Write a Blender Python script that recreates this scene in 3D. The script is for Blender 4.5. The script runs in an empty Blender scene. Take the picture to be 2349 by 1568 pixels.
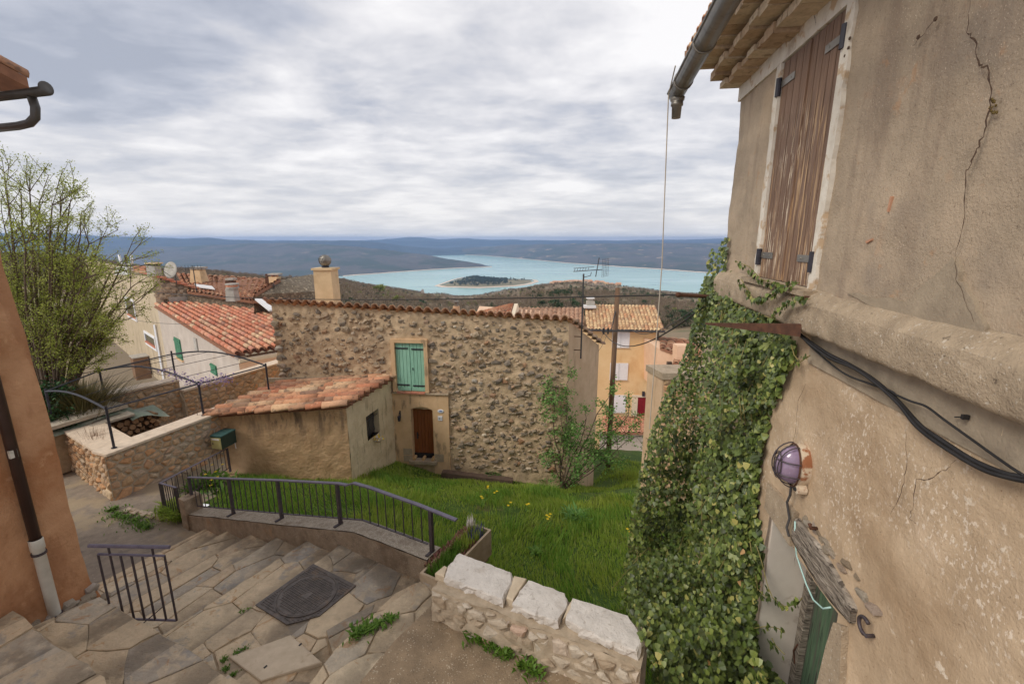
import bpy, bmesh, math, random
import numpy as np
from mathutils import Vector, Matrix, noise as mnoise
from mathutils.geometry import tessellate_polygon
random.seed(7); np.random.seed(7)
rad = math.radians
sc = bpy.context.scene
C = sc.collection

# ------------------------------------------------------------------ camera
PITCH = rad(12.7)
cam_d = bpy.data.cameras.new("camera"); cam_d.lens = 16; cam_d.sensor_width = 36
cam_d.clip_start = 0.05; cam_d.clip_end = 60000
cam = bpy.data.objects.new("camera", cam_d); C.objects.link(cam)
cam.location = (0, 0, 0); cam.rotation_euler = (math.pi/2 - PITCH, 0, 0)
sc.camera = cam

# ------------------------------------------------------------------ world, sun, exposure
SUN_EL, SUN_AZ = rad(43), rad(242)          # azimuth clockwise from +Y: behind the camera, from the left
world = bpy.data.worlds.new("World"); sc.world = world; world.use_nodes = True
wt = world.node_tree; wt.nodes.clear()
def wn(t, **k):
    n = wt.nodes.new(t)
    for a, b in k.items(): setattr(n, a, b)
    return n
wl = wt.links.new
w_out = wn('ShaderNodeOutputWorld'); w_bg = wn('ShaderNodeBackground'); w_bg.inputs[1].default_value = 0.1
wl(w_bg.outputs[0], w_out.inputs[0])
w_sky = wn('ShaderNodeTexSky', sky_type='NISHITA', sun_disc=False, sun_elevation=SUN_EL, sun_rotation=SUN_AZ)
w_tc = wn('ShaderNodeTexCoord'); w_sep = wn('ShaderNodeSeparateXYZ'); wl(w_tc.outputs['Generated'], w_sep.inputs[0])
def wmath(op, a, b=None, c=None, clamp=False):
    n = wn('ShaderNodeMath', operation=op); n.use_clamp = clamp
    for i, x in enumerate((a, b, c)):
        if x is None: continue
        if isinstance(x, (int, float)): n.inputs[i].default_value = x
        else: wl(x, n.inputs[i])
    return n.outputs[0]
w_z = wmath('ADD', wmath('MAXIMUM', w_sep.outputs[2], 0.0), 0.13)
w_cx = wmath('DIVIDE', w_sep.outputs[0], w_z); w_cy = wmath('DIVIDE', w_sep.outputs[1], w_z)
w_cmb = wn('ShaderNodeCombineXYZ'); wl(w_cx, w_cmb.inputs[0]); wl(w_cy, w_cmb.inputs[1])
def wnoise(scale, detail, rough, off, stretch=(1, 1, 1), dist=0.0):
    m = wn('ShaderNodeMapping'); wl(w_cmb.outputs[0], m.inputs[0])
    m.inputs['Location'].default_value = off; m.inputs['Scale'].default_value = stretch
    n = wn('ShaderNodeTexNoise'); wl(m.outputs[0], n.inputs['Vector'])
    n.inputs['Scale'].default_value = scale; n.inputs['Detail'].default_value = detail
    n.inputs['Roughness'].default_value = rough; n.inputs['Distortion'].default_value = dist
    return n.outputs['Fac']
n_big = wnoise(0.5, 3, 0.5, (3.7, 1.2, 0), dist=0.2)
n_mid = wnoise(1.35, 8, 0.54, (8.1, 2.6, 0), (1.0, 1.2, 1), dist=0.25)
n_fine = wnoise(3.6, 7, 0.55, (1.3, 7.7, 0), (1.0, 1.25, 1), dist=0.35)
w_mix = wmath('ADD', wmath('MULTIPLY', n_big, 0.36), wmath('ADD', wmath('MULTIPLY', n_mid, 0.46), wmath('MULTIPLY', n_fine, 0.18)))
w_ramp = wn('ShaderNodeValToRGB'); wl(w_mix, w_ramp.inputs[0])
cr = w_ramp.color_ramp
cr.elements[0].position = 0.38; cr.elements[0].color = (3.15, 3.35, 3.95, 1)
cr.elements[1].position = 0.6; cr.elements[1].color = (7.4, 7.25, 7.25, 1)
for p, c in ((0.44, (4.0, 4.15, 4.7, 1)), (0.49, (5.1, 5.1, 5.4, 1)), (0.54, (6.2, 6.1, 6.25, 1))):
    e = cr.elements.new(p); e.color = c
# horizon: cloud bases merge to an even pale band
w_h = wn('ShaderNodeMapRange'); wl(w_sep.outputs[2], w_h.inputs[0])
w_h.inputs[1].default_value = 0.0; w_h.inputs[2].default_value = 0.2; w_h.inputs[3].default_value = 0.65; w_h.inputs[4].default_value = 0.0
w_m1 = wn('ShaderNodeMix', data_type='RGBA'); wl(w_h.outputs[0], w_m1.inputs[0]); wl(w_ramp.outputs[0], w_m1.inputs[6])
w_m1.inputs[7].default_value = (6.6, 6.4, 6.35, 1)
w_m2 = wn('ShaderNodeMix', data_type='RGBA'); w_m2.inputs[0].default_value = 0.93
wl(w_sky.outputs[0], w_m2.inputs[6]); wl(w_m1.outputs[2], w_m2.inputs[7])
wl(w_m2.outputs[2], w_bg.inputs[0])

sun_d = bpy.data.lights.new("sun", 'SUN'); sun_d.energy = 1.5; sun_d.angle = rad(24); sun_d.color = (1.0, 0.95, 0.86)
sun = bpy.data.objects.new("sun", sun_d); C.objects.link(sun)
to_sun = Vector((math.sin(SUN_AZ)*math.cos(SUN_EL), math.cos(SUN_AZ)*math.cos(SUN_EL), math.sin(SUN_EL)))
sun.rotation_euler = to_sun.to_track_quat('Z', 'Y').to_euler(); sun.location = (0, 0, 60)
vs = sc.view_settings; vs.view_transform = 'Standard'; vs.look = 'None'; vs.exposure = 0.5; vs.gamma = 1; vs.use_curve_mapping = False
cy = sc.cycles; cy.use_denoising = True; cy.denoiser = 'OPENIMAGEDENOISE'; cy.max_bounces = 6; cy.volume_bounces = 1
cy.transparent_max_bounces = 8; cy.caustics_reflective = False; cy.caustics_refractive = False

# ------------------------------------------------------------------ surveying: sight lines of the photograph met with real planes
FPX, CX, CY = 1044.0, 1174.5, 784.0
def ray(u, v):
    q = (CY - v)/FPX
    return Vector(((u - CX)/FPX, math.cos(PITCH) + math.sin(PITCH)*q, -math.sin(PITCH) + math.cos(PITCH)*q))
def on_level(u, v, z): d = ray(u, v); return d*(z/d.z)
def at_depth(u, v, y): d = ray(u, v); return d*(y/d.y)
def on_wall(u, v, p, ang):
    n = Vector((-math.sin(ang), math.cos(ang), 0)); d = ray(u, v)
    return d*(n.dot(p)/n.dot(d))
def slope_of(v): d = ray(CX, v); return -d.z/d.y
def h2(a): return Vector((math.cos(a), math.sin(a), 0))
UP = Vector((0, 0, 1))
def lerp(a, b, t): return a + (b - a)*t
def interp(x, pts):
    if x <= pts[0][0]: return pts[0][1]
    for (x0, y0), (x1, y1) in zip(pts, pts[1:]):
        if x <= x1: return y0 + (y1 - y0)*(x - x0)/(x1 - x0)
    return pts[-1][1]
def sstep(a, b, x):
    t = min(1, max(0, (x - a)/(b - a))); return t*t*(3 - 2*t)
def rnd(a, b): return random.uniform(a, b)

# ------------------------------------------------------------------ objects: things, parts, pieces
BASE = {}
def tag(o, label=None, cat=None, group=None, kind=None):
    if label: o['label'] = label
    if cat: o['category'] = cat
    if group: o['group'] = group
    if kind: o['kind'] = kind
    return o
def thing(name, label, cat, loc=(0, 0, 0), group=None):
    o = bpy.data.objects.new(name, None); C.objects.link(o); o.location = loc; o.empty_display_size = 0.1
    BASE[o.name] = Vector(loc)
    return tag(o, label, cat, group)
def place(name, mesh, parent=None, loc=None, rot=None, scale=None, basis=None):
    """a piece that shares MESH; loc is in the world"""
    o = bpy.data.objects.new(name, mesh); C.objects.link(o)
    org = Vector((0, 0, 0))
    if parent is not None:
        o.parent = parent; org = BASE.get(parent.name, org)
    BASE[o.name] = org if loc is None else Vector(loc)
    if basis is not None:
        m = basis.copy(); m.translation = m.translation - org; o.matrix_local = m
        BASE[o.name] = Vector(basis.translation)
    else:
        o.location = (Vector(loc) - org) if loc is not None else (0, 0, 0)
        if rot is not None: o.rotation_euler = rot
        if scale is not None: o.scale = scale if not isinstance(scale, (int, float)) else (scale,)*3
    return o
class MB:
    def __init__(s): s.v = []; s.f = []; s.m = []
    def add(s, vs, fs, mi=0):
        o = len(s.v); s.v.extend([Vector(p) for p in vs]); s.f.extend([tuple(i + o for i in f) for f in fs]); s.m.extend([mi]*len(fs)); return s
    def box(s, c, ex, ey, ez, mi=0):
        c, ex, ey, ez = Vector(c), Vector(ex), Vector(ey), Vector(ez)
        p = [c + ex*a + ey*b + ez*d for d in (-1, 1) for b in (-1, 1) for a in (-1, 1)]
        f = [(0, 2, 3, 1), (4, 5, 7, 6), (0, 1, 5, 4), (2, 6, 7, 3), (0, 4, 6, 2), (1, 3, 7, 5)]
        if ex.cross(ey).dot(ez) < 0: f = [q[::-1] for q in f]
        return s.add(p, f, mi)
    def span(s, p, q, w, h, upv=UP, mi=0):
        """bar from p to q, width w, height h"""
        p, q = Vector(p), Vector(q); d = (q - p); L = d.length; d = d/L
        a = d.cross(upv)
        if a.length < 1e-4: a = d.cross(Vector((0, 1, 0)))
        a.normalize(); b = a.cross(d)
        return s.box((p + q)/2, d*L/2, a*w/2, b*h/2, mi)
    def tube(s, pts, r, seg=8, cap=True, mi=0):
        pts = [Vector(p) for p in pts]; n = len(pts); rs = r if isinstance(r, (list, tuple)) else [r]*n
        t0 = (pts[1] - pts[0]).normalized(); ref = UP if abs(t0.z) < .9 else Vector((1, 0, 0))
        a = t0.cross(ref).normalized(); vs = []
        for i, p in enumerate(pts):
            t = ((pts[min(i + 1, n - 1)] - pts[max(i - 1, 0)])).normalized()
            a = (a - t*a.dot(t)).normalized(); b = t.cross(a)
            for k in range(seg):
                w = 2*math.pi*k/seg; vs.append(p + (a*math.cos(w) + b*math.sin(w))*rs[i])
        fs = [(i*seg + k, i*seg + (k + 1) % seg, (i + 1)*seg + (k + 1) % seg, (i + 1)*seg + k) for i in range(n - 1) for k in range(seg)]
        if cap: fs += [tuple(range(seg))[::-1], tuple((n - 1)*seg + k for k in range(seg))]
        return s.add(vs, fs, mi)
    def prism(s, poly, z0, z1, mi=0):
        """vertical prism over a plan polygon of (x, y) or (x, y, *)"""
        n = len(poly); area = sum(poly[i][0]*poly[(i + 1) % n][1] - poly[(i + 1) % n][0]*poly[i][1] for i in range(n))
        if area < 0: poly = poly[::-1]
        vs = [Vector((p[0], p[1], z0)) for p in poly] + [Vector((p[0], p[1], z1)) for p in poly]
        tri = tessellate_polygon([[Vector((p[0], p[1], 0)) for p in poly]])
        fs = []
        for t in tri:
            a, b, c = (vs[i] for i in t)
            if (b - a).cross(c - a).z < 0: t = t[::-1]
            fs += [tuple(i + n for i in t), tuple(t[::-1])]
        fs += [(i, (i + 1) % n, (i + 1) % n + n, i + n) for i in range(n)]
        return s.add(vs, fs, mi)
    def extrude(s, pts, d, mi=0):
        """planar 3D polygon extruded by vector d"""
        pts = [Vector(p) for p in pts]; d = Vector(d); n = len(pts)
        tri = [tuple(t) for t in tessellate_polygon([pts])]
        nrm = sum(((pts[t[1]] - pts[t[0]]).cross(pts[t[2]] - pts[t[0]]) for t in tri), Vector((0, 0, 0)))
        vs = pts + [p + d for p in pts]; fs = []
        loopn = sum((pts[i].cross(pts[(i + 1) % n]) for i in range(n)), Vector((0, 0, 0)))
        fl = loopn.dot(d) > 0
        for t in tri:
            nn = (pts[t[1]] - pts[t[0]]).cross(pts[t[2]] - pts[t[0]])
            if nn.dot(d) < 0: t = t[::-1]
            fs += [tuple(i + n for i in t), tuple(t[::-1])]
        for i in range(n):
            q = (i, (i + 1) % n, (i + 1) % n + n, i + n); fs.append(q if fl else q[::-1])
        return s.add(vs, fs, mi)
    def grid(s, fn, nu, nv, mi=0):
        vs = [fn(i/nu, j/nv) for j in range(nv + 1) for i in range(nu + 1)]
        fs = [(j*(nu + 1) + i, j*(nu + 1) + i + 1, (j + 1)*(nu + 1) + i + 1, (j + 1)*(nu + 1) + i) for j in range(nv) for i in range(nu)]
        return s.add(vs, fs, mi)
    def lathe(s, c, axis, prof, seg=14, mi=0):
        """prof: (distance along axis, radius)"""
        c, axis = Vector(c), Vector(axis).normalized(); a = axis.cross(UP if abs(axis.z) < .9 else Vector((1, 0, 0))).normalized(); b = axis.cross(a)
        vs = [c + axis*h + (a*math.cos(2*math.pi*k/seg) + b*math.sin(2*math.pi*k/seg))*r for h, r in prof for k in range(seg)]
        n = len(prof)
        fs = [(i*seg + k, i*seg + (k + 1) % seg, (i + 1)*seg + (k + 1) % seg, (i + 1)*seg + k) for i in range(n - 1) for k in range(seg)]
        fs += [tuple(range(seg))[::-1], tuple((n - 1)*seg + k for k in range(seg))]
        return s.add(vs, fs, mi)
    def mesh(s, name, mats, org=Vector((0, 0, 0)), smooth=False):
        me = bpy.data.meshes.new(name)
        me.from_pydata([tuple(p - org) for p in s.v], [], s.f)
        if not isinstance(mats, (list, tuple)): mats = [mats]
        for m in mats: me.materials.append(m)
        if len(mats) > 1: me.polygons.foreach_set('material_index', s.m)
        if smooth: me.polygons.foreach_set('use_smooth', [True]*len(s.f))
        me.update(); return me
    def build(s, name, mats, parent=None, smooth=False, kind=None, label=None):
        org = BASE.get(parent.name, Vector((0, 0, 0))) if parent is not None else Vector((0, 0, 0))
        o = bpy.data.objects.new(name, s.mesh(name, mats, org, smooth)); C.objects.link(o)
        if parent is not None: o.parent = parent
        BASE[o.name] = org
        if kind: o['kind'] = kind
        if label: o['label'] = label
        return o
def arr_mesh(name, verts, faces_flat, per, mat, smooth=False):
    """big mesh from numpy arrays, faces all with PER corners"""
    me = bpy.data.meshes.new(name); nf = len(faces_flat)//per
    me.vertices.add(len(verts)); me.vertices.foreach_set('co', np.asarray(verts, dtype=np.float32).ravel())
    me.loops.add(len(faces_flat)); me.loops.foreach_set('vertex_index', np.asarray(faces_flat, dtype=np.int32))
    me.polygons.add(nf); me.polygons.foreach_set('loop_start', np.arange(0, nf*per, per, dtype=np.int32))
    me.update(calc_edges=True); me.materials.append(mat)
    if smooth: me.polygons.foreach_set('use_smooth', [True]*nf)
    return me
def fbm(p, o=4, s=1.0): return mnoise.fractal(Vector(p)*s, 1.0, 2.0, o, noise_basis='PERLIN_ORIGINAL')

# polygons in the plane
def clip(poly, a, b, c):
    out = []
    for i in range(len(poly)):
        p, q = poly[i], poly[(i + 1) % len(poly)]; dp, dq = a*p[0] + b*p[1] - c, a*q[0] + b*q[1] - c
        if dp <= 0: out.append(p)
        if dp*dq < 0:
            t = dp/(dp - dq); out.append((p[0] + (q[0] - p[0])*t, p[1] + (q[1] - p[1])*t))
    return out
def area2(poly): return sum(poly[i][0]*poly[(i + 1) % len(poly)][1] - poly[(i + 1) % len(poly)][0]*poly[i][1] for i in range(len(poly)))/2
def ccw(poly): return poly if area2(poly) > 0 else poly[::-1]
def inset(poly, d):
    out = poly; n = len(poly)
    for i in range(n):
        p, q = poly[i], poly[(i + 1) % n]; ex, ey = q[0] - p[0], q[1] - p[1]; L = math.hypot(ex, ey)
        if L < 1e-6: continue
        a, b = ey/L, -ex/L; out = clip(out, a, b, a*p[0] + b*p[1] - d)
        if len(out) < 3: return []
    return out
def cells(points, poly, aspect=1.0):
    """Voronoi cells of POINTS cut to convex-ish POLY; aspect > 1 gives cells stretched along x"""
    res = []; P = [(x/aspect, y) for x, y in points]
    for i, (x, y) in enumerate(P):
        c = [(a/aspect, b) for a, b in poly]
        near = sorted(range(len(P)), key=lambda j: (P[j][0] - x)**2 + (P[j][1] - y)**2)[1:18]
        for j in near:
            a, b = P[j][0] - x, P[j][1] - y; c = clip(c, a, b, a*(P[j][0] + x)/2 + b*(P[j][1] + y)/2)
            if len(c) < 3: break
        if len(c) >= 3: res.append([(a*aspect, b) for a, b in c])
    return res
def inside(poly, x, y):
    r = False; n = len(poly)
    for i in range(n):
        (x0, y0), (x1, y1) = poly[i][:2], poly[(i + 1) % n][:2]
        if (y0 > y) != (y1 > y) and x < (x1 - x0)*(y - y0)/(y1 - y0) + x0: r = not r
    return r
def tidy(poly, eps):
    out = []
    for p in poly:
        if not out or math.hypot(p[0] - out[-1][0], p[1] - out[-1][1]) > eps: out.append(p)
    if len(out) > 3 and math.hypot(out[0][0] - out[-1][0], out[0][1] - out[-1][1]) < eps: out.pop()
    return out
def slab_mb(poly, O, ex, ey, en, h, joint, bev, bulge=0.0, wob=0.0, depth=0.05, mb=None):
    """one cut stone: convex polygon in the (ex, ey) plane, proud of it by h along en"""
    poly = tidy(ccw(poly), 0.02)
    p0 = inset(poly, joint)
    if len(p0) < 3: return None
    if wob:   # worn outline
        q = []
        for i in range(len(p0)):
            a, b = p0[i], p0[(i + 1) % len(p0)]; q.append((a[0] + rnd(-wob, wob)*.6, a[1] + rnd(-wob, wob)*.6))
            if len(p0) < 9 and math.hypot(b[0] - a[0], b[1] - a[1]) > .16: q.append(((a[0] + b[0])/2 + rnd(-wob, wob), (a[1] + b[1])/2 + rnd(-wob, wob)))
        p0 = q
    cx, cyy = sum(p[0] for p in p0)/len(p0), sum(p[1] for p in p0)/len(p0)
    n = len(p0); R = sum(math.hypot(p[0] - cx, p[1] - cyy) for p in p0)/n; k = max(0.3, 1 - bev/R)
    tx, ty = rnd(-1, 1)*bulge*.5, rnd(-1, 1)*bulge*.5
    def P(x, y, z): return O + ex*x + ey*y + en*z
    vs = [P(p[0], p[1], -depth) for p in p0] + [P(p[0], p[1], h - bev*.8 if h > bev else h*.3) for p in p0]
    vs += [P(cx + (p[0] - cx)*k, cyy + (p[1] - cyy)*k, h + bulge*rnd(-.5, .5) + tx*(p[0] - cx)/R + ty*(p[1] - cyy)/R) for p in p0]
    vs.append(P(cx, cyy, h + bulge))
    fs = [(i, (i + 1) % n, n + (i + 1) % n, n + i) for i in range(n)] + [(n + i, n + (i + 1) % n, 2*n + (i + 1) % n, 2*n + i) for i in range(n)]
    fs += [(2*n + i, 2*n + (i + 1) % n, 3*n) for i in range(n)]
    if ex.cross(ey).dot(en) < 0: fs = [f[::-1] for f in fs]
    mb = mb or MB(); mb.add(vs, fs); return mb
def scatter_pts(x0, x1, y0, y1, sx, sy, jit=.33):
    out = []; r = 0; y = y0 + sy/2
    while y < y1 + sy/2:
        x = x0 + (sx/2 if r % 2 else 0)
        while x < x1 + sx/2:
            out.append((x + rnd(-jit, jit)*sx, y + rnd(-jit, jit)*sy)); x += sx
        y += sy; r += 1
    return out
def stone_face(parent, O, ex, en, w, hfun, h0, sx, sy, m, joint=.019, hh=.035, bulge=.012, skip=None, name='stone', cap=300, aspect=1.4, seed=None, big=()):
    hmax = max(hfun(w*k/10) for k in range(11))
    poly = [(0, h0)] + [(w, h0)] + [(w*(10 - k)/10, hfun(w*(10 - k)/10)) for k in range(11)]
    pts = scatter_pts(0, w, h0, hmax, sx, sy, .42); pts = [p for p in pts if not any(math.hypot(p[0] - b[0], p[1] - b[1]) < b[2] for b in big)] + [(b[0], b[1]) for b in big]
    cs = []
    for ce in cells(pts, poly, aspect):
        ce = tidy(ce, .012)
        if len(ce) < 3 or abs(area2(ce)) < sx*sy*.1: continue
        cx, cyy = sum(p[0] for p in ce)/len(ce), sum(p[1] for p in ce)/len(ce)
        if skip and skip(cx, cyy): continue
        cs.append(ce)
    cs.sort(key=lambda q: -abs(area2(q))); rest = MB()
    for k, ce in enumerate(cs):
        jj = joint*rnd(.6, 1.5)
        if k < cap:
            mb = slab_mb(ce, O, ex, UP, en, hh*rnd(.4, 1.3), jj, min(.035, sy*.22), bulge, .008, .02)
            if mb: mb.build(name, m, parent)
        else: slab_mb(ce, O, ex, UP, en, hh*rnd(.4, 1.3), jj, min(.035, sy*.22), bulge, .008, .02, rest)
    if rest.v: rest.build('small_stones', m, parent, kind='stuff')

# ------------------------------------------------------------------ materials
def mat(name, stops, scale=5, stretch=(1, 1, 1), detail=6, nrough=.6, rough=.85, bump=(), layers=(), random_by=None, rnd_stops=None, rnd_mix=.7,
        spec=.3, metallic=0.0, translucent=0.0, coord='world', rot=(0, 0, 0)):
    m = bpy.data.materials.new(name); m.use_nodes = True; t = m.node_tree; t.nodes.clear(); L = t.links.new
    def N(ty, **k):
        n = t.nodes.new(ty)
        for a, b in k.items(): setattr(n, a, b)
        return n
    out = N('ShaderNodeOutputMaterial'); bs = N('ShaderNodeBsdfPrincipled')
    bs.inputs['Roughness'].default_value = rough; bs.inputs['Specular IOR Level'].default_value = spec; bs.inputs['Metallic'].default_value = metallic
    if coord == 'world': pos = N('ShaderNodeNewGeometry').outputs['Position']
    else: pos = N('ShaderNodeTexCoord').outputs['Object']
    rawpos = pos
    if coord != 'world': rawpos = N('ShaderNodeNewGeometry').outputs['Position']
    rv = None
    if random_by == 'object': rv = N('ShaderNodeObjectInfo').outputs['Random']
    elif random_by == 'island': rv = N('ShaderNodeNewGeometry').outputs['Random Per Island']
    if rv is not None:
        mu = N('ShaderNodeMath', operation='MULTIPLY'); L(rv, mu.inputs[0]); mu.inputs[1].default_value = 53.7
        va = N('ShaderNodeVectorMath', operation='ADD'); L(pos, va.inputs[0]); L(mu.outputs[0], va.inputs[1]); pos = va.outputs[0]
    pos_ = pos
    def mapped(st, ro=(0, 0, 0), raw=False):
        pos = rawpos if raw else pos_
        if tuple(st) == (1, 1, 1) and tuple(ro) == (0, 0, 0): return pos
        mp = N('ShaderNodeMapping'); L(pos, mp.inputs[0]); mp.inputs['Scale'].default_value = st; mp.inputs['Rotation'].default_value = ro; return mp.outputs[0]
    def tex(sca, det, st, rg=.6, ro=(0, 0, 0), dist=0.0, raw=False):
        n = N('ShaderNodeTexNoise'); L(mapped(st, ro, raw), n.inputs['Vector']); n.inputs['Scale'].default_value = sca
        n.inputs['Detail'].default_value = det; n.inputs['Roughness'].default_value = rg; n.inputs['Distortion'].default_value = dist; return n.outputs['Fac']
    def ramp(fac, st):
        r = N('ShaderNodeValToRGB'); L(fac, r.inputs[0]); e = r.color_ramp.elements
        e[0].position, e[0].color = st[0][0], (*st[0][1], 1); e[1].position, e[1].color = st[-1][0], (*st[-1][1], 1)
        for p, c in st[1:-1]: q = e.new(p); q.color = (*c, 1)
        return r.outputs[0]
    def mixc(fac, a, b):
        x = N('ShaderNodeMix', data_type='RGBA')
        if isinstance(fac, (int, float)): x.inputs[0].default_value = fac
        else: L(fac, x.inputs[0])
        for k, q in ((6, a), (7, b)):
            if isinstance(q, tuple): x.inputs[k].default_value = (*q, 1)
            else: L(q, x.inputs[k])
        return x.outputs[2]
    col = ramp(tex(scale, detail, stretch, nrough, rot), stops)
    if rv is not None and rnd_stops: col = mixc(rnd_mix, col, ramp(rv, rnd_stops))
    if rv is not None and rnd_stops:
        # keep some grain on the random tint
        g = ramp(tex(scale*2.3, detail, stretch, nrough, rot), [(.3, (.78, .78, .78)), (.7, (1.16, 1.16, 1.16))])
        x = N('ShaderNodeMix', data_type='RGBA', blend_type='MULTIPLY'); x.inputs[0].default_value = .8; L(col, x.inputs[6]); L(g, x.inputs[7]); col = x.outputs[2]
    sepz = None
    for ly in layers:
        k = ly.get('kind', 'noise')
        if k == 'noise': f = tex(ly['scale'], ly.get('detail', 5), ly.get('stretch', (1, 1, 1)), ly.get('nrough', .6), ly.get('rot', (0, 0, 0)), ly.get('dist', 0), ly.get('raw', False))
        else:
            n = N('ShaderNodeTexVoronoi'); L(mapped(ly.get('stretch', (1, 1, 1)), ly.get('rot', (0, 0, 0))), n.inputs['Vector']); n.inputs['Scale'].default_value = ly['scale']; f = n.outputs['Distance']
        mr = N('ShaderNodeMapRange', interpolation_type='SMOOTHSTEP'); L(f, mr.inputs[0])
        mr.inputs[1].default_value, mr.inputs[2].default_value = ly['lo'], ly['hi']; mr.inputs[3].default_value, mr.inputs[4].default_value = 0, ly.get('amt', 1)
        if ly['lo'] > ly['hi']:
            mr.inputs[1].default_value, mr.inputs[2].default_value = ly['hi'], ly['lo']; mr.inputs[3].default_value, mr.inputs[4].default_value = ly.get('amt', 1), 0
        f = mr.outputs[0]
        if 'zr' in ly:     # the mark reaches only over a stretch of height
            if sepz is None: sepz = N('ShaderNodeSeparateXYZ'); L(pos, sepz.inputs[0])
            z = N('ShaderNodeMapRange', interpolation_type='SMOOTHSTEP'); L(sepz.outputs[2], z.inputs[0])
            z.inputs[1].default_value, z.inputs[2].default_value = min(ly['zr']), max(ly['zr'])
            if ly['zr'][0] > ly['zr'][1]: z.inputs[3].default_value, z.inputs[4].default_value = 1, 0
            mu = N('ShaderNodeMath', operation='MULTIPLY'); L(f, mu.inputs[0]); L(z.outputs[0], mu.inputs[1]); f = mu.outputs[0]
        if 'lin' in ly:    # the mark keeps to a band along a direction (repeating on every step when a period is given)
            vec, off, per, lo_, hi_ = ly['lin']
            dp = N('ShaderNodeVectorMath', operation='DOT_PRODUCT'); L(rawpos, dp.inputs[0]); dp.inputs[1].default_value = vec
            ad = N('ShaderNodeMath', operation='ADD'); L(dp.outputs['Value'], ad.inputs[0]); ad.inputs[1].default_value = off; v_ = ad.outputs[0]
            if per:
                dv = N('ShaderNodeMath', operation='DIVIDE'); L(v_, dv.inputs[0]); dv.inputs[1].default_value = per
                fr_ = N('ShaderNodeMath', operation='FRACT'); L(dv.outputs[0], fr_.inputs[0]); v_ = fr_.outputs[0]
            ln = N('ShaderNodeMapRange', interpolation_type='SMOOTHSTEP'); L(v_, ln.inputs[0]); ln.inputs[1].default_value, ln.inputs[2].default_value = min(lo_, hi_), max(lo_, hi_)
            if lo_ > hi_: ln.inputs[3].default_value, ln.inputs[4].default_value = 1, 0
            mu = N('ShaderNodeMath', operation='MULTIPLY'); L(f, mu.inputs[0]); L(ln.outputs[0], mu.inputs[1]); f = mu.outputs[0]
        if 'gate' in ly:
            g = tex(*ly['gate'][:2], (1, 1, 1)); gr = N('ShaderNodeMapRange', interpolation_type='SMOOTHSTEP'); L(g, gr.inputs[0]); gr.inputs[1].default_value, gr.inputs[2].default_value = ly['gate'][2], ly['gate'][3]
            mu = N('ShaderNodeMath', operation='MULTIPLY'); L(f, mu.inputs[0]); L(gr.outputs[0], mu.inputs[1]); f = mu.outputs[0]
        col = mixc(f, col, ly['color'])
    L(col, bs.inputs['Base Color'])
    nrm = None
    for b in bump:
        sca, strg, dist = b[:3]; st = b[3] if len(b) > 3 else (1, 1, 1)
        if len(b) > 4:
            n = N('ShaderNodeTexVoronoi'); L(mapped(st), n.inputs['Vector']); n.inputs['Scale'].default_value = sca; hgt = n.outputs['Distance']
        else: hgt = tex(sca, 6, st, .6, rot)
        bp = N('ShaderNodeBump'); bp.inputs['Strength'].default_value = strg; bp.inputs['Distance'].default_value = dist; L(hgt, bp.inputs['Height'])
        if nrm is not None: L(nrm, bp.inputs['Normal'])
        nrm = bp.outputs[0]
    if nrm is not None: L(nrm, bs.inputs['Normal'])
    if translucent:
        tr = N('ShaderNodeBsdfTranslucent'); L(col, tr.inputs[0]); mx = N('ShaderNodeMixShader'); mx.inputs[0].default_value = translucent
        L(bs.outputs[0], mx.inputs[1]); L(tr.outputs[0], mx.inputs[2]); L(mx.outputs[0], out.inputs[0])
    else: L(bs.outputs[0], out.inputs[0])
    return m

def c(r, g, b):      # sRGB bytes to linear
    f = lambda x: (x/255/12.92) if x <= 10 else ((x/255 + .055)/1.055)**2.4
    return (f(r), f(g), f(b))
M = {}
M['mortar'] = mat('lime_mortar', [(.3, c(186, 160, 128)), (.7, c(212, 186, 152))], 6, bump=[(24, .6, .04), (90, .5, .012)],
    layers=[dict(scale=.7, lo=.48, hi=.68, color=c(150, 130, 108), amt=.6), dict(scale=3.5, lo=.58, hi=.75, color=c(228, 196, 158), amt=.5)])
M['rubble'] = mat('rubble_stone', [(.3, c(98, 84, 70)), (.7, c(150, 132, 112))], 9, random_by='object', rnd_mix=.75, coord='obj',
    rnd_stops=[(0, c(124, 114, 104)), (.3, c(158, 144, 128)), (.55, c(184, 164, 138)), (.75, c(204, 182, 152)), (.88, c(200, 148, 108)), (1, c(206, 196, 180))],
    bump=[(14, .8, .03), (60, .5, .01)], layers=[dict(scale=13, lo=.55, hi=.64, color=c(74, 68, 64), amt=.75), dict(scale=18, lo=.58, hi=.66, color=c(216, 204, 184), amt=.65)])
M['rubble_joined'] = mat('rubble_stone_small', [(.3, c(98, 84, 70)), (.7, c(150, 132, 112))], 9, random_by='island', rnd_mix=.75,
    rnd_stops=[(0, c(130, 118, 104)), (.4, c(172, 152, 128)), (.75, c(204, 178, 146)), (1, c(214, 200, 178))], bump=[(18, .8, .03)])
M['ochre_stone'] = mat('ochre_stone', [(.3, c(166, 134, 100)), (.7, c(206, 174, 138))], 7, random_by='object', rnd_mix=.65,
    rnd_stops=[(0, c(164, 138, 112)), (.3, c(192, 158, 120)), (.55, c(210, 178, 144)), (.75, c(202, 146, 98)), (.9, c(182, 170, 154)), (1, c(220, 200, 168))],
    bump=[(16, .7, .03), (70, .4, .01)], layers=[dict(scale=9, lo=.58, hi=.7, color=c(116, 92, 68), amt=.5)])
M['wall_joint'] = mat('grey_joint', [(.3, c(160, 144, 122)), (.7, c(190, 172, 148))], 12, bump=[(40, .5, .02)])
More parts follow.
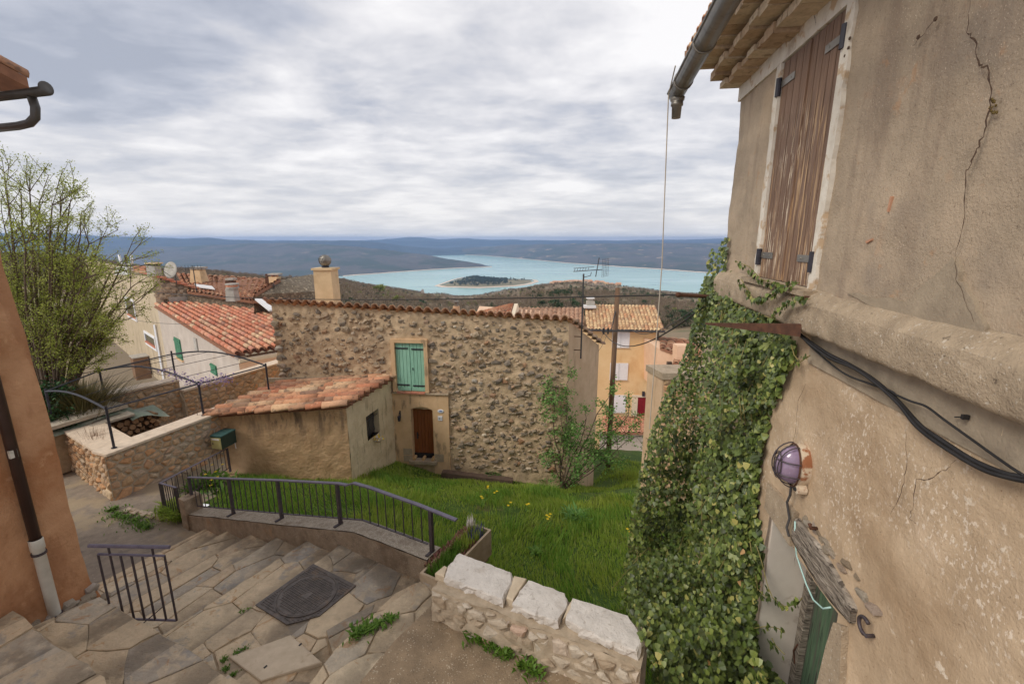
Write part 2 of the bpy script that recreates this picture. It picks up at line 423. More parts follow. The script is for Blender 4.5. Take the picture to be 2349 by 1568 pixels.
M['flag'] = mat('flagstone', [(.3, c(150, 128, 98)), (.7, c(192, 166, 130))], 4, nrough=.65, random_by='object', rnd_mix=.6,
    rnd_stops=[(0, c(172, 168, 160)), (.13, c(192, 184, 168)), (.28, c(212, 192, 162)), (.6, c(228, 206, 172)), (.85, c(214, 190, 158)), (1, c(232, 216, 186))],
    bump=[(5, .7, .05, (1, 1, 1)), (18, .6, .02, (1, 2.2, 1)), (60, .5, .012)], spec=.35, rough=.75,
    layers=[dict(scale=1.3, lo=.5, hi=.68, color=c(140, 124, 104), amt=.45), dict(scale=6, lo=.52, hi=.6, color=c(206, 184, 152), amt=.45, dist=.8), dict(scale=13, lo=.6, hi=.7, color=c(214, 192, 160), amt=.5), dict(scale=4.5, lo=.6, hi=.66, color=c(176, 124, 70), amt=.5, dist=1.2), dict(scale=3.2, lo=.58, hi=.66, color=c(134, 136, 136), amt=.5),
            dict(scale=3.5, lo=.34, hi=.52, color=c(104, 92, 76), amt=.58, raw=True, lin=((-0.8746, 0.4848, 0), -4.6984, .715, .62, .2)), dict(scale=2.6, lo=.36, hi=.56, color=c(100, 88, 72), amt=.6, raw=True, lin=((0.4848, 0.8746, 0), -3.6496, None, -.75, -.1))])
M['flag_bed'] = mat('mortar_bed', [(.3, c(156, 136, 110)), (.7, c(190, 168, 138))], 14, bump=[(60, .6, .02)], layers=[dict(scale=2, lo=.5, hi=.65, color=c(100, 92, 72), amt=.5)])
M['aggregate'] = mat('exposed_aggregate', [(.3, c(128, 110, 88)), (.7, c(164, 142, 114))], 5, bump=[(70, .5, .015), (120, .5, .01)],
    layers=[dict(kind='vor', scale=48, lo=.32, hi=.2, color=c(204, 190, 166), amt=.75, gate=(9, 3, .42, .58)), dict(scale=1.6, lo=.5, hi=.7, color=c(108, 94, 76), amt=.5), dict(kind='vor', scale=26, lo=.2, hi=.1, color=c(90, 80, 68), amt=.6)])
M['asphalt'] = mat('old_asphalt', [(.3, c(128, 116, 102)), (.7, c(152, 138, 122))], 7, bump=[(90, .5, .01)],
    layers=[dict(scale=1.3, lo=.52, hi=.62, color=c(166, 148, 120), amt=.7), dict(scale=30, lo=.62, hi=.7, color=c(196, 184, 164), amt=.6), dict(scale=2.1, lo=.6, hi=.7, color=c(104, 96, 88), amt=.6)])
M['concrete'] = mat('rough_concrete', [(.3, c(132, 116, 96)), (.7, c(172, 152, 128))], 8, bump=[(34, .6, .02), (110, .5, .01)],
    layers=[dict(kind='vor', scale=55, lo=.3, hi=.16, color=c(206, 194, 176), amt=.7, gate=(5, 3, .4, .55)), dict(scale=2.3, lo=.5, hi=.7, color=c(108, 88, 68), amt=.6), dict(scale=3, lo=.6, hi=.72, color=c(186, 140, 92), amt=.35)])
M['low_wall_top'] = mat('washed_gravel_concrete', [(.3, c(150, 136, 118)), (.7, c(190, 176, 156))], 16, bump=[(60, .8, .02), (120, .6, .01)],
    layers=[dict(kind='vor', scale=60, lo=.34, hi=.18, color=c(222, 212, 196), amt=.8), dict(scale=2.2, lo=.52, hi=.68, color=c(126, 108, 88), amt=.6)])
M['trough'] = mat('trough_concrete', [(.3, c(160, 140, 116)), (.7, c(190, 170, 144))], 6, bump=[(90, .3, .01)], layers=[dict(scale=2.5, lo=.55, hi=.7, color=c(140, 108, 78), amt=.5)])
M['plaster_lower'] = mat('weathered_plaster', [(.28, c(174, 150, 122)), (.72, c(206, 182, 152))], 3.2, detail=9, nrough=.65, bump=[(9, .35, .04), (55, .45, .012), (190, .35, .006)],
    layers=[dict(scale=.9, lo=.5, hi=.7, color=c(158, 130, 100), amt=.6), dict(scale=2.4, lo=.55, hi=.72, color=c(214, 190, 162), amt=.55),
            dict(scale=44, detail=5, lo=.555, hi=.63, color=c(230, 214, 194), amt=.85, stretch=(1, 1, .7), gate=(1.25, 4, .46, .6), zr=(-.3, -1.2)),
            dict(scale=21, detail=6, lo=.6, hi=.66, color=c(232, 218, 198), amt=.85, gate=(1.6, 4, .45, .58), zr=(-.6, -1.3)), dict(scale=70, lo=.64, hi=.7, color=c(110, 84, 60), amt=.6)])
M['plaster_upper'] = mat('brown_grey_plaster', [(.28, c(156, 140, 120)), (.72, c(188, 168, 144))], 2.6, detail=9, nrough=.66, bump=[(11, .4, .03), (70, .5, .012), (210, .4, .006)],
    layers=[dict(scale=.8, lo=.48, hi=.7, color=c(198, 174, 146), amt=.7), dict(scale=1.7, lo=.54, hi=.72, color=c(144, 130, 116), amt=.6), dict(scale=60, lo=.6, hi=.68, color=c(110, 92, 76), amt=.5), dict(scale=1.5, stretch=(2.2, 2.2, .35), lo=.5, hi=.66, color=c(136, 118, 102), amt=.55), dict(scale=2.2, lo=.6, hi=.68, color=c(188, 150, 118), amt=.28),
            dict(kind='vor', scale=62, lo=.24, hi=.1, color=c(218, 198, 174), amt=.7, gate=(2.3, 3, .5, .64)), dict(scale=6, lo=.62, hi=.7, color=c(186, 140, 100), amt=.4)])
M['ledge'] = mat('cement_ledge', [(.3, c(156, 138, 116)), (.7, c(188, 168, 142))], 7, bump=[(16, .45, .03), (85, .7, .015)],
    layers=[dict(scale=45, lo=.6, hi=.68, color=c(214, 204, 188), amt=.7), dict(scale=40, lo=.62, hi=.7, color=c(92, 82, 70), amt=.7), dict(scale=1.8, lo=.52, hi=.7, color=c(138, 124, 104), amt=.6)])
M['white_render'] = mat('worn_limewash', [(.3, c(206, 196, 180)), (.7, c(230, 222, 208))], 9, bump=[(40, .4, .01)], layers=[dict(scale=7, lo=.54, hi=.62, color=c(188, 158, 122), amt=.8), dict(scale=2.2, lo=.58, hi=.68, color=c(160, 140, 118), amt=.6)])
M['grey_patch'] = mat('cement_patch', [(.3, c(142, 128, 110)), (.7, c(170, 154, 132))], 8, bump=[(70, .5, .01)])
M['reveal'] = mat('smooth_grey_render', [(.3, c(204, 192, 178)), (.7, c(220, 210, 196))], 3, bump=[(30, .2, .01)], layers=[dict(scale=5, lo=.6, hi=.7, color=c(160, 142, 122), amt=.5)])
M['orange_plaster'] = mat('ochre_orange_plaster', [(.28, c(186, 138, 100)), (.72, c(206, 158, 118))], 2.4, detail=8, bump=[(4, .5, .06), (26, .35, .02), (120, .25, .006)],
    layers=[dict(scale=.9, lo=.45, hi=.62, color=c(164, 106, 64), amt=.7), dict(scale=2.2, stretch=(1, 1, .4), lo=.52, hi=.64, color=c(150, 100, 66), amt=.5), dict(scale=5, lo=.6, hi=.72, color=c(226, 180, 138), amt=.45)])
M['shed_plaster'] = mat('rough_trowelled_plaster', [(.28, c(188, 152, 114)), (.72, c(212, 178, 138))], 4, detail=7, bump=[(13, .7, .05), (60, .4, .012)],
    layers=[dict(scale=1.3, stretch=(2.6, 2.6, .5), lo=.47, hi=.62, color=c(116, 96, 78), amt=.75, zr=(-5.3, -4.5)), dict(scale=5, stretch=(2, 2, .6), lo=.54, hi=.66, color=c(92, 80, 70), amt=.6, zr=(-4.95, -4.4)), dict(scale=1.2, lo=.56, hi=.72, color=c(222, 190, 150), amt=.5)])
M['shed_plaster_pale'] = mat('pale_trowelled_plaster', [(.28, c(202, 180, 146)), (.72, c(222, 202, 168))], 4, detail=7, bump=[(13, .6, .05), (60, .4, .012)],
    layers=[dict(scale=2.3, stretch=(2, 2, .5), lo=.55, hi=.68, color=c(150, 130, 104), amt=.6)])
M['surround'] = mat('smooth_plaster_surround', [(.3, c(204, 168, 128)), (.7, c(220, 186, 146))], 3, bump=[(60, .25, .01)],
    layers=[dict(scale=2.4, stretch=(2, 2, .55), lo=.55, hi=.68, color=c(120, 102, 82), amt=.65)])
M['side_plaster'] = mat('plain_side_plaster', [(.3, c(196, 164, 132)), (.7, c(214, 184, 152))], 3, bump=[(40, .3, .015)], layers=[dict(scale=1.6, stretch=(3, 3, .4), lo=.56, hi=.68, color=c(150, 122, 98), amt=.5)])
TERRA = [(0, c(146, 108, 84)), (.18, c(190, 132, 98)), (.36, c(206, 156, 118)), (.52, c(168, 128, 102)), (.68, c(216, 182, 142)), (.82, c(126, 102, 86)), (.92, c(204, 130, 94)), (1, c(222, 198, 160))]
M['tile'] = mat('canal_tile', [(.3, c(176, 112, 82)), (.7, c(212, 150, 112))], 9, random_by='object', rnd_stops=TERRA, rnd_mix=.82, bump=[(40, .4, .01)], coord='obj',
    layers=[dict(scale=9, lo=.53, hi=.64, color=c(96, 80, 70), amt=.65), dict(scale=17, lo=.62, hi=.7, color=c(214, 196, 166), amt=.5)])
RED = [(0, c(184, 112, 88)), (.22, c(206, 138, 106)), (.4, c(184, 122, 102)), (.56, c(214, 168, 134)), (.7, c(200, 130, 102)), (.82, c(190, 140, 120)), (.93, c(222, 196, 156)), (1, c(150, 112, 98))]
M['tile_red'] = mat('red_canal_tile', [(.3, c(190, 104, 72)), (.7, c(214, 132, 94))], 8, random_by='object', rnd_stops=RED, rnd_mix=.8, bump=[(40, .3, .01)], coord='obj', layers=[dict(scale=12, lo=.6, hi=.7, color=c(120, 84, 70), amt=.5)])
M['tile_joined'] = mat('weathered_canal_tiles', [(.3, c(184, 124, 92)), (.7, c(210, 150, 112))], 6, random_by='island', rnd_stops=[(0, c(186, 110, 78)), (.3, c(206, 142, 106)), (.55, c(214, 164, 124)), (.75, c(170, 122, 98)), (.9, c(222, 188, 150)), (1, c(140, 110, 92))], rnd_mix=.75, layers=[dict(scale=4, lo=.56, hi=.68, color=c(124, 100, 82), amt=.5)])
M['tile_pale'] = mat('lichened_canal_tiles', [(.3, c(190, 150, 112)), (.7, c(216, 182, 140))], 6, random_by='island', rnd_stops=[(0, c(176, 132, 96)), (.3, c(206, 170, 128)), (.6, c(222, 192, 148)), (.8, c(160, 130, 104)), (1, c(210, 150, 110))], rnd_mix=.75)
M['tile_bed'] = mat('tile_channels', [(.3, c(122, 84, 64)), (.7, c(150, 106, 80))], 9)
OLD = [(0, c(128, 104, 86)), (.3, c(164, 130, 104)), (.6, c(188, 150, 118)), (.8, c(146, 120, 100)), (1, c(204, 172, 138))]
M['tile_old'] = mat('weathered_brown_tile', [(.3, c(140, 112, 90)), (.7, c(180, 146, 116))], 9, random_by='object', rnd_stops=OLD, rnd_mix=.7, bump=[(40, .4, .01)], coord='obj', layers=[dict(scale=10, lo=.54, hi=.66, color=c(92, 80, 70), amt=.6)])
M['brick'] = mat('flat_corbel_brick', [(.3, c(176, 150, 120)), (.7, c(204, 180, 150))], 10, random_by='object', rnd_stops=[(0, c(168, 138, 108)), (.5, c(196, 168, 136)), (1, c(214, 196, 168))], rnd_mix=.6, bump=[(50, .5, .01)], layers=[dict(scale=12, lo=.56, hi=.68, color=c(112, 88, 68), amt=.6)])
M['zinc'] = mat('zinc', [(.3, c(112, 106, 98)), (.7, c(148, 142, 132))], 6, metallic=.5, rough=.42, spec=.5, layers=[dict(scale=14, lo=.55, hi=.65, color=c(90, 82, 74), amt=.5)])
M['dark_gutter'] = mat('dark_gutter', [(.3, c(70, 66, 62)), (.7, c(92, 86, 80))], 5, rough=.4, spec=.5)
M['brown_pipe'] = mat('dark_brown_pipe', [(.3, c(54, 38, 32)), (.7, c(70, 50, 42))], 5, rough=.4, spec=.5)
M['white_pipe'] = mat('grey_white_pipe', [(.3, c(196, 190, 176)), (.7, c(214, 208, 194))], 6, rough=.4, layers=[dict(scale=8, lo=.58, hi=.7, color=c(150, 140, 120), amt=.4)])
M['iron'] = mat('painted_iron', [(.3, c(56, 48, 52)), (.7, c(76, 66, 68))], 20, rough=.5, spec=.5, layers=[dict(scale=30, lo=.6, hi=.7, color=c(104, 72, 54), amt=.5)])
M['iron_top'] = mat('worn_iron_rail', [(.3, c(92, 86, 100)), (.7, c(116, 108, 122))], 12, rough=.45, spec=.5)
M['iron_black'] = mat('black_iron', [(.3, c(36, 36, 44)), (.7, c(54, 52, 62))], 20, rough=.5, spec=.5)
M['rust'] = mat('rusty_iron', [(.3, c(70, 48, 38)), (.7, c(104, 70, 52))], 18, rough=.8, bump=[(60, .4, .004)])
M['cast_iron'] = mat('cast_iron', [(.3, c(84, 76, 70)), (.7, c(112, 102, 94))], 14, rough=.55, metallic=.3, spec=.5, layers=[dict(scale=6, lo=.55, hi=.68, color=c(132, 108, 84), amt=.55)])
M['travertine'] = mat('cut_limestone', [(.3, c(206, 184, 158)), (.7, c(226, 206, 182))], 4, nrough=.65, rough=.6, random_by='object', rnd_stops=[(0, c(206, 182, 156)), (1, c(228, 210, 188))], rnd_mix=.5, bump=[(50, .15, .006)])
M['white_stone'] = mat('white_capstone', [(.3, c(194, 186, 176)), (.7, c(222, 214, 204))], 5, nrough=.7, bump=[(9, .5, .04), (60, .6, .012)], layers=[dict(scale=3.1, lo=.54, hi=.68, color=c(170, 156, 142), amt=.55), dict(scale=7, lo=.6, hi=.68, color=c(146, 134, 120), amt=.55, dist=.8), dict(scale=24, lo=.6, hi=.68, color=c(150, 136, 120), amt=.5)])
M['slab_pale'] = mat('pale_cover_slab', [(.3, c(190, 172, 146)), (.7, c(210, 192, 166))], 8, bump=[(60, .4, .01)], layers=[dict(scale=5, lo=.58, hi=.7, color=c(164, 140, 112), amt=.6)])
WG = (26, 26, 1.6)
M['wood_grey'] = mat('weathered_beam', [(.3, c(96, 86, 76)), (.5, c(150, 138, 124)), (.7, c(186, 174, 158))], 1.0, stretch=(7, 7, 46), detail=7, bump=[(1, .9, .04, (9, 9, 60))], layers=[dict(scale=1.4, stretch=(9, 9, 70), lo=.54, hi=.6, color=c(58, 50, 44), amt=.8)])
M['shutter_brown'] = mat('peeling_brown_shutter', [(.3, c(108, 84, 68)), (.7, c(138, 110, 90))], 1.6, stretch=WG, detail=6, rough=.65, bump=[(1.6, .35, .01, WG)],
    layers=[dict(scale=1.25, stretch=(34, 34, 1.7), detail=7, lo=.53, hi=.585, color=c(194, 160, 122), amt=.9, gate=(1.6, 2, .38, .55), zr=(1.2, .7)), dict(scale=1.5, stretch=(44, 44, 2.4), detail=7, lo=.56, hi=.61, color=c(232, 214, 188), amt=.9, gate=(1.5, 2, .4, .55), zr=(1.15, .65))])
M['shutter_green'] = mat('sage_green_shutter', [(.3, c(136, 186, 162)), (.7, c(156, 202, 178))], 1.2, stretch=(14, 14, 1.5), random_by='object', rnd_stops=[(0, c(138, 188, 164)), (1, c(158, 204, 180))], rnd_mix=.5, rough=.6, layers=[dict(scale=9, lo=.63, hi=.72, color=c(96, 140, 116), amt=.5)])
M['green_dark'] = mat('deep_green_shutter', [(.3, c(58, 112, 84)), (.7, c(76, 130, 98))], 3, rough=.6)
M['door_brown'] = mat('varnished_door', [(.3, c(116, 64, 34)), (.7, c(150, 90, 52))], 1.2, stretch=(16, 16, 1.2), detail=6, rough=.45, random_by='object', rnd_stops=[(0, c(120, 68, 36)), (1, c(152, 92, 54))], rnd_mix=.5, spec=.4)
M['door_green'] = mat('mouldered_green_door', [(.3, c(66, 86, 68)), (.7, c(104, 128, 98))], 1.5, stretch=(14, 14, 1.2), detail=7, rough=.8, bump=[(1.4, .5, .01, (20, 20, 1.6))],
    layers=[dict(scale=1.2, stretch=(16, 16, 1.0), lo=.5, hi=.62, color=c(92, 86, 78), amt=.85), dict(scale=2, stretch=(18, 18, 1.4), lo=.58, hi=.66, color=c(44, 42, 40), amt=.8)])
M['sleeper'] = mat('old_timber_beam', [(.3, c(78, 62, 52)), (.7, c(112, 92, 78))], 2, stretch=(3, 14, 14), detail=6, bump=[(2, .5, .02, (3, 16, 16))])
M['log_end'] = mat('log_end', [(.3, c(176, 140, 96)), (.7, c(206, 172, 126))], 18)
M['firewood'] = mat('split_firewood', [(.3, c(120, 92, 68)), (.7, c(170, 136, 102))], 12, random_by='object', rnd_stops=[(0, c(112, 86, 64)), (.6, c(160, 126, 92)), (1, c(190, 156, 118))], rnd_mix=.6)
M['bark'] = mat('bark', [(.3, c(84, 70, 58)), (.7, c(120, 102, 86))], 12, bump=[(30, .5, .01)])
M['bark_pale'] = mat('pale_twigs', [(.3, c(112, 98, 82)), (.7, c(152, 136, 116))], 12)
M['pole'] = mat('telephone_pole', [(.3, c(94, 72, 56)), (.7, c(124, 98, 76))], 2, stretch=(10, 10, 1), bump=[(3, .3, .01, (14, 14, 1))])
M['black'] = mat('black_rubber', [(.3, c(34, 32, 32)), (.7, c(48, 46, 46))], 10, rough=.55)
M['wire'] = mat('grey_wire', [(.3, c(60, 58, 58)), (.7, c(84, 80, 78))], 4, rough=.6)
M['pale_cord'] = mat('pale_cord', [(.3, c(176, 164, 148)), (.7, c(200, 190, 174))], 4)
M['green_cord'] = mat('pale_green_wire', [(.3, c(168, 204, 196)), (.7, c(190, 220, 212))], 4, rough=.5)
M['crack'] = mat('crack_shadow', [(.3, c(70, 54, 44)), (.7, c(100, 80, 64))], 30)
M['moss'] = mat('moss', [(.3, c(92, 76, 40)), (.7, c(122, 102, 54))], 30, bump=[(60, .8, .01)])
M['red_mark'] = mat('red_paint_mark', [(.3, c(182, 132, 104)), (.7, c(192, 148, 120))], 20)
M['ceramic'] = mat('white_ceramic', [(.3, c(214, 216, 222)), (.7, c(232, 232, 234))], 5, rough=.25, spec=.5)
M['blue_print'] = mat('blue_glaze', [(.3, c(84, 108, 172)), (.7, c(110, 134, 190))], 20, rough=.3)
M['grey_print'] = mat('grey_glaze', [(.3, c(140, 140, 140)), (.7, c(164, 160, 156))], 20, rough=.3)
M['dark_green_box'] = mat('dark_green_enamel', [(.3, c(28, 50, 44)), (.7, c(40, 64, 56))], 8, rough=.35, spec=.5)
M['dark_green_top'] = mat('dusty_green_lid', [(.3, c(52, 84, 80)), (.7, c(78, 110, 106))], 20, rough=.5)
M['cream_panel'] = mat('cream_panel', [(.3, c(186, 178, 122)), (.7, c(200, 192, 136))], 8, rough=.5)
M['white_metal'] = mat('white_paint', [(.3, c(224, 222, 222)), (.7, c(236, 234, 234))], 5, rough=.5)
M['mauve_glass'] = mat('mauve_glass', [(.3, c(122, 100, 126)), (.7, c(158, 138, 162))], 2.2, rough=.14, spec=.7, layers=[dict(scale=3, stretch=(12, 12, 1), lo=.55, hi=.68, color=c(190, 172, 196), amt=.5)])
M['rust_paint'] = mat('rusty_cream_paint', [(.3, c(192, 172, 146)), (.7, c(214, 196, 172))], 9, rough=.6, layers=[dict(scale=8, lo=.5, hi=.58, color=c(146, 84, 46), amt=.9)])
M['dark_pane'] = mat('window_glass', [(.3, c(52, 50, 50)), (.7, c(84, 78, 72))], 2, rough=.08, spec=.6)
M['yellow_plaster'] = mat('apricot_plaster', [(.3, c(222, 186, 136)), (.7, c(232, 200, 152))], 1.2, layers=[dict(scale=.7, stretch=(1, 1, .5), lo=.56, hi=.72, color=c(204, 156, 104), amt=.5)])
M['beige_plaster'] = mat('beige_plaster', [(.3, c(180, 162, 134)), (.7, c(198, 180, 152))], 1.5, bump=[(12, .3, .03)], layers=[dict(scale=.9, stretch=(3, 3, .4), lo=.52, hi=.66, color=c(150, 132, 110), amt=.7)])
M['grey_plaster'] = mat('pale_grey_plaster', [(.3, c(178, 164, 150)), (.7, c(196, 182, 168))], 1.5, layers=[dict(scale=.8, lo=.55, hi=.7, color=c(180, 158, 138), amt=.5)])
M['pink_plaster'] = mat('salmon_plaster', [(.3, c(222, 182, 148)), (.7, c(232, 196, 164))], 1.5)
M['far_stone'] = mat('far_rubble_wall', [(.3, c(118, 104, 86)), (.7, c(168, 150, 126))], 5, bump=[(6, 1, .1)], layers=[dict(kind='vor', scale=3.6, stretch=(1, 1, 1.6), lo=.1, hi=.5, color=c(92, 82, 68), amt=.6), dict(scale=7, lo=.56, hi=.66, color=c(200, 184, 156), amt=.7)])
M['red_door'] = mat('crimson_door', [(.3, c(122, 24, 34)), (.7, c(142, 34, 44))], 5, rough=.5)
M['stone_trim'] = mat('pale_stone_trim', [(.3, c(216, 198, 170)), (.7, c(230, 214, 188))], 6)
M['chimney_plaster'] = mat('sand_plaster', [(.3, c(204, 178, 138)), (.7, c(222, 196, 156))], 3, bump=[(24, .5, .03)], layers=[dict(scale=1.4, lo=.55, hi=.7, color=c(180, 150, 114), amt=.5)])
M['grey_cement'] = mat('grey_cement', [(.3, c(156, 150, 140)), (.7, c(186, 178, 166))], 5, bump=[(20, .4, .02)])
M['white_flash'] = mat('white_flashing', [(.3, c(206, 204, 202)), (.7, c(224, 222, 220))], 4)
M['cane'] = mat('brown_cane_box', [(.3, c(120, 92, 70)), (.7, c(146, 114, 88))], 3, stretch=(1, 1, 12))
M['tarp'] = mat('faded_green_sheet', [(.3, c(104, 116, 100)), (.7, c(140, 148, 128))], 4, rough=.6, layers=[dict(scale=3, lo=.55, hi=.66, color=c(176, 170, 150), amt=.6)])
M['board_grey'] = mat('weathered_board', [(.3, c(160, 148, 130)), (.7, c(190, 178, 158))], 5, stretch=(2, 2, 8))
M['paver'] = mat('clay_paver', [(.3, c(168, 150, 130)), (.7, c(192, 174, 152))], 8, random_by='object', rnd_stops=[(0, c(160, 140, 118)), (1, c(200, 182, 160))], rnd_mix=.6)
M['soil'] = mat('soil', [(.3, c(70, 56, 44)), (.7, c(100, 82, 64))], 12, bump=[(40, .8, .02)])
M['yard'] = mat('grassy_earth', [(.3, c(54, 78, 24)), (.7, c(84, 104, 36))], 5, bump=[(30, .8, .03)], layers=[dict(scale=1.2, lo=.6, hi=.72, color=c(116, 98, 66), amt=.5)])
def leafmat(name, st, tr=.25, rough=.55, spec=.3, by='island', layers=()):
    return mat(name, [(.3, st[0][1]), (.7, st[-1][1])], 3, random_by=by, rnd_stops=st, rnd_mix=.9, rough=rough, spec=spec, translucent=tr, layers=layers)
M['grass'] = leafmat('grass_blades', [(0, c(130, 156, 50)), (.3, c(152, 178, 66)), (.6, c(168, 188, 80)), (.85, c(142, 168, 70)), (1, c(196, 194, 120))], .46, layers=[dict(scale=.8, lo=.5, hi=.66, color=c(168, 174, 72), amt=.5, raw=True), dict(scale=1.7, lo=.58, hi=.68, color=c(100, 142, 52), amt=.5, raw=True), dict(scale=2.6, lo=.63, hi=.7, color=c(150, 132, 84), amt=.5, raw=True)])
M['grass_dark'] = leafmat('dark_grass', [(0, c(98, 138, 46)), (.5, c(122, 160, 60)), (1, c(150, 178, 80))], .46)
IVY = [(0, c(44, 60, 28)), (.3, c(68, 88, 38)), (.62, c(92, 112, 50)), (.85, c(120, 136, 64)), (.96, c(152, 160, 86)), (1, c(190, 178, 104))]
M['ivy'] = leafmat('ivy_leaf', IVY, .18, .42, .45)
M['ivy_leaf'] = leafmat('ivy_large_leaf', IVY, .18, .4, .5, 'object')
M['ivy_twig'] = mat('ivy_twig', [(.3, c(126, 116, 70)), (.7, c(160, 146, 92))], 20)
M['dead_leaf'] = leafmat('dead_leaf', [(0, c(200, 160, 110)), (.5, c(196, 140, 70)), (1, c(220, 190, 150))], .2)
M['rose'] = leafmat('bush_leaf', [(0, c(74, 116, 54)), (.4, c(100, 146, 68)), (.7, c(122, 164, 84)), (1, c(156, 184, 106))], .35)
M['spring_leaf'] = leafmat('spring_leaf', [(0, c(138, 150, 58)), (.4, c(168, 178, 78)), (.75, c(188, 192, 100)), (1, c(150, 162, 84))], .45)
M['evergreen'] = leafmat('evergreen_leaf', [(0, c(28, 56, 32)), (.6, c(46, 84, 46)), (1, c(70, 108, 56))], .1)
M['broom'] = leafmat('dry_broom', [(0, c(78, 78, 44)), (.5, c(104, 98, 58)), (1, c(124, 104, 70))], .2)
M['reed'] = leafmat('rusty_dry_stems', [(0, c(110, 74, 52)), (.6, c(138, 96, 68)), (1, c(120, 94, 72))], .1)
M['wisteria'] = leafmat('wisteria_flower', [(0, c(132, 108, 158)), (.6, c(160, 138, 178)), (1, c(190, 172, 190))], .2)
M['sedum'] = leafmat('reddish_sedum', [(0, c(122, 74, 70)), (.5, c(150, 100, 92)), (1, c(182, 138, 124))], .1)
M['muscari'] = leafmat('violet_flower', [(0, c(70, 62, 130)), (1, c(104, 92, 160))], .1)
M['yellow_flower'] = leafmat('yellow_flower', [(0, c(228, 190, 20)), (1, c(244, 214, 60))], .2)
M['white_flower'] = leafmat('white_flower', [(0, c(220, 210, 200)), (1, c(236, 228, 220))], .2)
M['weed'] = leafmat('weed_leaf', [(0, c(76, 112, 34)), (.6, c(104, 140, 48)), (1, c(122, 150, 66))], .3)

# ------------------------------------------------------------------ near ground: stairs, alley, yard
E1, E2 = h2(rad(151)), h2(rad(61))           # down the stairs / across them towards the yard
A0 = Vector((-2.34, 5.47, 0)); ZL = -4.08; RISE = .192; GO = .715
def SP(s, t, z=0): p = A0 + E1*s + E2*t; return Vector((p.x, p.y, z))
def yard_z(x, y):
    z = -5.3 - .2*(y - 8) - .09*(x + 6.5)
    z -= .75*sstep(1.2, 3.4, x)*sstep(12.2, 14.6, y)
    z -= (.27*sstep(9.6, 11.6, y) + .3*sstep(11.6, 12.9, y)*sstep(-4, -2.4, x))*sstep(4.5, 2.0, x)
    return z + .05*fbm((x, y, 3), 3, .9)
ZG = -3.54
stairs = tag(bpy.data.objects.new('stairs', None), kind='structure'); C.objects.link(stairs); BASE['stairs'] = Vector((0, 0, 0))
bed = MB(); flags = []
def paved(poly, z, size, aspect=1.0, ang=None, name='flagstone', wear=.02):
    """a level field of flagstones; poly in plan"""
    bed.prism([(p[0], p[1]) for p in poly], z - .55, z - .012)
    ang = rad(61) if ang is None else ang
    ex, ey = h2(ang), h2(ang + math.pi/2)
    P2 = ccw([(p[0]*ex.x + p[1]*ex.y, p[0]*ey.x + p[1]*ey.y) for p in poly])
    xs, ys = [p[0] for p in P2], [p[1] for p in P2]
    pts = scatter_pts(min(xs), max(xs), min(ys), max(ys), size*aspect, size, .36)
    for cell in cells(pts, P2, aspect):
        if abs(area2(cell)) < .012: continue
        O = Vector((0, 0, z + rnd(-.006, .006)))
        mb = slab_mb(cell, O, Vector((ex.x, ex.y, rnd(-.008, .008)*0)), Vector((ey.x, ey.y, 0)), UP, .006, rnd(.003, .009), .012, .004, wear)
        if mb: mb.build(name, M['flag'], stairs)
for i in range(1, 6):
    z = ZL - RISE*i
    poly = [SP((i - 1)*GO - .02, 0), SP(i*GO + .025, 0), SP(i*GO + .025, -3.7), SP((i - 1)*GO - .02, -3.7)]
    paved(poly, z, .6, 1.3, None, 'flagstone', .006)
poly = [SP(.025, 0), SP(.025, -2.2), (-3.45, 3.35), (-2.7, 3.1), (-1.85, 2.5), (-1.72, 3.15), (-1.64, 3.46), (-1.9, 3.89), (-1.56, 4.2), (-1.13, 4.54), SP(-1.5, 0)]
paved(poly, ZL, .4, 1.25)
paved([(-1.13, 4.54), (-1.56, 4.2), (-1.9, 3.89), (-1.6, 3.42), (-1.14, 4.19), (-.85, 4.6)], -3.885, .34, 1.9, rad(45))
paved([(-.8, 4.6), (-1.14, 4.19), (-1.64, 3.46), (-1.74, 3.15), (-1.85, 2.4), (-1.5, 2.2), (-1.24, 3.04), (-1.07, 3.41), (-.83, 3.79), (-.5, 4.3)], -3.70, .32, 1.7, rad(55))
paved([(-4.6, 4.33), (-3.98, 4.04), (-3.26, 3.7), (-2.45, 3.32), (-2.05, 3.1), (-2.2, 2.3), (-3.2, 2.7), (-5.2, 3.6)], -3.885, .44, 1.3, rad(155))
paved([(-5.1, 3.93), (-4.44, 3.62), (-3.94, 3.4), (-3.43, 3.14), (-2.3, 2.45), (-2.6, .5), (-5.6, .5)], -3.70, .5, 1.2, rad(155))
bed.build('mortar_bed', M['flag_bed'], stairs)

alley = MB()
apoly = [(-.5, 4.3), (-.83, 3.79), (-1.07, 3.41), (-1.24, 3.04), (-1.62, 2.2), (-2.3, .4), (-2.3, -2), (1.15, -2), (1.1, 2.85), (.3, 3.3)]
alley.prism(apoly, ZG - .6, ZG)
tag(alley.build('alley_pavement', M['aggregate']), kind='structure')

tag(MB().prism([(1.0, -2), (2.4, -2), (2.6, 4.2), (1.0, 4.2)], -6, -5.05).build('door_passage', M['aggregate']), kind='structure')
# asphalt lane at the foot of the stairs
lane = MB(); lane.prism([tuple(SP(5*GO - .05, .35)[:2]), tuple(SP(5*GO - .05, -4.2)[:2]), (-14, 3.2), (-14, 13), (-8.4, 10.5), (-6.9, 8.3)], -5.9, -5.232)
tag(lane.build('asphalt_lane', M['asphalt']), kind='structure')

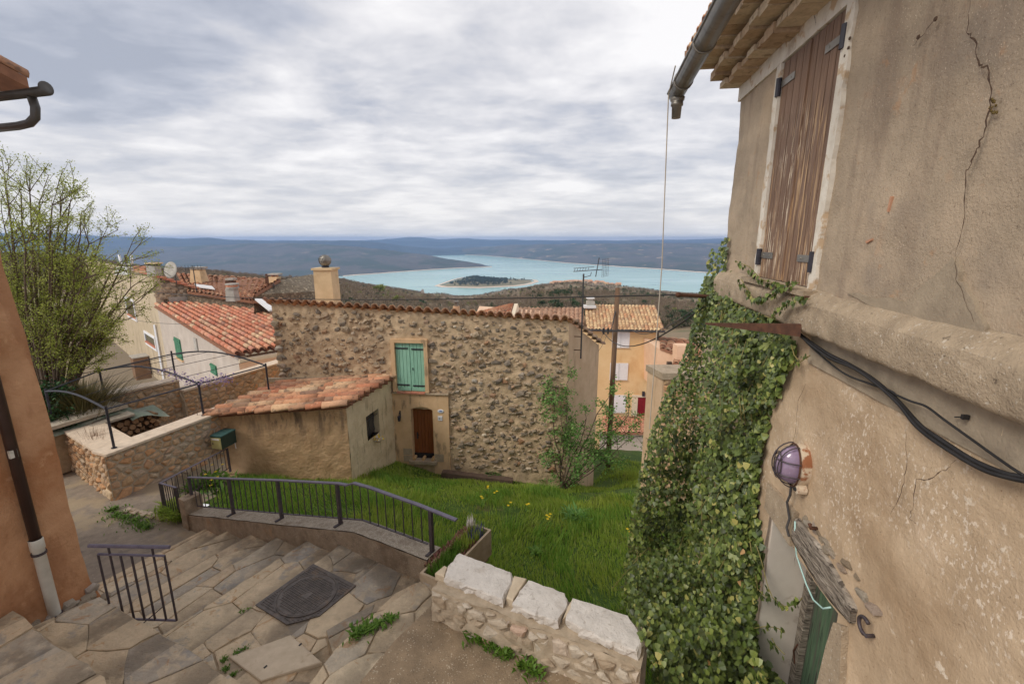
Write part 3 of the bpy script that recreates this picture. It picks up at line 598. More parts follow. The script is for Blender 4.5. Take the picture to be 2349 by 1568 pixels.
# yard surface
def yard_pt(i, j): x = -7.6 + 16*i; y = 3.4 + 15.6*j; return Vector((x, y, yard_z(x, y)))
YARD_POLY = [tuple(SP(-1.55, .3)[:2]), tuple(SP(4.2, .3)[:2]), (-6.35, 8.6), (-6.9, 10.6), (-4.3, 11.05), (-3.75, 13.5), (1.7, 12.95), (2.75, 14.5), (4.2, 17.5), (6.5, 16.5), (4.6, 11.5), (2.4, 6.5), (1.6, 4.2), (1.0, 3.5), (-.6, 4.4)]
yg = MB().grid(yard_pt, 90, 90)
YP2 = ccw([tuple(p) for p in YARD_POLY]); _c = (sum(p[0] for p in YP2)/len(YP2), sum(p[1] for p in YP2)/len(YP2))
keepf = [f for f in yg.f if any(inside(YP2, yg.v[i].x, yg.v[i].y) for i in f) or yg.v[f[0]].y > 10.6 or (yg.v[f[0]].x > -1 and yg.v[f[0]].y > 3.9)]
yg.f = keepf; yg.m = [0]*len(keepf)
tag(yg.build('yard_ground', M['yard'], smooth=True), kind='structure')

def grass_patch(name, poly, n, h0, h1, zf, mat_, w=.011, lean=.45, seed=1, keep=None):
    rs = np.random.RandomState(seed); xs = [p[0] for p in poly]; ys = [p[1] for p in poly]
    V, F = [], []; k = 0; tries = 0
    while k < n and tries < n*12:
        tries += 1
        x, y = rs.uniform(min(xs), max(xs)), rs.uniform(min(ys), max(ys))
        if not inside(poly, x, y): continue
        dens = .62 + .9*fbm((x, y, 9), 2, .8)
        if rs.rand() > dens: continue
        hh = rs.uniform(h0, h1)*(.75 + .9*max(-.4, fbm((x, y, 4), 2, .7)))
        if keep and not keep(x, y): continue
        z = zf(x, y) - .01; a = rs.uniform(0, 6.28); la = a*.25 + 2.6*fbm((x, y, 1), 2, .5) + 1.0; l = rs.uniform(.1, lean)*hh
        dx, dy = math.cos(a)*w*rs.uniform(.6, 1.3), math.sin(a)*w; lx, ly = math.cos(la)*l, math.sin(la)*l
        b = len(V)
        V += [(x - dx, y - dy, z), (x + dx, y + dy, z), (x - dx*.7 + lx*.3, y - dy*.7 + ly*.3, z + hh*.55), (x + dx*.7 + lx*.3, y + dy*.7 + ly*.3, z + hh*.55), (x + lx, y + ly, z + hh*.92)]
        F += [b, b + 1, b + 3, b, b + 3, b + 2, b + 2, b + 3, b + 4]; k += 1
    o = bpy.data.objects.new(name, arr_mesh(name, V, F, 3, mat_)); C.objects.link(o); return tag(o, kind='stuff')
grass_patch('grass', YARD_POLY, 66000, .08, .22, yard_z, M['grass'], .0095, .6, 1)
edge = [p for p in YARD_POLY]
def near_edge(x, y): return fbm((x, y, 2), 2, .9) > .12 and y < 11.8 or (x < -3.5 and 7.5 < y < 10.4)
grass_patch('tall_grass', YARD_POLY, 12000, .18, .34, yard_z, M['grass_dark'], .011, .7, 2, near_edge)

# manhole
mc = Vector((-2.4, 4.55, ZL + .012)); hs = .385
t = thing('manhole_cover', 'square cast iron manhole frame with a round chequered lid in the stair landing', 'manhole cover', mc)
cut = .16
sq = [mc + E1*a*hs + E2*b*hs for a, b in ((-1, -1), (1, -1), (1, 1), (-1, 1))]
ring_o = [mc + (E1*math.cos(w) + E2*math.sin(w))*.325 for w in [2*math.pi*k/40 for k in range(40)]]
fr = MB().extrude([mc - E1*hs*.45 - E2*hs, mc + E1*hs - E2*hs, mc + E1*hs + E2*hs, mc - E1*hs + E2*hs, mc - E1*hs - E2*hs*.35], UP*.012)
fr.build('frame', M['cast_iron'], t)
tz = UP*.013
MB().lathe(mc + tz, UP, [(0, .335), (.010, .335), (.012, .325), (.004, .318), (.004, .29), (.0, .29)], 40).build('rim', M['cast_iron'], t)
MB().lathe(mc + tz, UP, [(0, .312), (.005, .312), (.007, .306), (.007, .03), (.003, .028), (.003, .0)], 40).build('lid', M['cast_iron'], t)
st_ = MB()
for i in range(-26, 27):
    for j in range(-26, 27):
        p = mc + E1*(i*.0285) + E2*(j*.0285); d = math.hypot(i*.0285, j*.0285)
        if abs(i*.0285) > hs - .02 or abs(j*.0285) > hs - .02: continue
        if i*.0285*-1 + j*.0285*-1 > hs*1.35: continue
        if .05 < d < .285: st_.box(p + UP*.022, E1*.008, E2*.008, UP*.004)
        elif d > .35: st_.box(p + UP*.014, E1*.009, E2*.006, UP*.004)
st_.build('chequer_studs', M['cast_iron'], t, kind='stuff')
# pale cover slab
t = thing('cover_slab', 'pale rectangular stone cover slab with two small lifting slots set among the flagstones', 'cover slab', (-2.36, 3.72, ZL))
q = [on_level(u, v, ZL) for u, v in ((668, 1459), (741, 1523), (598, 1567), (524, 1510))]
cq = sum(q, Vector())/4
sl = slab_mb([(p.x, p.y) for p in q], Vector((0, 0, ZL)), Vector((1, 0, 0)), Vector((0, 1, 0)), UP, .03, .004, .01, .002, .004, .02)
sl.build('slab', M['slab_pale'], t)
for k, (u, v) in enumerate(((689, 1477), (609, 1528))):
    p = on_level(u, v, ZL + .033); MB().box(p, E2*.016, E1*.009, UP*.002).build('slot', M['black'], t)

# weeds at joints
def weed(name, label, pts, n, h, m=M['weed'], spread=.14, cat='weed', broad=.012):
    p0 = Vector(pts[0]); t = thing(name, label, cat, p0); V, F = [], []
    for _ in range(n):
        p = Vector(random.choice(pts)) + Vector((rnd(-1, 1), rnd(-1, 1), 0))*spread*abs(random.gauss(0, .6)); a = rnd(0, 6.28); hh = h*rnd(.4, 1); l = rnd(.3, 1.1)*hh
        d = Vector((math.cos(a), math.sin(a), 0)); s = Vector((-d.y, d.x, 0))*broad*rnd(.6, 1.3); b = len(V)
        V += [p, p + d*l*.5 + UP*hh*.6 - s, p + d*l*.5 + UP*hh*.6 + s, p + d*l + UP*hh*.75]; F += [b, b + 1, b + 2, b + 1, b + 3, b + 2]
    me = arr_mesh(name + '_leaves', [tuple(v - p0) for v in V], F, 3, m); o = place('leaves', me, t); o['kind'] = 'stuff'
    return t
weed('weed_tuft', 'green weed tuft spreading on the step between manhole cover and alley pavement', [on_level(u, v, -3.69) for u, v in ((820, 1458), (845, 1446), (868, 1436), (830, 1452), (895, 1425))], 420, .09, spread=.09)
weed('weed_tuft', 'thin weeds growing along the left end of the pale cover slab', [on_level(u, v, ZL) for u, v in ((515, 1515), (520, 1535), (535, 1550), (560, 1490), (545, 1500))], 260, .045, spread=.05, broad=.006)
weed('weed_tuft', 'low weed patch growing on the asphalt lane before the stone terrace wall', [on_level(u, v, -5.23) for u, v in ((270, 1182), (290, 1188), (310, 1195), (325, 1205), (338, 1210), (258, 1170))], 900, .09, spread=.22)
weed('weed_tuft', 'tall grass tuft round the short gate railing post', [on_level(u, v, -5.23) for u, v in ((385, 1185), (400, 1190), (415, 1195), (405, 1180), (420, 1180), (390, 1175), (430, 1190))], 1100, .36, M['grass'], spread=.16)
weed('weed_tuft', 'weeds at the foot of the white capped wall', [on_level(u, v, ZG) for u, v in ((1090, 1460), (1110, 1475), (1135, 1485), (1160, 1505), (1200, 1530), (1225, 1545))], 500, .1, spread=.1)
weed('weed_tuft', 'tiny weed in the flagstone joint beside the small railing', [on_level(u, v, ZL) for u, v in ((560, 1402), (570, 1397), (550, 1404))], 70, .03, spread=.04, broad=.005)

# ------------------------------------------------------------------ low wall with railing along the stairs
def RW(u, v, t=.12): p = on_wall(u, v, SP(0, t), rad(151)); return (p - A0).dot(E1), p.z
t = thing('low_stair_wall', 'low concrete wall with pale gravel top carrying the long railing beside the stairs', 'low wall', SP(0, .12, -4.5))
top = [(-1.52, -3.73), (-.9, -3.745), (-.3, -3.77), (0.05, -3.86), (1.28, -4.19), (2.6, -4.53), (4.1, -4.92)]
w = MB()
def lw(i, j, face):
    s = lerp(-1.52, 4.1, i); z = interp(s, top)
    n = .012*fbm((s*3, j*2, 7 if face else 3), 3)
    if face == 0: return SP(s, -.012 + n*1.2, lerp(-6.3, z - .012, j))       # stair side
    if face == 2: return SP(s, .26 + n, lerp(z - .012, -6.3, j))
    return SP(s, lerp(-.012, .26, j), z + n*.9)
w.grid(lambda i, j: lw(i, j, 0), 90, 24, 0); w.grid(lambda i, j: lw(i, j, 2), 90, 6, 0)
w.build('wall_body', [M['concrete']], t, smooth=True)
MB().grid(lambda i, j: lw(i, j, 1) + UP*.001, 90, 8).build('wall_top', M['low_wall_top'], t, smooth=True)
MB().add([SP(4.1, -.012, -6.3), SP(4.1, .26, -6.3), SP(4.1, .26, -4.935), SP(4.1, -.012, -4.935)], [(0, 3, 2, 1)]).build('wall_end', M['concrete'], t)
s0, z0 = RW(428, 1140)
MB().box(SP(4.2, .1, -5.15), E1*.1, E2*.15, UP*.52).build('end_pillar', M['concrete'], t)

t = thing('stair_railing', 'long dark iron railing with thin bars on the low wall between stairs and yard', 'railing', SP(0, .14, -3.8))
TT = .14
rail = [RW(u, v, TT) for u, v in ((433, 1094), (520, 1097), (640, 1101), (776, 1108), (797, 1112), (811, 1107), (850, 1118), (900, 1136), (960, 1157), (1010, 1177), (1047, 1192))]
rp = [SP(s, TT, z) for s, z in rail]
rb = MB()
for a, b in zip(rp, rp[1:]): rb.span(a, b, .05, .018)
rb.build('handrail', M['iron_top'], t)
def rail_z(s):
    q = sorted(rail); return interp(s, q)
bot = lambda s: interp(s, top) + (.09 if s < 2.6 else .09)
bb = MB(); ss = [-1.42, -1.0, -.5, -.3, 0, .6, 1.3, 2, 2.6, 3.3, 4.05]
for a, b in zip(ss, ss[1:]): bb.span(SP(a, TT, bot(a)), SP(b, TT, bot(b)), .028, .01)
bb.build('bottom_rail', M['iron'], t)
posts = [RW(445, 1168, TT)[0], RW(537, 1185, TT)[0], RW(648, 1198, TT)[0], RW(783, 1217, TT)[0], -1.48]
for s in posts:
    p = MB().box(SP(s, TT, (rail_z(s) + interp(s, top))/2), E1*.022, E2*.022, UP*((rail_z(s) - interp(s, top))/2))
    p.box(SP(s, TT - .04, interp(s, top) + .01), E1*.02, E2*.07, UP*.008); p.build('post', M['iron'], t)
bars = []
ps = sorted(posts)
for a, b in zip(ps, ps[1:]):
    n = max(2, round((b - a)/.148)); bars += [a + (b - a)*k/n for k in range(1, n)]
for s in bars:
    MB().tube([SP(s, TT, bot(s)), SP(s, TT, rail_z(s) - .008)], .0075, 6, False).build('baluster', M['iron'], t)

# gate railing along the brick path
PZ = -5.22
gp0 = on_level(381, 1182, PZ); gp1 = Vector((-7.15, 10.55, -5.75)); gp2 = SP(4.3, .1, PZ)
t = thing('path_railing', 'thin bar railing between brick path and grass ending at the mailbox', 'railing', gp0)
def seg_rail(p, q, hp, hq, n, end_posts=(True, True)):
    r = MB(); r.span(p + UP*hp, q + UP*hq, .035, .014); r.build('handrail', M['iron_top'], t)
    r = MB(); r.span(p + UP*.12, q + UP*.12, .02, .01); r.build('bottom_rail', M['iron'], t)
    for k in range(1, n): a = p.lerp(q, k/n); MB().tube([a + UP*.1, a + UP*lerp(hp, hq, k/n)], .0075, 6, False).build('baluster', M['iron'], t)
    for k, a, hh in ((0, p, hp), (1, q, hq)):
        if end_posts[k]: MB().box(a + UP*hh/2, Vector((.02, 0, 0)), Vector((0, .02, 0)), UP*hh/2).build('post', M['iron'], t)
hp = (on_wall(368, 1106, gp0, rad(110)).z - gp0.z)
seg_rail(gp0, gp1, hp, hp*.92, 15)
gm = gp0.lerp(gp2, .62)
seg_rail(gp0, gm, hp, hp*.98, 7, (False, True))

# brick path
t = thing('brick_path', 'narrow path of pale clay pavers along the stone terrace wall', 'path', (-6.6, 8, PZ))
a, b = on_level(288, 1168, PZ), on_level(368, 1187, PZ)
d = (Vector((-7.5, 10.7, -5.72)) - Vector((-6.9, 8.3, PZ))); dn = Vector((d.x, d.y, 0)).normalized(); sl_ = d.z/Vector((d.x, d.y)).length
nn = (b - a).length; ax = (b - a)/nn
k = 0
MB().box(a + ax*nn/2 + dn*1.4 + UP*(-.06 + sl_*1.4), ax*nn/2, (dn + UP*sl_)*1.45, UP*.05).build('sand_bed', M['flag_bed'], t)
for row in range(int(nn/.115) + 1):
    for col in range(13):
        y = col*.222 + (.11 if row % 2 else 0); x = row*.115 + .05
        p = a + ax*x + dn*y + UP*(sl_*y + .0)
        MB().box(p + UP*rnd(-.004, .004), ax*.051, (dn + UP*sl_)*.104, UP*.012).build('paver', M['paver'], t)

# small barrier by the orange house
by = 4.22
def BP(u, v): return at_depth(u, v, by)
t = thing('small_railing', 'small free ending iron railing at the corner of the orange house', 'railing', BP(405, 1422))
tb = MB(); tb.tube([BP(204, 1251), BP(389, 1254)], .02, 10); tb.build('handrail', M['iron_top'], t)
MB().tube([BP(225, 1270), BP(378, 1274)], .013, 8).build('top_rail', M['iron_top'], t)
MB().tube([BP(306, 1419), BP(405, 1422)], .012, 8).build('bottom_rail', M['iron_top'], t)
for i, (u0, v0, u1, v1) in enumerate(((226, 1271, 252, 1395), (250, 1254, 282, 1412), (277, 1272, 307, 1419), (302, 1272, 331, 1420), (327, 1273, 355, 1421), (350, 1254, 380, 1421), (378, 1274, 405, 1422))):
    a, b = BP(u0, v0), BP(u1, v1); a.x = (a.x + b.x)/2 ; b.x = a.x
    if i in (0, 1): b.z -= .1
    MB().tube([a, b], .011, 8).build('baluster', M['iron'], t)
MB().tube([BP(372, 1392), BP(329, 1428)], .006, 6).build('brace', M['iron'], t)

# ------------------------------------------------------------------ planter trough
o0 = on_level(963, 1313, -3.6); L, W, H = 1.04, .29, .36
t = thing('planter_trough', 'long concrete planter trough at the stair top filled with sedum and grass', 'planter', o0 - UP*H)
def TP(a, b, z): return o0 + E2*a - E1*b + UP*z
tr = MB(); th = .028
for a0, a1, b0, b1 in ((0, L, 0, th), (0, L, W - th, W), (0, th, th, W - th), (L - th, L, th, W - th)):
    tr.extrude([TP(a0, b0, 0), TP(a1, b0, 0), TP(a1, b1, 0), TP(a0, b1, 0)], UP*-H)
tr.build('trough', M['trough'], t)
MB().extrude([TP(th, th, -.05), TP(L - th, th, -.05), TP(L - th, W - th, -.05), TP(th, W - th, -.05)], UP*-.2).build('soil', M['soil'], t)
MB().box(TP(.1, W/2, -H - .035), E2*.05, E1*.12, UP*.033).build('foot', M['concrete'], t); MB().box(TP(L - .1, W/2, -H - .035), E2*.05, E1*.12, UP*.033).build('foot', M['concrete'], t)
def tuft(name, label, parent, n, box, hmin, hmax, m, w=.004, lean=.6):
    V, F = [], []; org = BASE[parent.name]
    for _ in range(n):
        p = TP(rnd(box[0], box[1]), rnd(box[2], box[3]), -.05); a = rnd(0, 6.28); d = Vector((math.cos(a), math.sin(a), 0)); hh = rnd(hmin, hmax); l = rnd(.1, lean)*hh; s = Vector((-d.y, d.x, 0))*w; b = len(V)
        V += [p - s, p + s, p + d*l*.4 + UP*hh*.6 + s*.8, p + d*l*.4 + UP*hh*.6 - s*.8, p + d*l + UP*hh]; F += [b, b + 1, b + 2, b, b + 2, b + 3, b + 3, b + 2, b + 4]
    o = place(name, arr_mesh(name, [tuple(v - org) for v in V], F, 3, m), parent); o['kind'] = 'stuff'
tuft('grass_tuft', '', t, 900, (.05, .6, .05, .24), .06, .16, M['weed'])
tuft('grass_tuft', '', t, 600, (.55, .98, .05, .24), .06, .17, M['grass'])
tuft('sedum_mat', '', t, 900, (.1, .95, -.03, .07), .03, .1, M['sedum'], .011, .5)
tuft('sedum_mat', '', t, 260, (.45, .8, .16, .25), .03, .09, M['sedum'], .01, .5)
tuft('flower_spikes', '', t, 60, (.72, .98, .12, .25), .1, .2, M['muscari'], .006, .2)
tuft('flower_spikes', '', t, 26, (.9, 1.0, 0, .06), .15, .22, M['white_flower'], .012, .4)

# ------------------------------------------------------------------ white capped retaining wall
t = thing('capped_rubble_wall', 'low rough rubble wall with three big white capstones above the yard', 'wall', (.2, 3.3, ZG))
nf0, nf1 = Vector((-.74, 3.70, 0)), Vector((1.0, 2.88, 0))
wd = (nf1 - nf0).normalized(); wn_ = Vector((wd.y, -wd.x, 0)); WLEN = (nf1 - nf0).length     # wn_: towards the alley
def capz(s): return -3.2
body = MB()
def wbp(i, j): s = lerp(0, WLEN, i); z = lerp(ZG - .1, capz(s), j); return nf0 + wd*s + wn_*(.02 + .045*(1 - j) + .035*fbm((s, z, 5), 4, 4.5)) + UP*z
body.grid(wbp, 90, 20)
body.grid(lambda i, j: nf0 + wd*lerp(0, WLEN, i) + wn_*lerp(.02 + .035*fbm((lerp(0, WLEN, i), capz(0), 5), 4, 4.5), -.36, j) + UP*(capz(0) + .012*fbm((i*5, j*2, 1), 3, 2)), 60, 8)
body.grid(lambda i, j: nf0 + wn_*lerp(-.36, .03, i) + wd*(.03*fbm((i*2, j*3, 8), 3, 1.5)) + UP*lerp(-5.6, capz(0), j), 10, 24)
body.grid(lambda i, j: nf0 + wd*lerp(WLEN, 0, i) - wn_*.36 + UP*lerp(-5.7, capz(0), j), 20, 10)
body.build('mortar_core', M['wall_joint'], t, smooth=True)
pts = scatter_pts(.05, WLEN - .05, ZG + .02, capz(0) - .02, .125, .1, .4)
rock_meshes = []
def rock(seed, n=18, flat=.55):
    rs = random.Random(seed); bm = bmesh.new()
    for _ in range(n):
        a, z = rs.uniform(0, 6.28), rs.uniform(-1, 1); r = math.sqrt(1 - z*z); k = rs.uniform(.82, 1.05)
        bm.verts.new((math.copysign(abs(r*math.cos(a))**.75, math.cos(a))*k, math.copysign(abs(r*math.sin(a))**.75, math.sin(a))*k, z*k))
    res = bmesh.ops.convex_hull(bm, input=bm.verts[:])
    bmesh.ops.delete(bm, geom=list({g for g in res['geom_interior'] + res['geom_unused'] if isinstance(g, bmesh.types.BMVert)}), context='VERTS')
    me = bpy.data.meshes.new('rock'); bm.to_mesh(me); bm.free(); return me
def rocks(m, k=12, n=18, s0=0):
    out = []
    for i in range(k): me = rock(i + s0, n); me.materials.append(m); out.append(me)
    return out
RUB = rocks(M['rubble']); WST = rocks(M['ochre_stone'], 10, 20, 40)
WS2 = rocks(mat('pale_rubble', [(.3, c(150, 134, 114)), (.7, c(196, 182, 160))], 8, random_by='object', rnd_stops=[(0, c(160, 138, 112)), (.35, c(186, 168, 144)), (.7, c(206, 194, 176)), (.86, c(192, 150, 124)), (1, c(224, 218, 206))], rnd_mix=.7, coord='obj', bump=[(12, .8, .03), (50, .5, .01)]), 12, 22, 80)
def frame_basis(p, ex, ey, en, sx, sy, sn, roll):
    cr_, sr = math.cos(roll), math.sin(roll); a, b = ex*cr_ + ey*sr, ey*cr_ - ex*sr
    m = Matrix(((a.x*sx, b.x*sy, en.x*sn, p.x), (a.y*sx, b.y*sy, en.y*sn, p.y), (a.z*sx, b.z*sy, en.z*sn, p.z), (0, 0, 0, 1))); return m
stone_face(t, nf0 + UP*(capz(0) - .015) + wn_*.028, wd, (wn_ + UP*.12).normalized(), WLEN, lambda s: 0, -.38, .135, .088, WS2[0].materials[0], joint=.012, hh=.045, bulge=.007, aspect=1.35, big=((.62, -.2, .13), (.1, -.1, .09), (1.3, -.22, .1)))
for k in range(5):
    p = nf0 - wn_*rnd(-.02, .34) - wd*.02 + UP*rnd(-3.75, -3.3)
    place('stone', random.choice(WS2), t, basis=frame_basis(p, wn_, UP, -wd, rnd(.06, .1), rnd(.05, .09), .06, rnd(-.4, .4)))
ZC = -3.12
caps = [((1053, 1267), (1172, 1311), (1176, 1330), (1153, 1375), (1071, 1340), (1020, 1322), (1027, 1296)),
        ((1211, 1328), (1296, 1358), (1303, 1386), (1280, 1425), (1228, 1407), (1173, 1384)),
        ((1313, 1369), (1440, 1410), (1478, 1466), (1462, 1492), (1378, 1461), (1297, 1419))]
for cp in caps:
    q = [on_level(u, v, ZC) for u, v in cp]
    o2 = []
    for a, b in zip(q, q[1:] + q[:1]):
        n = max(2, int((b - a).length/.035))
        for k in range(n): o2.append(a.lerp(b, k/n))
    cc_ = sum(o2, Vector())/len(o2); n = len(o2); rings = []; sd_ = rnd(0, 50)
    for zz_, kk, am in ((capz(0) - .05, .93, .03), (capz(0) - .005, .985, .035), (capz(0) + .035, 1.015, .03), (ZC - .012, 1.0, .016), (ZC, .965, .008), (ZC + .004, .6, .004), (ZC + .006, .25, .004)):
        for k, p in enumerate(o2):
            w_ = cc_ + (p - cc_)*kk; dv_ = (p - cc_).normalized(); w_ = w_ + dv_*am*1.3*fbm((p.x*9, p.y*9, zz_*16 + sd_), 3, 1.4); rings.append(Vector((w_.x, w_.y, zz_ + am*.5*fbm((w_.x*6, w_.y*6, sd_), 3, 1.5))))
    Fc = [(r*n + k, r*n + (k + 1) % n, (r + 1)*n + (k + 1) % n, (r + 1)*n + k) for r in range(6) for k in range(n)] + [tuple(6*n + k for k in range(n))]
    if area2([(p.x, p.y) for p in o2]) < 0: Fc = [f[::-1] for f in Fc]
    MB().add(rings, Fc).build('capstone', M['white_stone'], t)
for cp in (((996, 1313), (1020, 1294), (1026, 1297), (1018, 1322)), ((1180, 1316), (1210, 1325), (1176, 1376), (1160, 1368)), ((1290, 1419), (1301, 1388), (1312, 1370), (1330, 1378), (1320, 1395))):
    q = [on_level(u, v, ZC - .01) for u, v in cp]
    slab_mb([(p.x, p.y) for p in q], Vector((0, 0, capz(0))), Vector((1, 0, 0)), Vector((0, 1, 0)), UP, ZC - capz(0) - .012, .003, .012, .004, .008, .012).build('stone', M['slab_pale'], t)

# ------------------------------------------------------------------ orange house on the left
oc = Vector((-4.87, 4.63, 0)); OD = h2(rad(75))     # wall runs from the camera side to this corner
prof = [(540, 0), (612, 12), (760, 60), (905, 100), (1000, 130), (1100, 150), (1180, 168), (1270, 190), (1335, 212), (1368, 238), (1400, 250)]
def ox(z):
    pts = sorted(((at_depth(u, v, oc.y).z, at_depth(u, v, oc.y).x) for v, u in prof)); return interp(z, pts)
t = thing('orange_house', 'orange ochre plastered house at the far left with downpipe and worn corner', 'house', (-5.2, 3, -4))
ON = Vector((OD.y, -OD.x, 0))
def ow(i, j):
    z = lerp(-4.6, 1.15, j); s = lerp(-5.5, 0, i); p = Vector((ox(z), oc.y, 0)) + OD*s
    return p + ON*(.03*fbm((s, z, 2), 3, 1.6) - (.03*sstep(-.25, 0, s))) + UP*z
wl_ = MB(); wl_.grid(ow, 60, 70)
far = h2(rad(165))
wl_.grid(lambda i, j: Vector((ox(lerp(-4.6, 1.15, j)), oc.y, 0)) + ON*(-.03) + far*lerp(0, 6, i) + UP*lerp(-4.6, 1.15, j) + ON*.03*fbm((0, lerp(-4.6, 1.15, j), 2), 3, 1.6), 12, 70)
wl_.build('wall', M['orange_plaster'], t, smooth=True)
for k in range(26):   # bare footing stones where the plaster has fallen
    s = rnd(-.62, .04); z = -4.12 + rnd(-.1, .13) - .1*abs(s + .3); p = Vector((ox(z), oc.y, 0)) + OD*s + ON*(-.01) + UP*z
    place('stone', random.choice(WS2), t, basis=frame_basis(p, OD, UP, ON, rnd(.05, .1), rnd(.03, .06), rnd(.04, .08), rnd(-.3, .3)))
# roof: slopes away to the far side
e0 = at_depth(62, 178, 4.75)
rdn = (h2(rad(75)) - UP*.36).normalized(); rac = far
ro = MB()
pr = e0 - rdn*6
ro.extrude([e0, e0 + far*7, pr + far*7, pr], UP*-.09)
roof = ro.build('roof', M['tile_bed'], t)
tl = None
def tile_mesh(name, r0, r1, L, m, seg=7, th=.014):
    """canal tile along +x from wide lower end (x=0) to narrow upper end (x=-L... here +L); arched over z"""
    V, F = [], []
    for (x, r) in ((0, r0), (L, r1)):
        for rr in (r, r - th):
            for k in range(seg + 1):
                w = math.pi*k/seg; V.append((x, math.cos(w)*rr, math.sin(w)*rr*.95))
    n = seg + 1
    for k in range(seg):
        F += [(k, k + 1, 2*n + k + 1, 2*n + k), (n + k + 1, n + k, 3*n + k, 3*n + k + 1), (k + 1, k, n + k, n + k + 1), (2*n + k, 2*n + k + 1, 3*n + k + 1, 3*n + k)]
    F += [(0, 2*n, 3*n, n), (seg, n + seg, 3*n + seg, 2*n + seg)]
    me = bpy.data.meshes.new(name); me.from_pydata(V, [], F); me.materials.append(m); me.polygons.foreach_set('use_smooth', [True]*len(F)); me.update(); return me
TILE = tile_mesh('roof_tile', .115, .095, .46, M['tile']); TILE_OLD = tile_mesh('old_tile', .115, .095, .46, M['tile_old'], th=.02); TILE_RED = tile_mesh('roof_tile_red', .12, .1, .5, M['tile_red'])
def tile_basis(p, up_slope, across, nrm, sc_=1.0, roll=0.0):
    a, b, n = up_slope, across, nrm
    if a.cross(b).dot(n) < 0: b = -b
    m = Matrix(((a.x*sc_, b.x*sc_, n.x*sc_, p.x), (a.y*sc_, b.y*sc_, n.y*sc_, p.y), (a.z*sc_, b.z*sc_, n.z*sc_, p.z), (0, 0, 0, 1)))
    return m
def tiles(parent, O, down, across, length, width, pitch, expo, mesh, jit=.012, skip=None, name='roof_tile', first=0):
    """rows of cover tiles; O is the lower corner, DOWN points down the slope"""
    n = across.cross(-down).normalized()
    if n.z < 0: n = -n
    nr, ncol = int(length/expo + .5), int(width/pitch + .5)
    for r in range(nr):
        for k in range(ncol):
            p = O - down*(r*expo) + across*((k + .5)*pitch)
            if skip and skip(r, k, p): continue
            up = (-down + across*rnd(-.02, .02) + n*(.045 + rnd(-.01, .01))).normalized(); ac = (across - up*across.dot(up)).normalized(); nn = up.cross(ac); nn = nn if nn.z > 0 else -nn
            place(name, mesh, parent, basis=tile_basis(p + n*rnd(-.004, .006) + down*rnd(-jit, jit) + across*rnd(-jit, jit)*.6, up, ac, nn, rnd(.95, 1.04)))
def channels(O, down, across, length, width, pitch, m, name, parent, expo=.4, amp=.05):
    """the trough tiles between the covers: one corrugated sheet with a step at every course"""
    n = across.cross(-down).normalized(); n = n if n.z > 0 else -n
    nr = max(1, int(length/expo + .5)); nc = max(2, int(width/pitch + .5))*6
    def f(i, j):
        x = i*width; y = j*length; q = (y/expo) % 1.0
        return O - down*y + across*x + n*(amp*(math.cos(2*math.pi*x/pitch)*.5*(-1) - .5) + .018*(1 - q))
    return MB().grid(f, nc, nr*3).build(name, m, parent, smooth=True)
pT = e0 + UP*.005
tiles(t, pT + far*.0 + rdn*.03, rdn, far, 1.9, 1.0, .23, .38, TILE)
# far gutter and outlet pipe
g0 = at_depth(118, 198, 4.95); gx = far
gu = MB()
def half_pipe(p, d, L, r, segl=1):
    a = d.cross(UP).normalized(); V = []
    for x in (0, L):
        for rr in (r, r - .006):
            for k in range(9): w = math.pi + math.pi*k/8; V.append(p + d*x + a*math.cos(w)*rr + UP*math.sin(w)*rr)
    F = []
    for k in range(8): F += [(k, k + 1, 18 + k + 1, 18 + k), (9 + k + 1, 9 + k, 27 + k, 27 + k + 1), (k, 9 + k, 9 + k + 1, k + 1), (18 + k + 1, 27 + k + 1, 27 + k, 18 + k)]
    F += [(0, 18, 27, 9), (8, 17, 35, 26)]
    return V, F
gq = at_depth(105, 203, 4.95)
V, F = half_pipe(gq, far, 3.0, .066); gu.add(V, F); gu.lathe(gq, -far, [(0, .066), (.004, .066), (.005, .0)], 16)
gu.build('gutter', M['dark_gutter'], t, smooth=True)
dp = [gq + far*.22 - UP*.06, gq + far*.2 - UP*.16, gq + far*.23 - UP*.25, gq + far*.33 - UP*.3, gq + far*.5 - UP*.315, gq + far*1.6 - UP*.34 - OD*.05]
MB().tube(dp, .04, 12).build('outlet_pipe', M['dark_gutter'], t, smooth=True)
# downpipe on the near wall
def OW(u, v, off=.08): return on_wall(u, v, Vector((ox(-3), oc.y, 0)) + ON*off, rad(75))
pp = [OW(0, 905), OW(30, 1030), OW(84, 1240)]
a_, b_ = OW(84, 1240), OW(128, 1420)
ax_ = Vector(((a_.x + b_.x)/2, (a_.y + b_.y)/2, 0))
pt = thing('downpipe', 'brown drainpipe with grey white plastic lower length on the orange wall', 'drainpipe', ax_ + UP*b_.z)
MB().tube([ax_ + UP*1.2, ax_ + UP*(a_.z)], .048, 14).build('upper_pipe', M['brown_pipe'], pt, smooth=True)
zz = b_.z
MB().tube([ax_ + UP*(a_.z + .03), ax_ + UP*(a_.z + .02), ax_ + UP*(a_.z - .09), ax_ + UP*(a_.z - .1), ax_ + UP*(zz + .02), ax_ + UP*(zz - .04) + ON*.01, ax_ + UP*(zz - .09) + ON*.05, ax_ + UP*(zz - .12) + ON*.1], [.055, .06, .06, .052, .052, .053, .056, .06], 16, False).build('lower_pipe', M['white_pipe'], pt, smooth=True)
MB().lathe(ax_ + UP*(zz - .117) + ON*.096, (ON - UP*.5), [(0, .05), (.003, .05)], 16).build('outlet', M['black'], pt)
MB().box(OW(28, 1040, .1), OD*.03, UP*.04, ON*.025).build('clip', M['white_pipe'], pt)
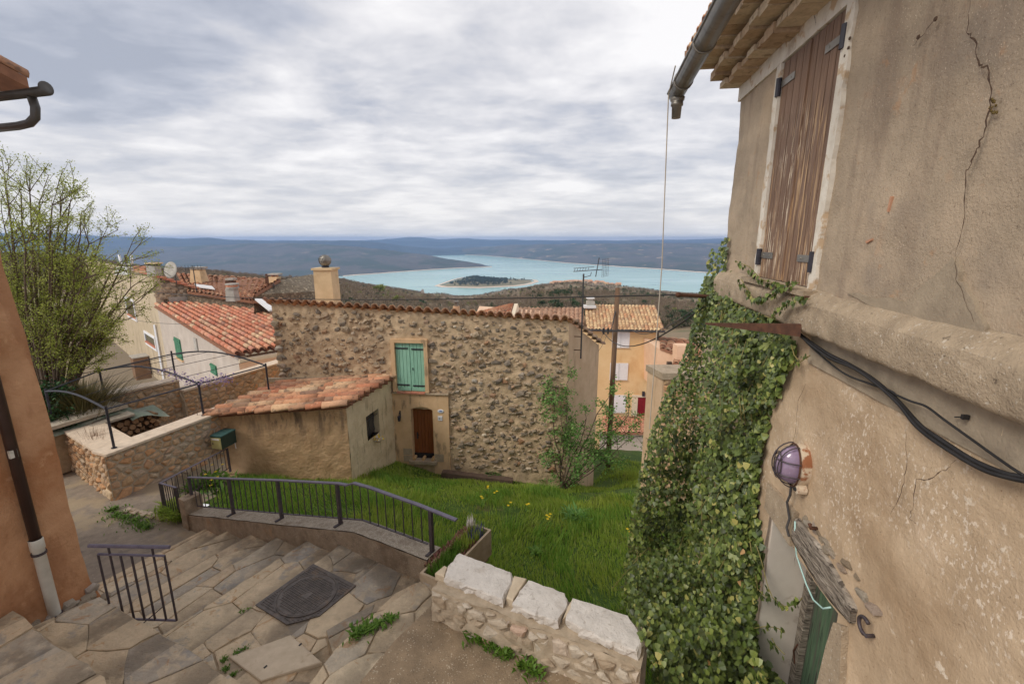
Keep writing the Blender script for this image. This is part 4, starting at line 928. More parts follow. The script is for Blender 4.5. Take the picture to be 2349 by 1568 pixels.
for z in (a_.z - .14, zz + .06): MB().lathe(ax_ + UP*z, UP, [(-.012, .058), (-.012, .064), (.012, .064), (.012, .058)], 16).span(ax_ + UP*z, ax_ + UP*z - ON*.12, .02, .02).build('bracket', M['iron'], pt)

# ------------------------------------------------------------------ terrace walls with cut stone copings and iron pergola
TZ = -4.2; TC = on_level(235, 1045, TZ); td1, td2 = h2(rad(70)), h2(rad(148))
t = thing('stone_terrace_wall', 'ochre stone terrace wall with cream limestone coping at the corner of the lane', 'wall', (TC.x, TC.y, -5.3))
n1, n2 = Vector((td1.y, -td1.x, 0)), Vector((-td2.y, td2.x, 0))
cr0 = TC + (-n1)*.05 + (-n2)*.05 ; cr0.z = 0
L1, L2, TH = 3.6, 3.6, .36
zbase = lambda s: -5.45 - .14*s
core = MB(); i0 = cr0 - n1*TH - n2*TH
core.prism([cr0, cr0 + td1*L1, cr0 + td1*L1 - n1*TH, i0 + Vector((0, 0, 0)), cr0 + td2*L2 - n2*TH, cr0 + td2*L2], -6.3, TZ - .052)
core.build('mortar_core', M['wall_joint'], t)
stone_face(t, cr0 + UP*(TZ - .06), td1, n1, L1, lambda s: 0, -1.15, .19, .14, M['ochre_stone'], cap=140, big=((.22, -.95, .22), (.2, -.1, .18), (.75, -.5, .2), (1.5, -.42, .16)))
stone_face(t, cr0 + UP*(TZ - .06), td2, n2, L2, lambda s: 0, -1.05, .2, .15, M['ochre_stone'], cap=110, big=((.2, -.9, .16),))
def coping(p, d, nrm, L, wid, k, parent, z, over=.05, th=.05):
    x = 0; step = L/k
    for q in range(k):
        a = p + d*(x + .004) + nrm*over; MB().extrude([a + UP*(z - th), a + d*(step - .008) + UP*(z - th), a + d*(step - .008) - nrm*wid + UP*(z - th), a - nrm*wid + UP*(z - th)], UP*(th + rnd(-.002, .002))).build('coping_slab', M['travertine'], parent); x += step
coping(cr0 + td1*.0, td1, n1, L1, TH + .1, 3, t, TZ)
coping(cr0 + td2*.42, td2, n2, L2 - .42, TH + .32, 3, t, TZ - .001)
# inner terrace floor
tag(MB().prism([i0, cr0 + td1*5.5 - n1*TH, cr0 + td1*5.5 - n1*3.4, cr0 + td2*3.6 - n2*4.2, cr0 + td2*3.6 - n2*TH], -5.9, -5.25).build('terrace_floor', M['flag_bed']), kind='structure')
# rear terrace walls
r1a, r1b = on_level(239, 906, -4.05), on_level(410, 870, -4.05)
r2a, r2b = on_level(419, 895, -4.35), on_level(632, 833, -4.35)
for lab, a, b, z, sx in (('rear stone terrace wall with cream coping left of the wisteria post', r1a, r1b, -4.05, .22), ('rear stone terrace wall running to the rubble house behind the shed roof', r2a, r2b, -4.35, .24)):
    d = (b - a); d.z = 0; Ln = d.length + (.9 if sx == .24 else 0); d.normalize(); nn_ = Vector((d.y, -d.x, 0))
    t = thing('rear_terrace_wall', lab, 'wall', (a.x, a.y, z - 1.2))
    MB().prism([a, a + d*Ln, a + d*Ln - nn_*.36, a - nn_*.36], z - 1.6, z - .052).build('mortar_core', M['wall_joint'], t)
    stone_face(t, Vector((a.x, a.y, z - .06)), d, nn_, Ln, lambda s: 0, -1.25, sx, .15, M['ochre_stone'], cap=150)
    coping(Vector((a.x, a.y, 0)), d, nn_, Ln, .46, 3, t, z)
# pergola
t = thing('iron_pergola', 'black iron pergola of arched bars and wires over the stone terrace', 'pergola', TC)
P1, P2_, P3 = on_level(262, 1027, TZ), on_level(467, 952, TZ), on_level(617, 897, TZ)
def top_over(p, u, v):
    q = at_depth(u, v, p.y); return Vector((p.x, p.y, q.z))
N1, N2, N3 = top_over(P1, 245, 938), top_over(P2_, 458, 880), top_over(P3, 612, 838)
F3b = on_level(402, 861, -4.05); F3 = top_over(F3b, 394, 812); F2 = on_level(228, 850, N2.z + .02); F1 = on_level(105, 897, N1.z + .02)
for a, b, ex_ in ((P1, N1, .06), (P2_, N2, .06), (P3, N3, .06), (F3b, F3, .1)):
    MB().tube([a, b + UP*ex_], .024, 8).lathe(a, UP, [(0, .05), (.012, .05)], 10).build('post', M['iron_black'], t)
MB().tube([F2 - UP*.9, F2 + UP*.1], .024, 8).build('post', M['iron_black'], t)
MB().tube([F1 - UP*1.0, F1 + UP*.06], .024, 8).build('post', M['iron_black'], t)
def arch(a, b, rise, r=.022):
    pts = [a.lerp(b, k/14) + UP*rise*math.sin(math.pi*k/14) for k in range(15)]; MB().tube(pts, r, 8).build('arch_bar', M['iron_black'], t); return pts
A1 = arch(F1, N1, .14); A2 = arch(F2, N2, .26); A3 = arch(F3, N3, .22)
for a, b in ((N1, N2), (N2, N3), (F1, F2), (F2, F3)): MB().tube([a, b], .018, 6).build('beam', M['iron_black'], t)
for k in (3, 6, 9, 12):
    MB().tube([A2[k], A3[k]], .007, 5).build('wire', M['iron_black'], t)
    if k > 3: MB().tube([A1[k], A2[k]], .005, 5).build('wire', M['iron_black'], t)
# wisteria on the pergola post
def sprays(name, label, cat, base_pts, n, m, size, spread, group=None, twig=None):
    p0 = Vector(base_pts[0]); t = thing(name, label, cat, p0); V, F = [], []
    for _ in range(n):
        i = random.randrange(len(base_pts) - 1); p = Vector(base_pts[i]).lerp(Vector(base_pts[i + 1]), random.random()) + Vector((random.gauss(0, spread), random.gauss(0, spread), random.gauss(0, spread*.7)))
        a = Vector((random.gauss(0, 1), random.gauss(0, 1), random.gauss(0, 1))).normalized(); b_ = a.orthogonal().normalized(); s = size*rnd(.5, 1.3); q = len(V)
        V += [p - a*s, p + b_*s*.5, p + a*s, p - b_*s*.5]; F += [q, q + 1, q + 2, q, q + 2, q + 3]
    o = place('sprays', arr_mesh(name, [tuple(v - p0) for v in V], F, 3, m), t); o['kind'] = 'stuff'
    if twig:
        mb = MB()
        for pl in twig: mb.tube(pl, .008, 5)
        mb.build('stems', M['bark_pale'], t)
    return t
def wob(a, b, n, k): return [a.lerp(b, i/n) + Vector((rnd(-k, k), rnd(-k, k), rnd(-k, k)))*(0 < i < n) for i in range(n + 1)]
w0 = Vector((N2.x - .35, N2.y + .1, -5.2))
sprays('wisteria', 'wisteria just coming into violet bloom on the pergola corner post', 'climbing plant', [A2[9], A2[12], N2, N2.lerp(N3, .25), N2.lerp(N3, .4) - UP*.1], 420, M['wisteria'], .028, .09, twig=[wob(w0, N2 - UP*.1, 8, .04), wob(w0 + Vector((.06, 0, 0)), A2[11], 8, .05), wob(A2[6], N2, 9, .05), wob(N2, N2.lerp(N3, .45), 7, .05)])
# firewood pile under a sheet
fw = at_depth(290, 985, TC.y + 2.0)
t = thing('firewood_pile', 'stack of split firewood under a weathered board inside the stone terrace', 'firewood', (fw.x, fw.y, -5.25))
fd = h2(rad(62)); fn = Vector((fd.y, -fd.x, 0)); fo = Vector((fw.x - .55, fw.y - .3, -5.2))
for r in range(7):
    for k in range(9):
        p = fo + fd*(k*.15 + (.07 if r % 2 else 0)) + UP*(r*.125 + .06) + fn*rnd(-.04, .04); ra = rnd(.05, .075)
        m_ = MB(); nS = random.choice((3, 5, 6)); a0 = rnd(0, 6)
        m_.lathe(p - fn*.28, fn, [(0, ra), (.56, ra)], nS); m_.build('log', M['firewood'], t)
MB().extrude([fo + fn*.34 + UP*.95 - fd*.1, fo + fn*.34 + UP*.97 + fd*.75, fo - fn*.35 + UP*.99 + fd*.75, fo - fn*.35 + UP*.97 - fd*.1], UP*.05).build('cover_board', M['board_grey'], t)
MB().grid(lambda i, j: fo + fd*lerp(.65, 1.45, i) + fn*lerp(.4, -.4, j) + UP*(.98 + .05*math.sin(i*5 + j*2) - .12*i*i - .1*(1 - j)*(1 - j)), 10, 8).build('sheet', M['tarp'], t, smooth=True)
# table-like covered boards further left
bq = on_level(150, 955, -4.1)
t = thing('stacked_boards', 'pale weathered boards over a green sheet behind the orange house', 'boards', (bq.x, bq.y, -5.2))
MB().box(bq + UP*.05, td1*.9, Vector((-td1.y, td1.x, 0))*.75, UP*.04).build('board', M['board_grey'], t)
MB().grid(lambda i, j: bq + td1*lerp(-1.0, 1.0, i) - Vector((-td1.y, td1.x, 0))*lerp(-.8, .8, j) + UP*(-.04 + .04*math.sin(i*7 + j*3) - .5*max(0, abs(j - .5)*2 - .9)*5*.2), 12, 10).build('sheet', M['tarp'], t, smooth=True)
MB().box(bq - UP*.6, td1*.8, Vector((-td1.y, td1.x, 0))*.6, UP*.5).build('support', M['wall_joint'], t)

# ------------------------------------------------------------------ rubble stone house
HA = rad(-6); HD = h2(HA); HN = Vector((HD.y, -HD.x, 0)); HP = Vector((-2.9, 13.4, 0))     # HN faces the camera
def HW(u, v): return on_wall(u, v, HP, HA)
def hs_(p): return (p - HP).dot(HD)
def HPt(s, z, off=0): return HP + HD*s + HN*off + UP*z
hl, hr = HW(622, 693), HW(1306, 735); sL, sR = hs_(hl), hs_(hr); zL, zR = hl.z, hr.z
wt_, wb_ = HW(907, 785), HW(977, 897); dt_, db_ = HW(943, 930), HW(998, 1057)
house = thing('rubble_house', 'old rubble stone house with green shutters and brown plank door above the grass yard', 'house', (HP.x, HP.y, -7))
ws0, ws1, wz0, wz1 = hs_(wt_), hs_(wb_), wb_.z, wt_.z
ds0, ds1, dz0, dz1 = hs_(dt_), hs_(db_), db_.z, dt_.z
eave = lambda s: lerp(zL, zR, (s - sL)/(sR - sL))
def fw_(i, j):
    s = lerp(sL, sR, i); z = lerp(-7.9, eave(s) - .02, j)
    return HPt(s, z, .04*fbm((s, z, 4), 4, 2.6) + .022*fbm((s, z, 9), 3, 8))
wbld = MB()
NU, NV = 170, 110
g = []
for j in range(NV + 1):
    for i in range(NU + 1): g.append(fw_(i/NU, j/NV))
fs = []
for j in range(NV):
    for i in range(NU):
        s = lerp(sL, sR, (i + .5)/NU); z = lerp(-7.9, -2, (j + .5)/NV)
        if ds0 - .03 < s < ds1 + .03 and dz0 - .1 < z < dz1 - .05: continue
        if ws0 + .05 < s < ws1 - .05 and wz0 + .05 < z < wz1 - .05: continue
        fs.append((j*(NU + 1) + i, j*(NU + 1) + i + 1, (j + 1)*(NU + 1) + i + 1, (j + 1)*(NU + 1) + i))
wbld.add(g, fs)
sideE = at_depth(1374, 800, 14.6); sideE.z = 0
zE = at_depth(1379, 790, 14.6).z
cR = HPt(sR, 0)
wbld.build('wall', M['mortar'], house, smooth=True)
sb = MB()
sdir = (sideE - cR).normalized(); sn = Vector((sdir.y, -sdir.x, 0)); slen = (sideE - cR).length
sb.grid(lambda i, j: cR + sdir*slen*i + sn*(.012*fbm((i*4, j*6, 2), 3)) + UP*lerp(-9, lerp(zR, zE, i) - .03, j), 20, 30)
bL = HPt(sL, 0) - HN*4.2 - HD*.3
sb.build('side_wall', M['side_plaster'], house, smooth=True)
MB().add([HPt(sL, -7.9), HPt(sL, zL), bL + UP*(zL - 1.8), bL - UP*7.9], [(0, 3, 2, 1)]).build('end_wall', M['side_plaster'], house)
bR = sideE + (bL - HPt(sL, 0))*.6
MB().add([sideE - UP*9, bR - UP*9, bR + UP*(zE - 1.6), sideE + UP*(zE - .03), bL - UP*9, bL + UP*(zL - 1.9)], [(0, 1, 2, 3), (1, 4, 5, 2)]).build('back_wall', M['side_plaster'], house)
# quoin stones and rubble
skip_boxes = [(ws0 - .2, ws1 + .2, wz0 - .1, wz1 + .22), (ds0 - .95, hs_(HW(1028, 908)) + .04, -8, HW(1028, 905).z + .08)]
shed_l = hs_(HW(625, 877))
def shed_top(s): return -4.38 if s < ws0 - .15 else -99
stones = []
pts = scatter_pts(sL + .1, sR - .05, -7.1, zR + .1, .27, .2, .46)
pts += [p for p in scatter_pts(sL + .1, sR - .05, -7.1, zR + .1, .3, .22, .5)]
for s, z in pts:
    if s < sL + .08 or s > sR - .08 or z > eave(s) - .14: continue
    if any(a < s < b and lo < z < hi for a, b, lo, hi in skip_boxes): continue
    if z < shed_top(s): continue
    d = .58 + .24*sstep(-1, 3.5, s) + .35*fbm((s, z, 11), 2, .8)
    if s < ws0: d -= .1
    if random.random() > d + .22: continue
    a = abs(random.gauss(0, .03)) + rnd(.03, .075); stones.append((a, s, z))
for z in np.arange(-7.0, zL - .2, .26):
    if z > -4.4: stones.append((rnd(.12, .17), sL + .1, z + rnd(-.04, .04)))
for s, z in scatter_pts(sL + .1, sR - .05, -7.1, zR + .1, .2, .15, .5):
    if s < sL + .08 or s > sR - .08 or z > eave(s) - .1 or z < shed_top(s) or random.random() < .3: continue
    if not any(a < s < b and lo < z < hi for a, b, lo, hi in skip_boxes): stones.append((rnd(.018, .04), s, z))
stones.sort(reverse=True)
rest = MB()
for k, (a, s, z) in enumerate(stones):
    roll = rnd(-.45, .35) + .15; sx, sy, sn_ = a*rnd(.95, 1.35), a*rnd(.6, .95), a*rnd(.45, .85)
    b = frame_basis(HPt(s, z, .012), HD, UP, HN, sx, sy, sn_, roll)
    if k < 300: place('stone', random.choice(RUB), house, basis=b)
    else:
        me = random.choice(RUB); rest.add([b @ v.co for v in me.vertices], [tuple(p.vertices) for p in me.polygons])
rest.build('small_stones', M['rubble_joined'], house, kind='stuff')
# window: plaster surround, shutters of planks, iron straps
def frame_rect(s0, s1, z0, z1, ws, wt, off, m, parent, name, bottom=False):
    mb = MB()
    mb.box(HPt((s0 - ws + s0)/2, (z0 + z1 + wt)/2, off/2), HD*(ws/2), HN*(off/2 + .05), UP*((z1 + wt - z0)/2))
    mb.box(HPt((s1 + ws + s1)/2, (z0 + z1 + wt)/2, off/2), HD*(ws/2), HN*(off/2 + .05), UP*((z1 + wt - z0)/2))
    mb.box(HPt((s0 + s1)/2, z1 + wt/2, off/2 - .002), HD*((s1 - s0)/2), HN*(off/2 + .05), UP*(wt/2))
    return mb.build(name, m, parent)
frame_rect(ws0 - .01, ws1 + .01, wz0 - .02, wz1 + .01, .115, .11, .05, M['surround'], house, 'window_surround')
mid = (ws0 + ws1)/2
for sa, sb_, rg in ((ws0, mid - .004, 0), (mid + .004, ws1, 1)):
    pn = 4 if rg == 0 else 4; wd_ = (sb_ - sa)/pn
    sh = MB().box(HPt((sa + sb_)/2, (wz0 + wz1)/2, -.01), HD*((sb_ - sa)/2), HN*.01, UP*((wz1 - wz0)/2)).build('shutter', M['shutter_green'], house)
    for k in range(pn): MB().box(HPt(sa + wd_*(k + .5), (wz0 + wz1)/2, .012), HD*(wd_/2 - .006), HN*.011, UP*((wz1 - wz0)/2 - .004)).build('plank', M['shutter_green'], sh)
    MB().box(HPt((sa + sb_)/2, wz0 + .06, .028), HD*((sb_ - sa)/2 - .02), HN*.005, UP*.045).build('plank', M['shutter_green'], sh)
    for z in (wz1 - .17, wz0 + .2):
        hx = (ws0 - .03) if rg == 0 else (ws1 + .03); tip = sb_ - .05 if rg == 0 else sa + .05
        m_ = MB().box(HPt((hx + tip)/2, z - (.02 if rg else 0), .036), HD*(abs(hx - tip)/2), HN*.006, UP*.021); m_.box(HPt(hx, z - .02 - (.02 if rg else 0), .03), HD*.014, HN*.03, UP*.05); m_.build('strap_hinge', M['iron_black'], sh)
    if rg: MB().box(HPt(sa + .07, (wz0 + wz1)/2 - .05, .032), HD*.01, HN*.01, UP*.04).build('latch', M['iron_black'], sh)
for k in range(4): MB().box(HPt(lerp(ws0, ws1, (k + .5)/4), wz0 - .035, .06), HD*((ws1 - ws0)/8 - .004), HN*.075, UP*.022).build('sill_tile', M['tile_red'], house)
# door with plaster surround
sur1 = hs_(HW(1029, 908)); sur0 = ds0 - .62; surz = HW(1000, 903).z
def arch_z(s): x = (s - (ds0 + ds1)/2)/((ds1 - ds0)/2); return dz1 - .02 - .1*x*x
ncut = 12
m_ = MB()
panel = [HPt(sur0, -7.6, .06), HPt(sur0, surz, .06), HPt(sur1, surz, .06), HPt(sur1, -7.6, .06), HPt(ds1, -7.6, .06)] + [HPt(lerp(ds1, ds0, k/ncut), arch_z(lerp(ds1, ds0, k/ncut)) + .015, .06) for k in range(ncut + 1)] + [HPt(ds0, -7.6, .06)]
m_.extrude(panel, -HN*.3); m_.build('door_surround', M['surround'], house)
MB().box(HPt((sur0 + sur1)/2, surz + .018, .06), HD*((sur1 - sur0)/2 + .02), HN*.05, UP*.018).build('ledge', M['ledge'], house)
door = MB().box(HPt((ds0 + ds1)/2, (dz0 + dz1)/2 + .08, -.16), HD*((ds1 - ds0)/2 - .004), HN*.012, UP*((dz1 - dz0)/2 - .12)).build('door', M['door_brown'], house)
for k in range(6):
    a, b = lerp(ds0 + .045, ds1, k/6), lerp(ds0 + .045, ds1, (k + 1)/6)
    MB().extrude([HPt(a + .004, dz0 + .18, -.13), HPt(b - .004, dz0 + .18, -.13), HPt(b - .004, arch_z(b) + .01, -.13), HPt(a + .004, arch_z(a) + .01, -.13)], -HN*.02).build('plank', M['door_brown'], door)
MB().box(HPt(ds0 + .12, (dz0 + dz1)/2 - .12, -.12), HD*.016, HN*.012, UP*.11).tube([HPt(ds0 + .12, (dz0 + dz1)/2 - .08, -.1), HPt(ds0 + .12, (dz0 + dz1)/2 - .08, -.07), HPt(ds0 + .2, (dz0 + dz1)/2 - .09, -.07)], .011, 6).build('handle', M['iron_black'], door)
MB().box(HPt((ds0 + ds1)/2, dz0 + .0, -.02), HD*((ds1 - ds0)/2 + .1), HN*.2, UP*.05).build('threshold', M['ledge'], house)
for s0, z0, z1, nm in ((ds1 + .16, dz0 + .02, dz0 + .28, 1), (ds0 - .16, dz0 - .02, dz0 + .18, 2), (ds0 - .16, dz0 + .2, dz0 + .42, 2)):
    MB().box(HPt(s0, (z0 + z1)/2, .058), HD*.145, HN*.012, UP*((z1 - z0)/2)).build('base_stone', M['ledge'], house)
for s in (ds0 + .05, (ds0 + ds1)/2, ds1 - .05):
    lg = MB().lathe(HPt(s, dz0 + .1, .12), -HN, [(0, .045), (.02, .05), (.25, .05)], 12)
    tag(lg.build('short_log', M['log_end']), {0: 'short log leaning at the handle side of the brown plank door', 1: 'short log lying centred under the brown plank door', 2: 'short log at the right foot of the brown plank door'}[[ds0 + .05, (ds0 + ds1)/2, ds1 - .05].index(s)], 'log', 'short logs blocking the gap under the door')
MB().box(HPt((ds0 + ds1)/2, dz0 + .12, -.1), HD*((ds1 - ds0)/2 - .01), HN*.02, UP*.09).build('door_gap_shade', M['black'], house)  # solid black panel painting the darkness of the void under the door
# ceramic plaques and bell
pq = HW(1012, 941)
o = thing('oval_plaque', 'small oval ceramic house plaque with blue decoration right of the brown door', 'plaque', pq)
MB().lathe(HPt(hs_(pq), pq.z, .062), HN, [(0, .001), (0, .1), (.012, .095), (.016, .08), (.016, .001)], 22).build('plate', M['ceramic'], o)
for me in (o.children[0].data,):
    for v in me.vertices: v.co.z *= .6
MB().box(HPt(hs_(pq), pq.z, .081), HD*.05, HN*.002, UP*.012).build('print', M['blue_print'], o)
MB().box(HPt(hs_(pq) + .01, pq.z + .022, .081), HD*.03, HN*.002, UP*.006).build('print', M['blue_print'], o)
pq = HW(1011, 957)
o = thing('square_plaque', 'small square white plaque with grey drawing under the oval plaque', 'plaque', pq)
MB().box(HPt(hs_(pq), pq.z, .068), HD*.07, HN*.008, UP*.075).build('tile', M['ceramic'], o)
MB().box(HPt(hs_(pq) - .025, pq.z - .01, .078), HD*.02, HN*.002, UP*.03).box(HPt(hs_(pq) + .03, pq.z - .005, .078), HD*.018, HN*.002, UP*.018).build('print', M['grey_print'], o)
pq = HW(920, 955)
o = thing('door_lantern', 'small black wrought iron lantern on the wall left of the brown door', 'lantern', pq)
q = HPt(hs_(pq), pq.z, .06)
MB().tube([q + UP*.2, q + UP*.17 + HN*.1, q + UP*.1 + HN*.12], .01, 6).box(q + UP*.1, HD*.02, HN*.01, UP*.12).build('bracket', M['iron_black'], o)
MB().lathe(q + HN*.12 + UP*.1, -UP, [(0, .015), (.03, .06), (.05, .05), (.16, .042), (.18, .03)], 8).build('lamp_body', M['iron_black'], o)
# roof: rises nowhere in view, slopes away behind the eave row
rdir = (-HN*1.0 + Vector((0, 0, -.5))).normalized()
RL = 3.9
rj = MB()
pit = (sR - sL + .1)/34
channels(HPt(sL - .08, zL + .03) + UP*.0 + rdir*RL - rdir*0, rdir, HD + UP*((zR - zL)/(sR - sL)), RL + .12, sR - sL + .18, pit, M['tile_joined'], 'roof_channels', house, .4, .09)
acr = (HD + UP*((zR - zL)/(sR - sL))).normalized()
nrm_ = acr.cross(rdir); nrm_ = nrm_ if nrm_.z > 0 else -nrm_
for k in range(34):
    for r in range(2):
        p = HPt(sL - .08, zL + .045) + acr*((k + .5)*pit) + HN*(.05 if r == 0 else -.3) + UP*(.03 if r == 0 else -.12)
        place('roof_tile', TILE_OLD, house, basis=tile_basis(p, rdir, acr, nrm_, rnd(.96, 1.04)*pit/.235*.8))
for k in range(7):   # verge tiles down the oblique right gable
    p = cR + sdir*(slen*k/6.5) + UP*lerp(zR, zE, k/6.5); d = (sdir*slen + UP*(zE - zR)).normalized()
    place('verge_tile', TILE_OLD, house, basis=tile_basis(p + sn*.03, d, sdir.cross(UP), UP, .9))
# sleeper beam lying at the wall foot
a, b = HW(1020, 1072), HW(1178, 1092)
t = thing('timber_beam', 'dark old timber beam lying against the rubble wall beside the door', 'beam', a)
MB().span(HPt(hs_(a), a.z - .05, .34), HPt(hs_(b), b.z - .05, .3), .22, .24).build('beam', M['sleeper'], t)
MB().box(HPt(hs_(a) + .6, a.z - .22, .3), HD*.2, HN*.15, UP*.07).build('support_block', M['concrete'], t)
# chimney with spinning cowl
ch = at_depth(750, 650, 16.6); cz1 = at_depth(748, 618, 16.6).z
t = thing('plastered_chimney', 'tall sand plastered chimney with ball shaped wind cowl behind the tiled eave', 'chimney', (ch.x, ch.y, -4))
MB().add([ch + Vector((dx*(.36 if z < 0 else .31), dy*.34, 0)) + UP*(lerp(-4.2, cz1, k) - ch.z) for k in (0, 1) for z in ((-1,) if k == 0 else (1,)) for dx, dy in ((-1, -1), (1, -1), (1, 1), (-1, 1))], [(0, 1, 5, 4), (1, 2, 6, 5), (2, 3, 7, 6), (3, 0, 4, 7), (4, 5, 6, 7)]).build('shaft', M['chimney_plaster'], t)
cc = Vector((ch.x, ch.y, cz1)); MB().box(cc + UP*.03, Vector((.37, 0, 0)), Vector((0, .38, 0)), UP*.035).build('cap', M['chimney_plaster'], t)
cc += UP*.07; MB().lathe(cc, UP, [(0, .13), (.06, .13), (.06, .1)], 12).build('collar', M['iron_black'], t)
for k in range(16):
    w0_ = 2*math.pi*k/16; pts_ = []
    for j in range(7):
        la = -1.25 + 2.5*j/6; w_ = w0_ + .5*la; pts_.append(cc + UP*(.25 + .21*math.sin(la)) + Vector((math.cos(w_), math.sin(w_), 0))*.21*math.cos(la))
    mb = MB()
    for j in range(6):
        o0_, o1_ = pts_[j], pts_[j + 1]; tn = (o0_ - cc - UP*.25).cross(UP).normalized(); wdt = lambda j_: .012 + .036*math.sin(math.pi*j_/6)
        mb.add([o0_ - tn*wdt(j), o0_ + tn*wdt(j), o1_ + tn*wdt(j + 1), o1_ - tn*wdt(j + 1)], [(0, 1, 2, 3)])
    mb.build('cowl_vane', M['zinc'], t)
MB().lathe(cc + UP*.25, UP, [(-.17, .1), (0, .17), (.17, .1)], 12).build('cowl_core', M['black'], t)
# terracotta flue
fp = at_depth(1047, 707, 19)
t = thing('clay_flue', 'small orange clay flue with metal cap above the rubble house eave', 'flue', fp - UP*.6)
MB().lathe(fp - UP*.9, UP, [(0, .15), (1.0, .14)], 12).build('pipe', M['tile_red'], t); MB().lathe(fp + UP*.1, UP, [(0, .09), (.16, .09), (.17, .12), (.2, .12), (.22, .02)], 10).build('cap', M['zinc'], t)
# TV antenna on the side wall
m0, m1 = at_depth(1328, 822, 13.15), at_depth(1343, 632, 13.15)
m0.x = m1.x = (m0.x + m1.x)/2
t = thing('tv_antenna', 'rooftop television antenna on a mast clamped to the side of the rubble house', 'antenna', m0)
MB().tube([m0, m1 + UP*.05], .024, 8).build('mast', M['wire'], t)
for v in (772, 803): q = at_depth(1330, v, 13.15); MB().tube([Vector((m0.x, q.y, q.z)), Vector((m0.x - .22, q.y + .05, q.z)) ], .014, 6).build('wall_bracket', M['rust'], t)
b0 = m1 + UP*.12 - Vector((.3, .05, 0)); bd = Vector((1, .12, .06)).normalized()
MB().tube([b0, b0 + bd*.85], .011, 6).tube([b0 + UP*.09, b0 + bd*.6 + UP*.09], .007, 5).build('boom', M['wire'], t)
for k in range(12):
    q = b0 + bd*(.04*k + .02); sg = (1, -1)[k % 2]
    MB().tube([q, q + Vector((.03, -.0, .09*sg*.5 + .045))], .006, 4).tube([q - Vector((-.0, .09, 0)), q + Vector((0, .09, 0))], .005, 4).build('element', M['wire'], t)
q = b0 + bd*.72; MB().span(q - UP*.2 - Vector((.06, 0, 0)), q + UP*.34 + Vector((.02, 0, 0)), .03, .02).build('reflector_bar', M['wire'], t)
gr = MB()
for k in range(9): gr.tube([q + UP*(-.18 + .06*k) - Vector((.0, .3, 0)) + Vector((.06, 0, 0)), q + UP*(-.18 + .06*k) + Vector((.36, .25, 0))], .0035, 4)
for k in range(5): gr.tube([q + Vector((.06 + .07*k, -.3 + .13*k, -.18)), q + Vector((.06 + .07*k, -.3 + .13*k, .32))], .0035, 4)
gr.build('reflector_grid', M['wire'], t)
MB().tube([m1 - UP*.05, m1 + Vector((.2, 0, .0)), m1 + Vector((.22, 0, .1))], .01, 6).build('arm', M['wire'], t)

# ------------------------------------------------------------------ shed
FR, FL = Vector((-4.25, 11.0, 0)), Vector((-7.38, 10.68, 0)); BR = Vector((-3.72, 13.44, 0)); BL = Vector((-6.9, 13.78, 0))
t = thing('plaster_shed', 'small rough plastered shed with clay tile roof built against the rubble house', 'shed', (FR.x, FR.y, -6.4)); shed = t
zf = {'FR': -4.22, 'FL': -4.33, 'BR': -4.2, 'BL': -4.45}
def wgrid(P, Q, zp, zq, n1_, nv_, holes=(), m=None, name='wall'):
    d = (Q - P); Lw = d.length; d.normalize(); nn = Vector((d.y, -d.x, 0))
    V, Fc = [], []
    for j in range(nv_ + 1):
        for i in range(n1_ + 1): s = Lw*i/n1_; z = lerp(-7.6, lerp(zp, zq, i/n1_), j/nv_); V.append(P + d*s + nn*(.022*fbm((s + P.x, z, 6), 4, 3)) + UP*z)
    for j in range(nv_):
        for i in range(n1_):
            s = Lw*(i + .5)/n1_; z = lerp(-7.6, lerp(zp, zq, i/n1_), (j + .5)/nv_)
            if any(a < s < b and lo < z < hi for a, b, lo, hi in holes): continue
            Fc.append((j*(n1_ + 1) + i, j*(n1_ + 1) + i + 1, (j + 1)*(n1_ + 1) + i + 1, (j + 1)*(n1_ + 1) + i))
    return MB().add(V, Fc).build(name, m, t, smooth=True)
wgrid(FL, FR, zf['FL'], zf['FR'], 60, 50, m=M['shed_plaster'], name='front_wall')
sd = (BR - FR).normalized(); sn2 = Vector((sd.y, -sd.x, 0)); sang = math.atan2(sd.y, sd.x)
def SW(u, v): p = on_wall(u, v, FR, sang); return (p - FR).dot(sd), p.z
w00, w11 = SW(842, 1000), SW(868, 940)
wz0_, wz1_ = SW(855, 1002)[1], SW(855, 943)[1]
wgrid(FR, BR, zf['FR'], zf['BR'], 50, 56, holes=((w00[0], w11[0], wz0_, wz1_),), m=M['shed_plaster_pale'], name='side_wall')
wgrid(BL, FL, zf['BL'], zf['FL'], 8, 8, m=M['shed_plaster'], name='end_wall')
def SWp(s, z, off): return FR + sd*s + sn2*off + UP*z
wm = (w00[0] + w11[0])/2; wh = (wz1_ - wz0_)/2; ww = (w11[0] - w00[0])/2 + .03
win = MB().box(SWp(wm, wz0_ + wh, -.2), sd*ww, sn2*.01, UP*(wh + .03)).build('window', M['dark_pane'], t)
for a, b in ((-1, 0), (1, 0)): MB().box(SWp(wm + a*ww, wz0_ + wh, -.11), sd*.02, sn2*.1, UP*(wh + .04)).build('reveal', M['shed_plaster_pale'], win)
for k in (-.35, .3): MB().tube([SWp(wm + ww*k, wz0_ - .0, -.05), SWp(wm + ww*k + .02, wz0_ + wh*.5, -.04), SWp(wm + ww*k - .02, wz0_ + wh, -.04), SWp(wm + ww*k + .02, wz0_ + wh*1.5, -.04), SWp(wm + ww*k, wz1_, -.05)], .011, 6).build('window_bar', M['iron_black'], win)
MB().tube([SWp(wm - ww, wz0_ + wh*1.5, -.04), SWp(wm + ww, wz0_ + wh*1.5, -.04)], .009, 6).build('window_bar', M['iron_black'], win)
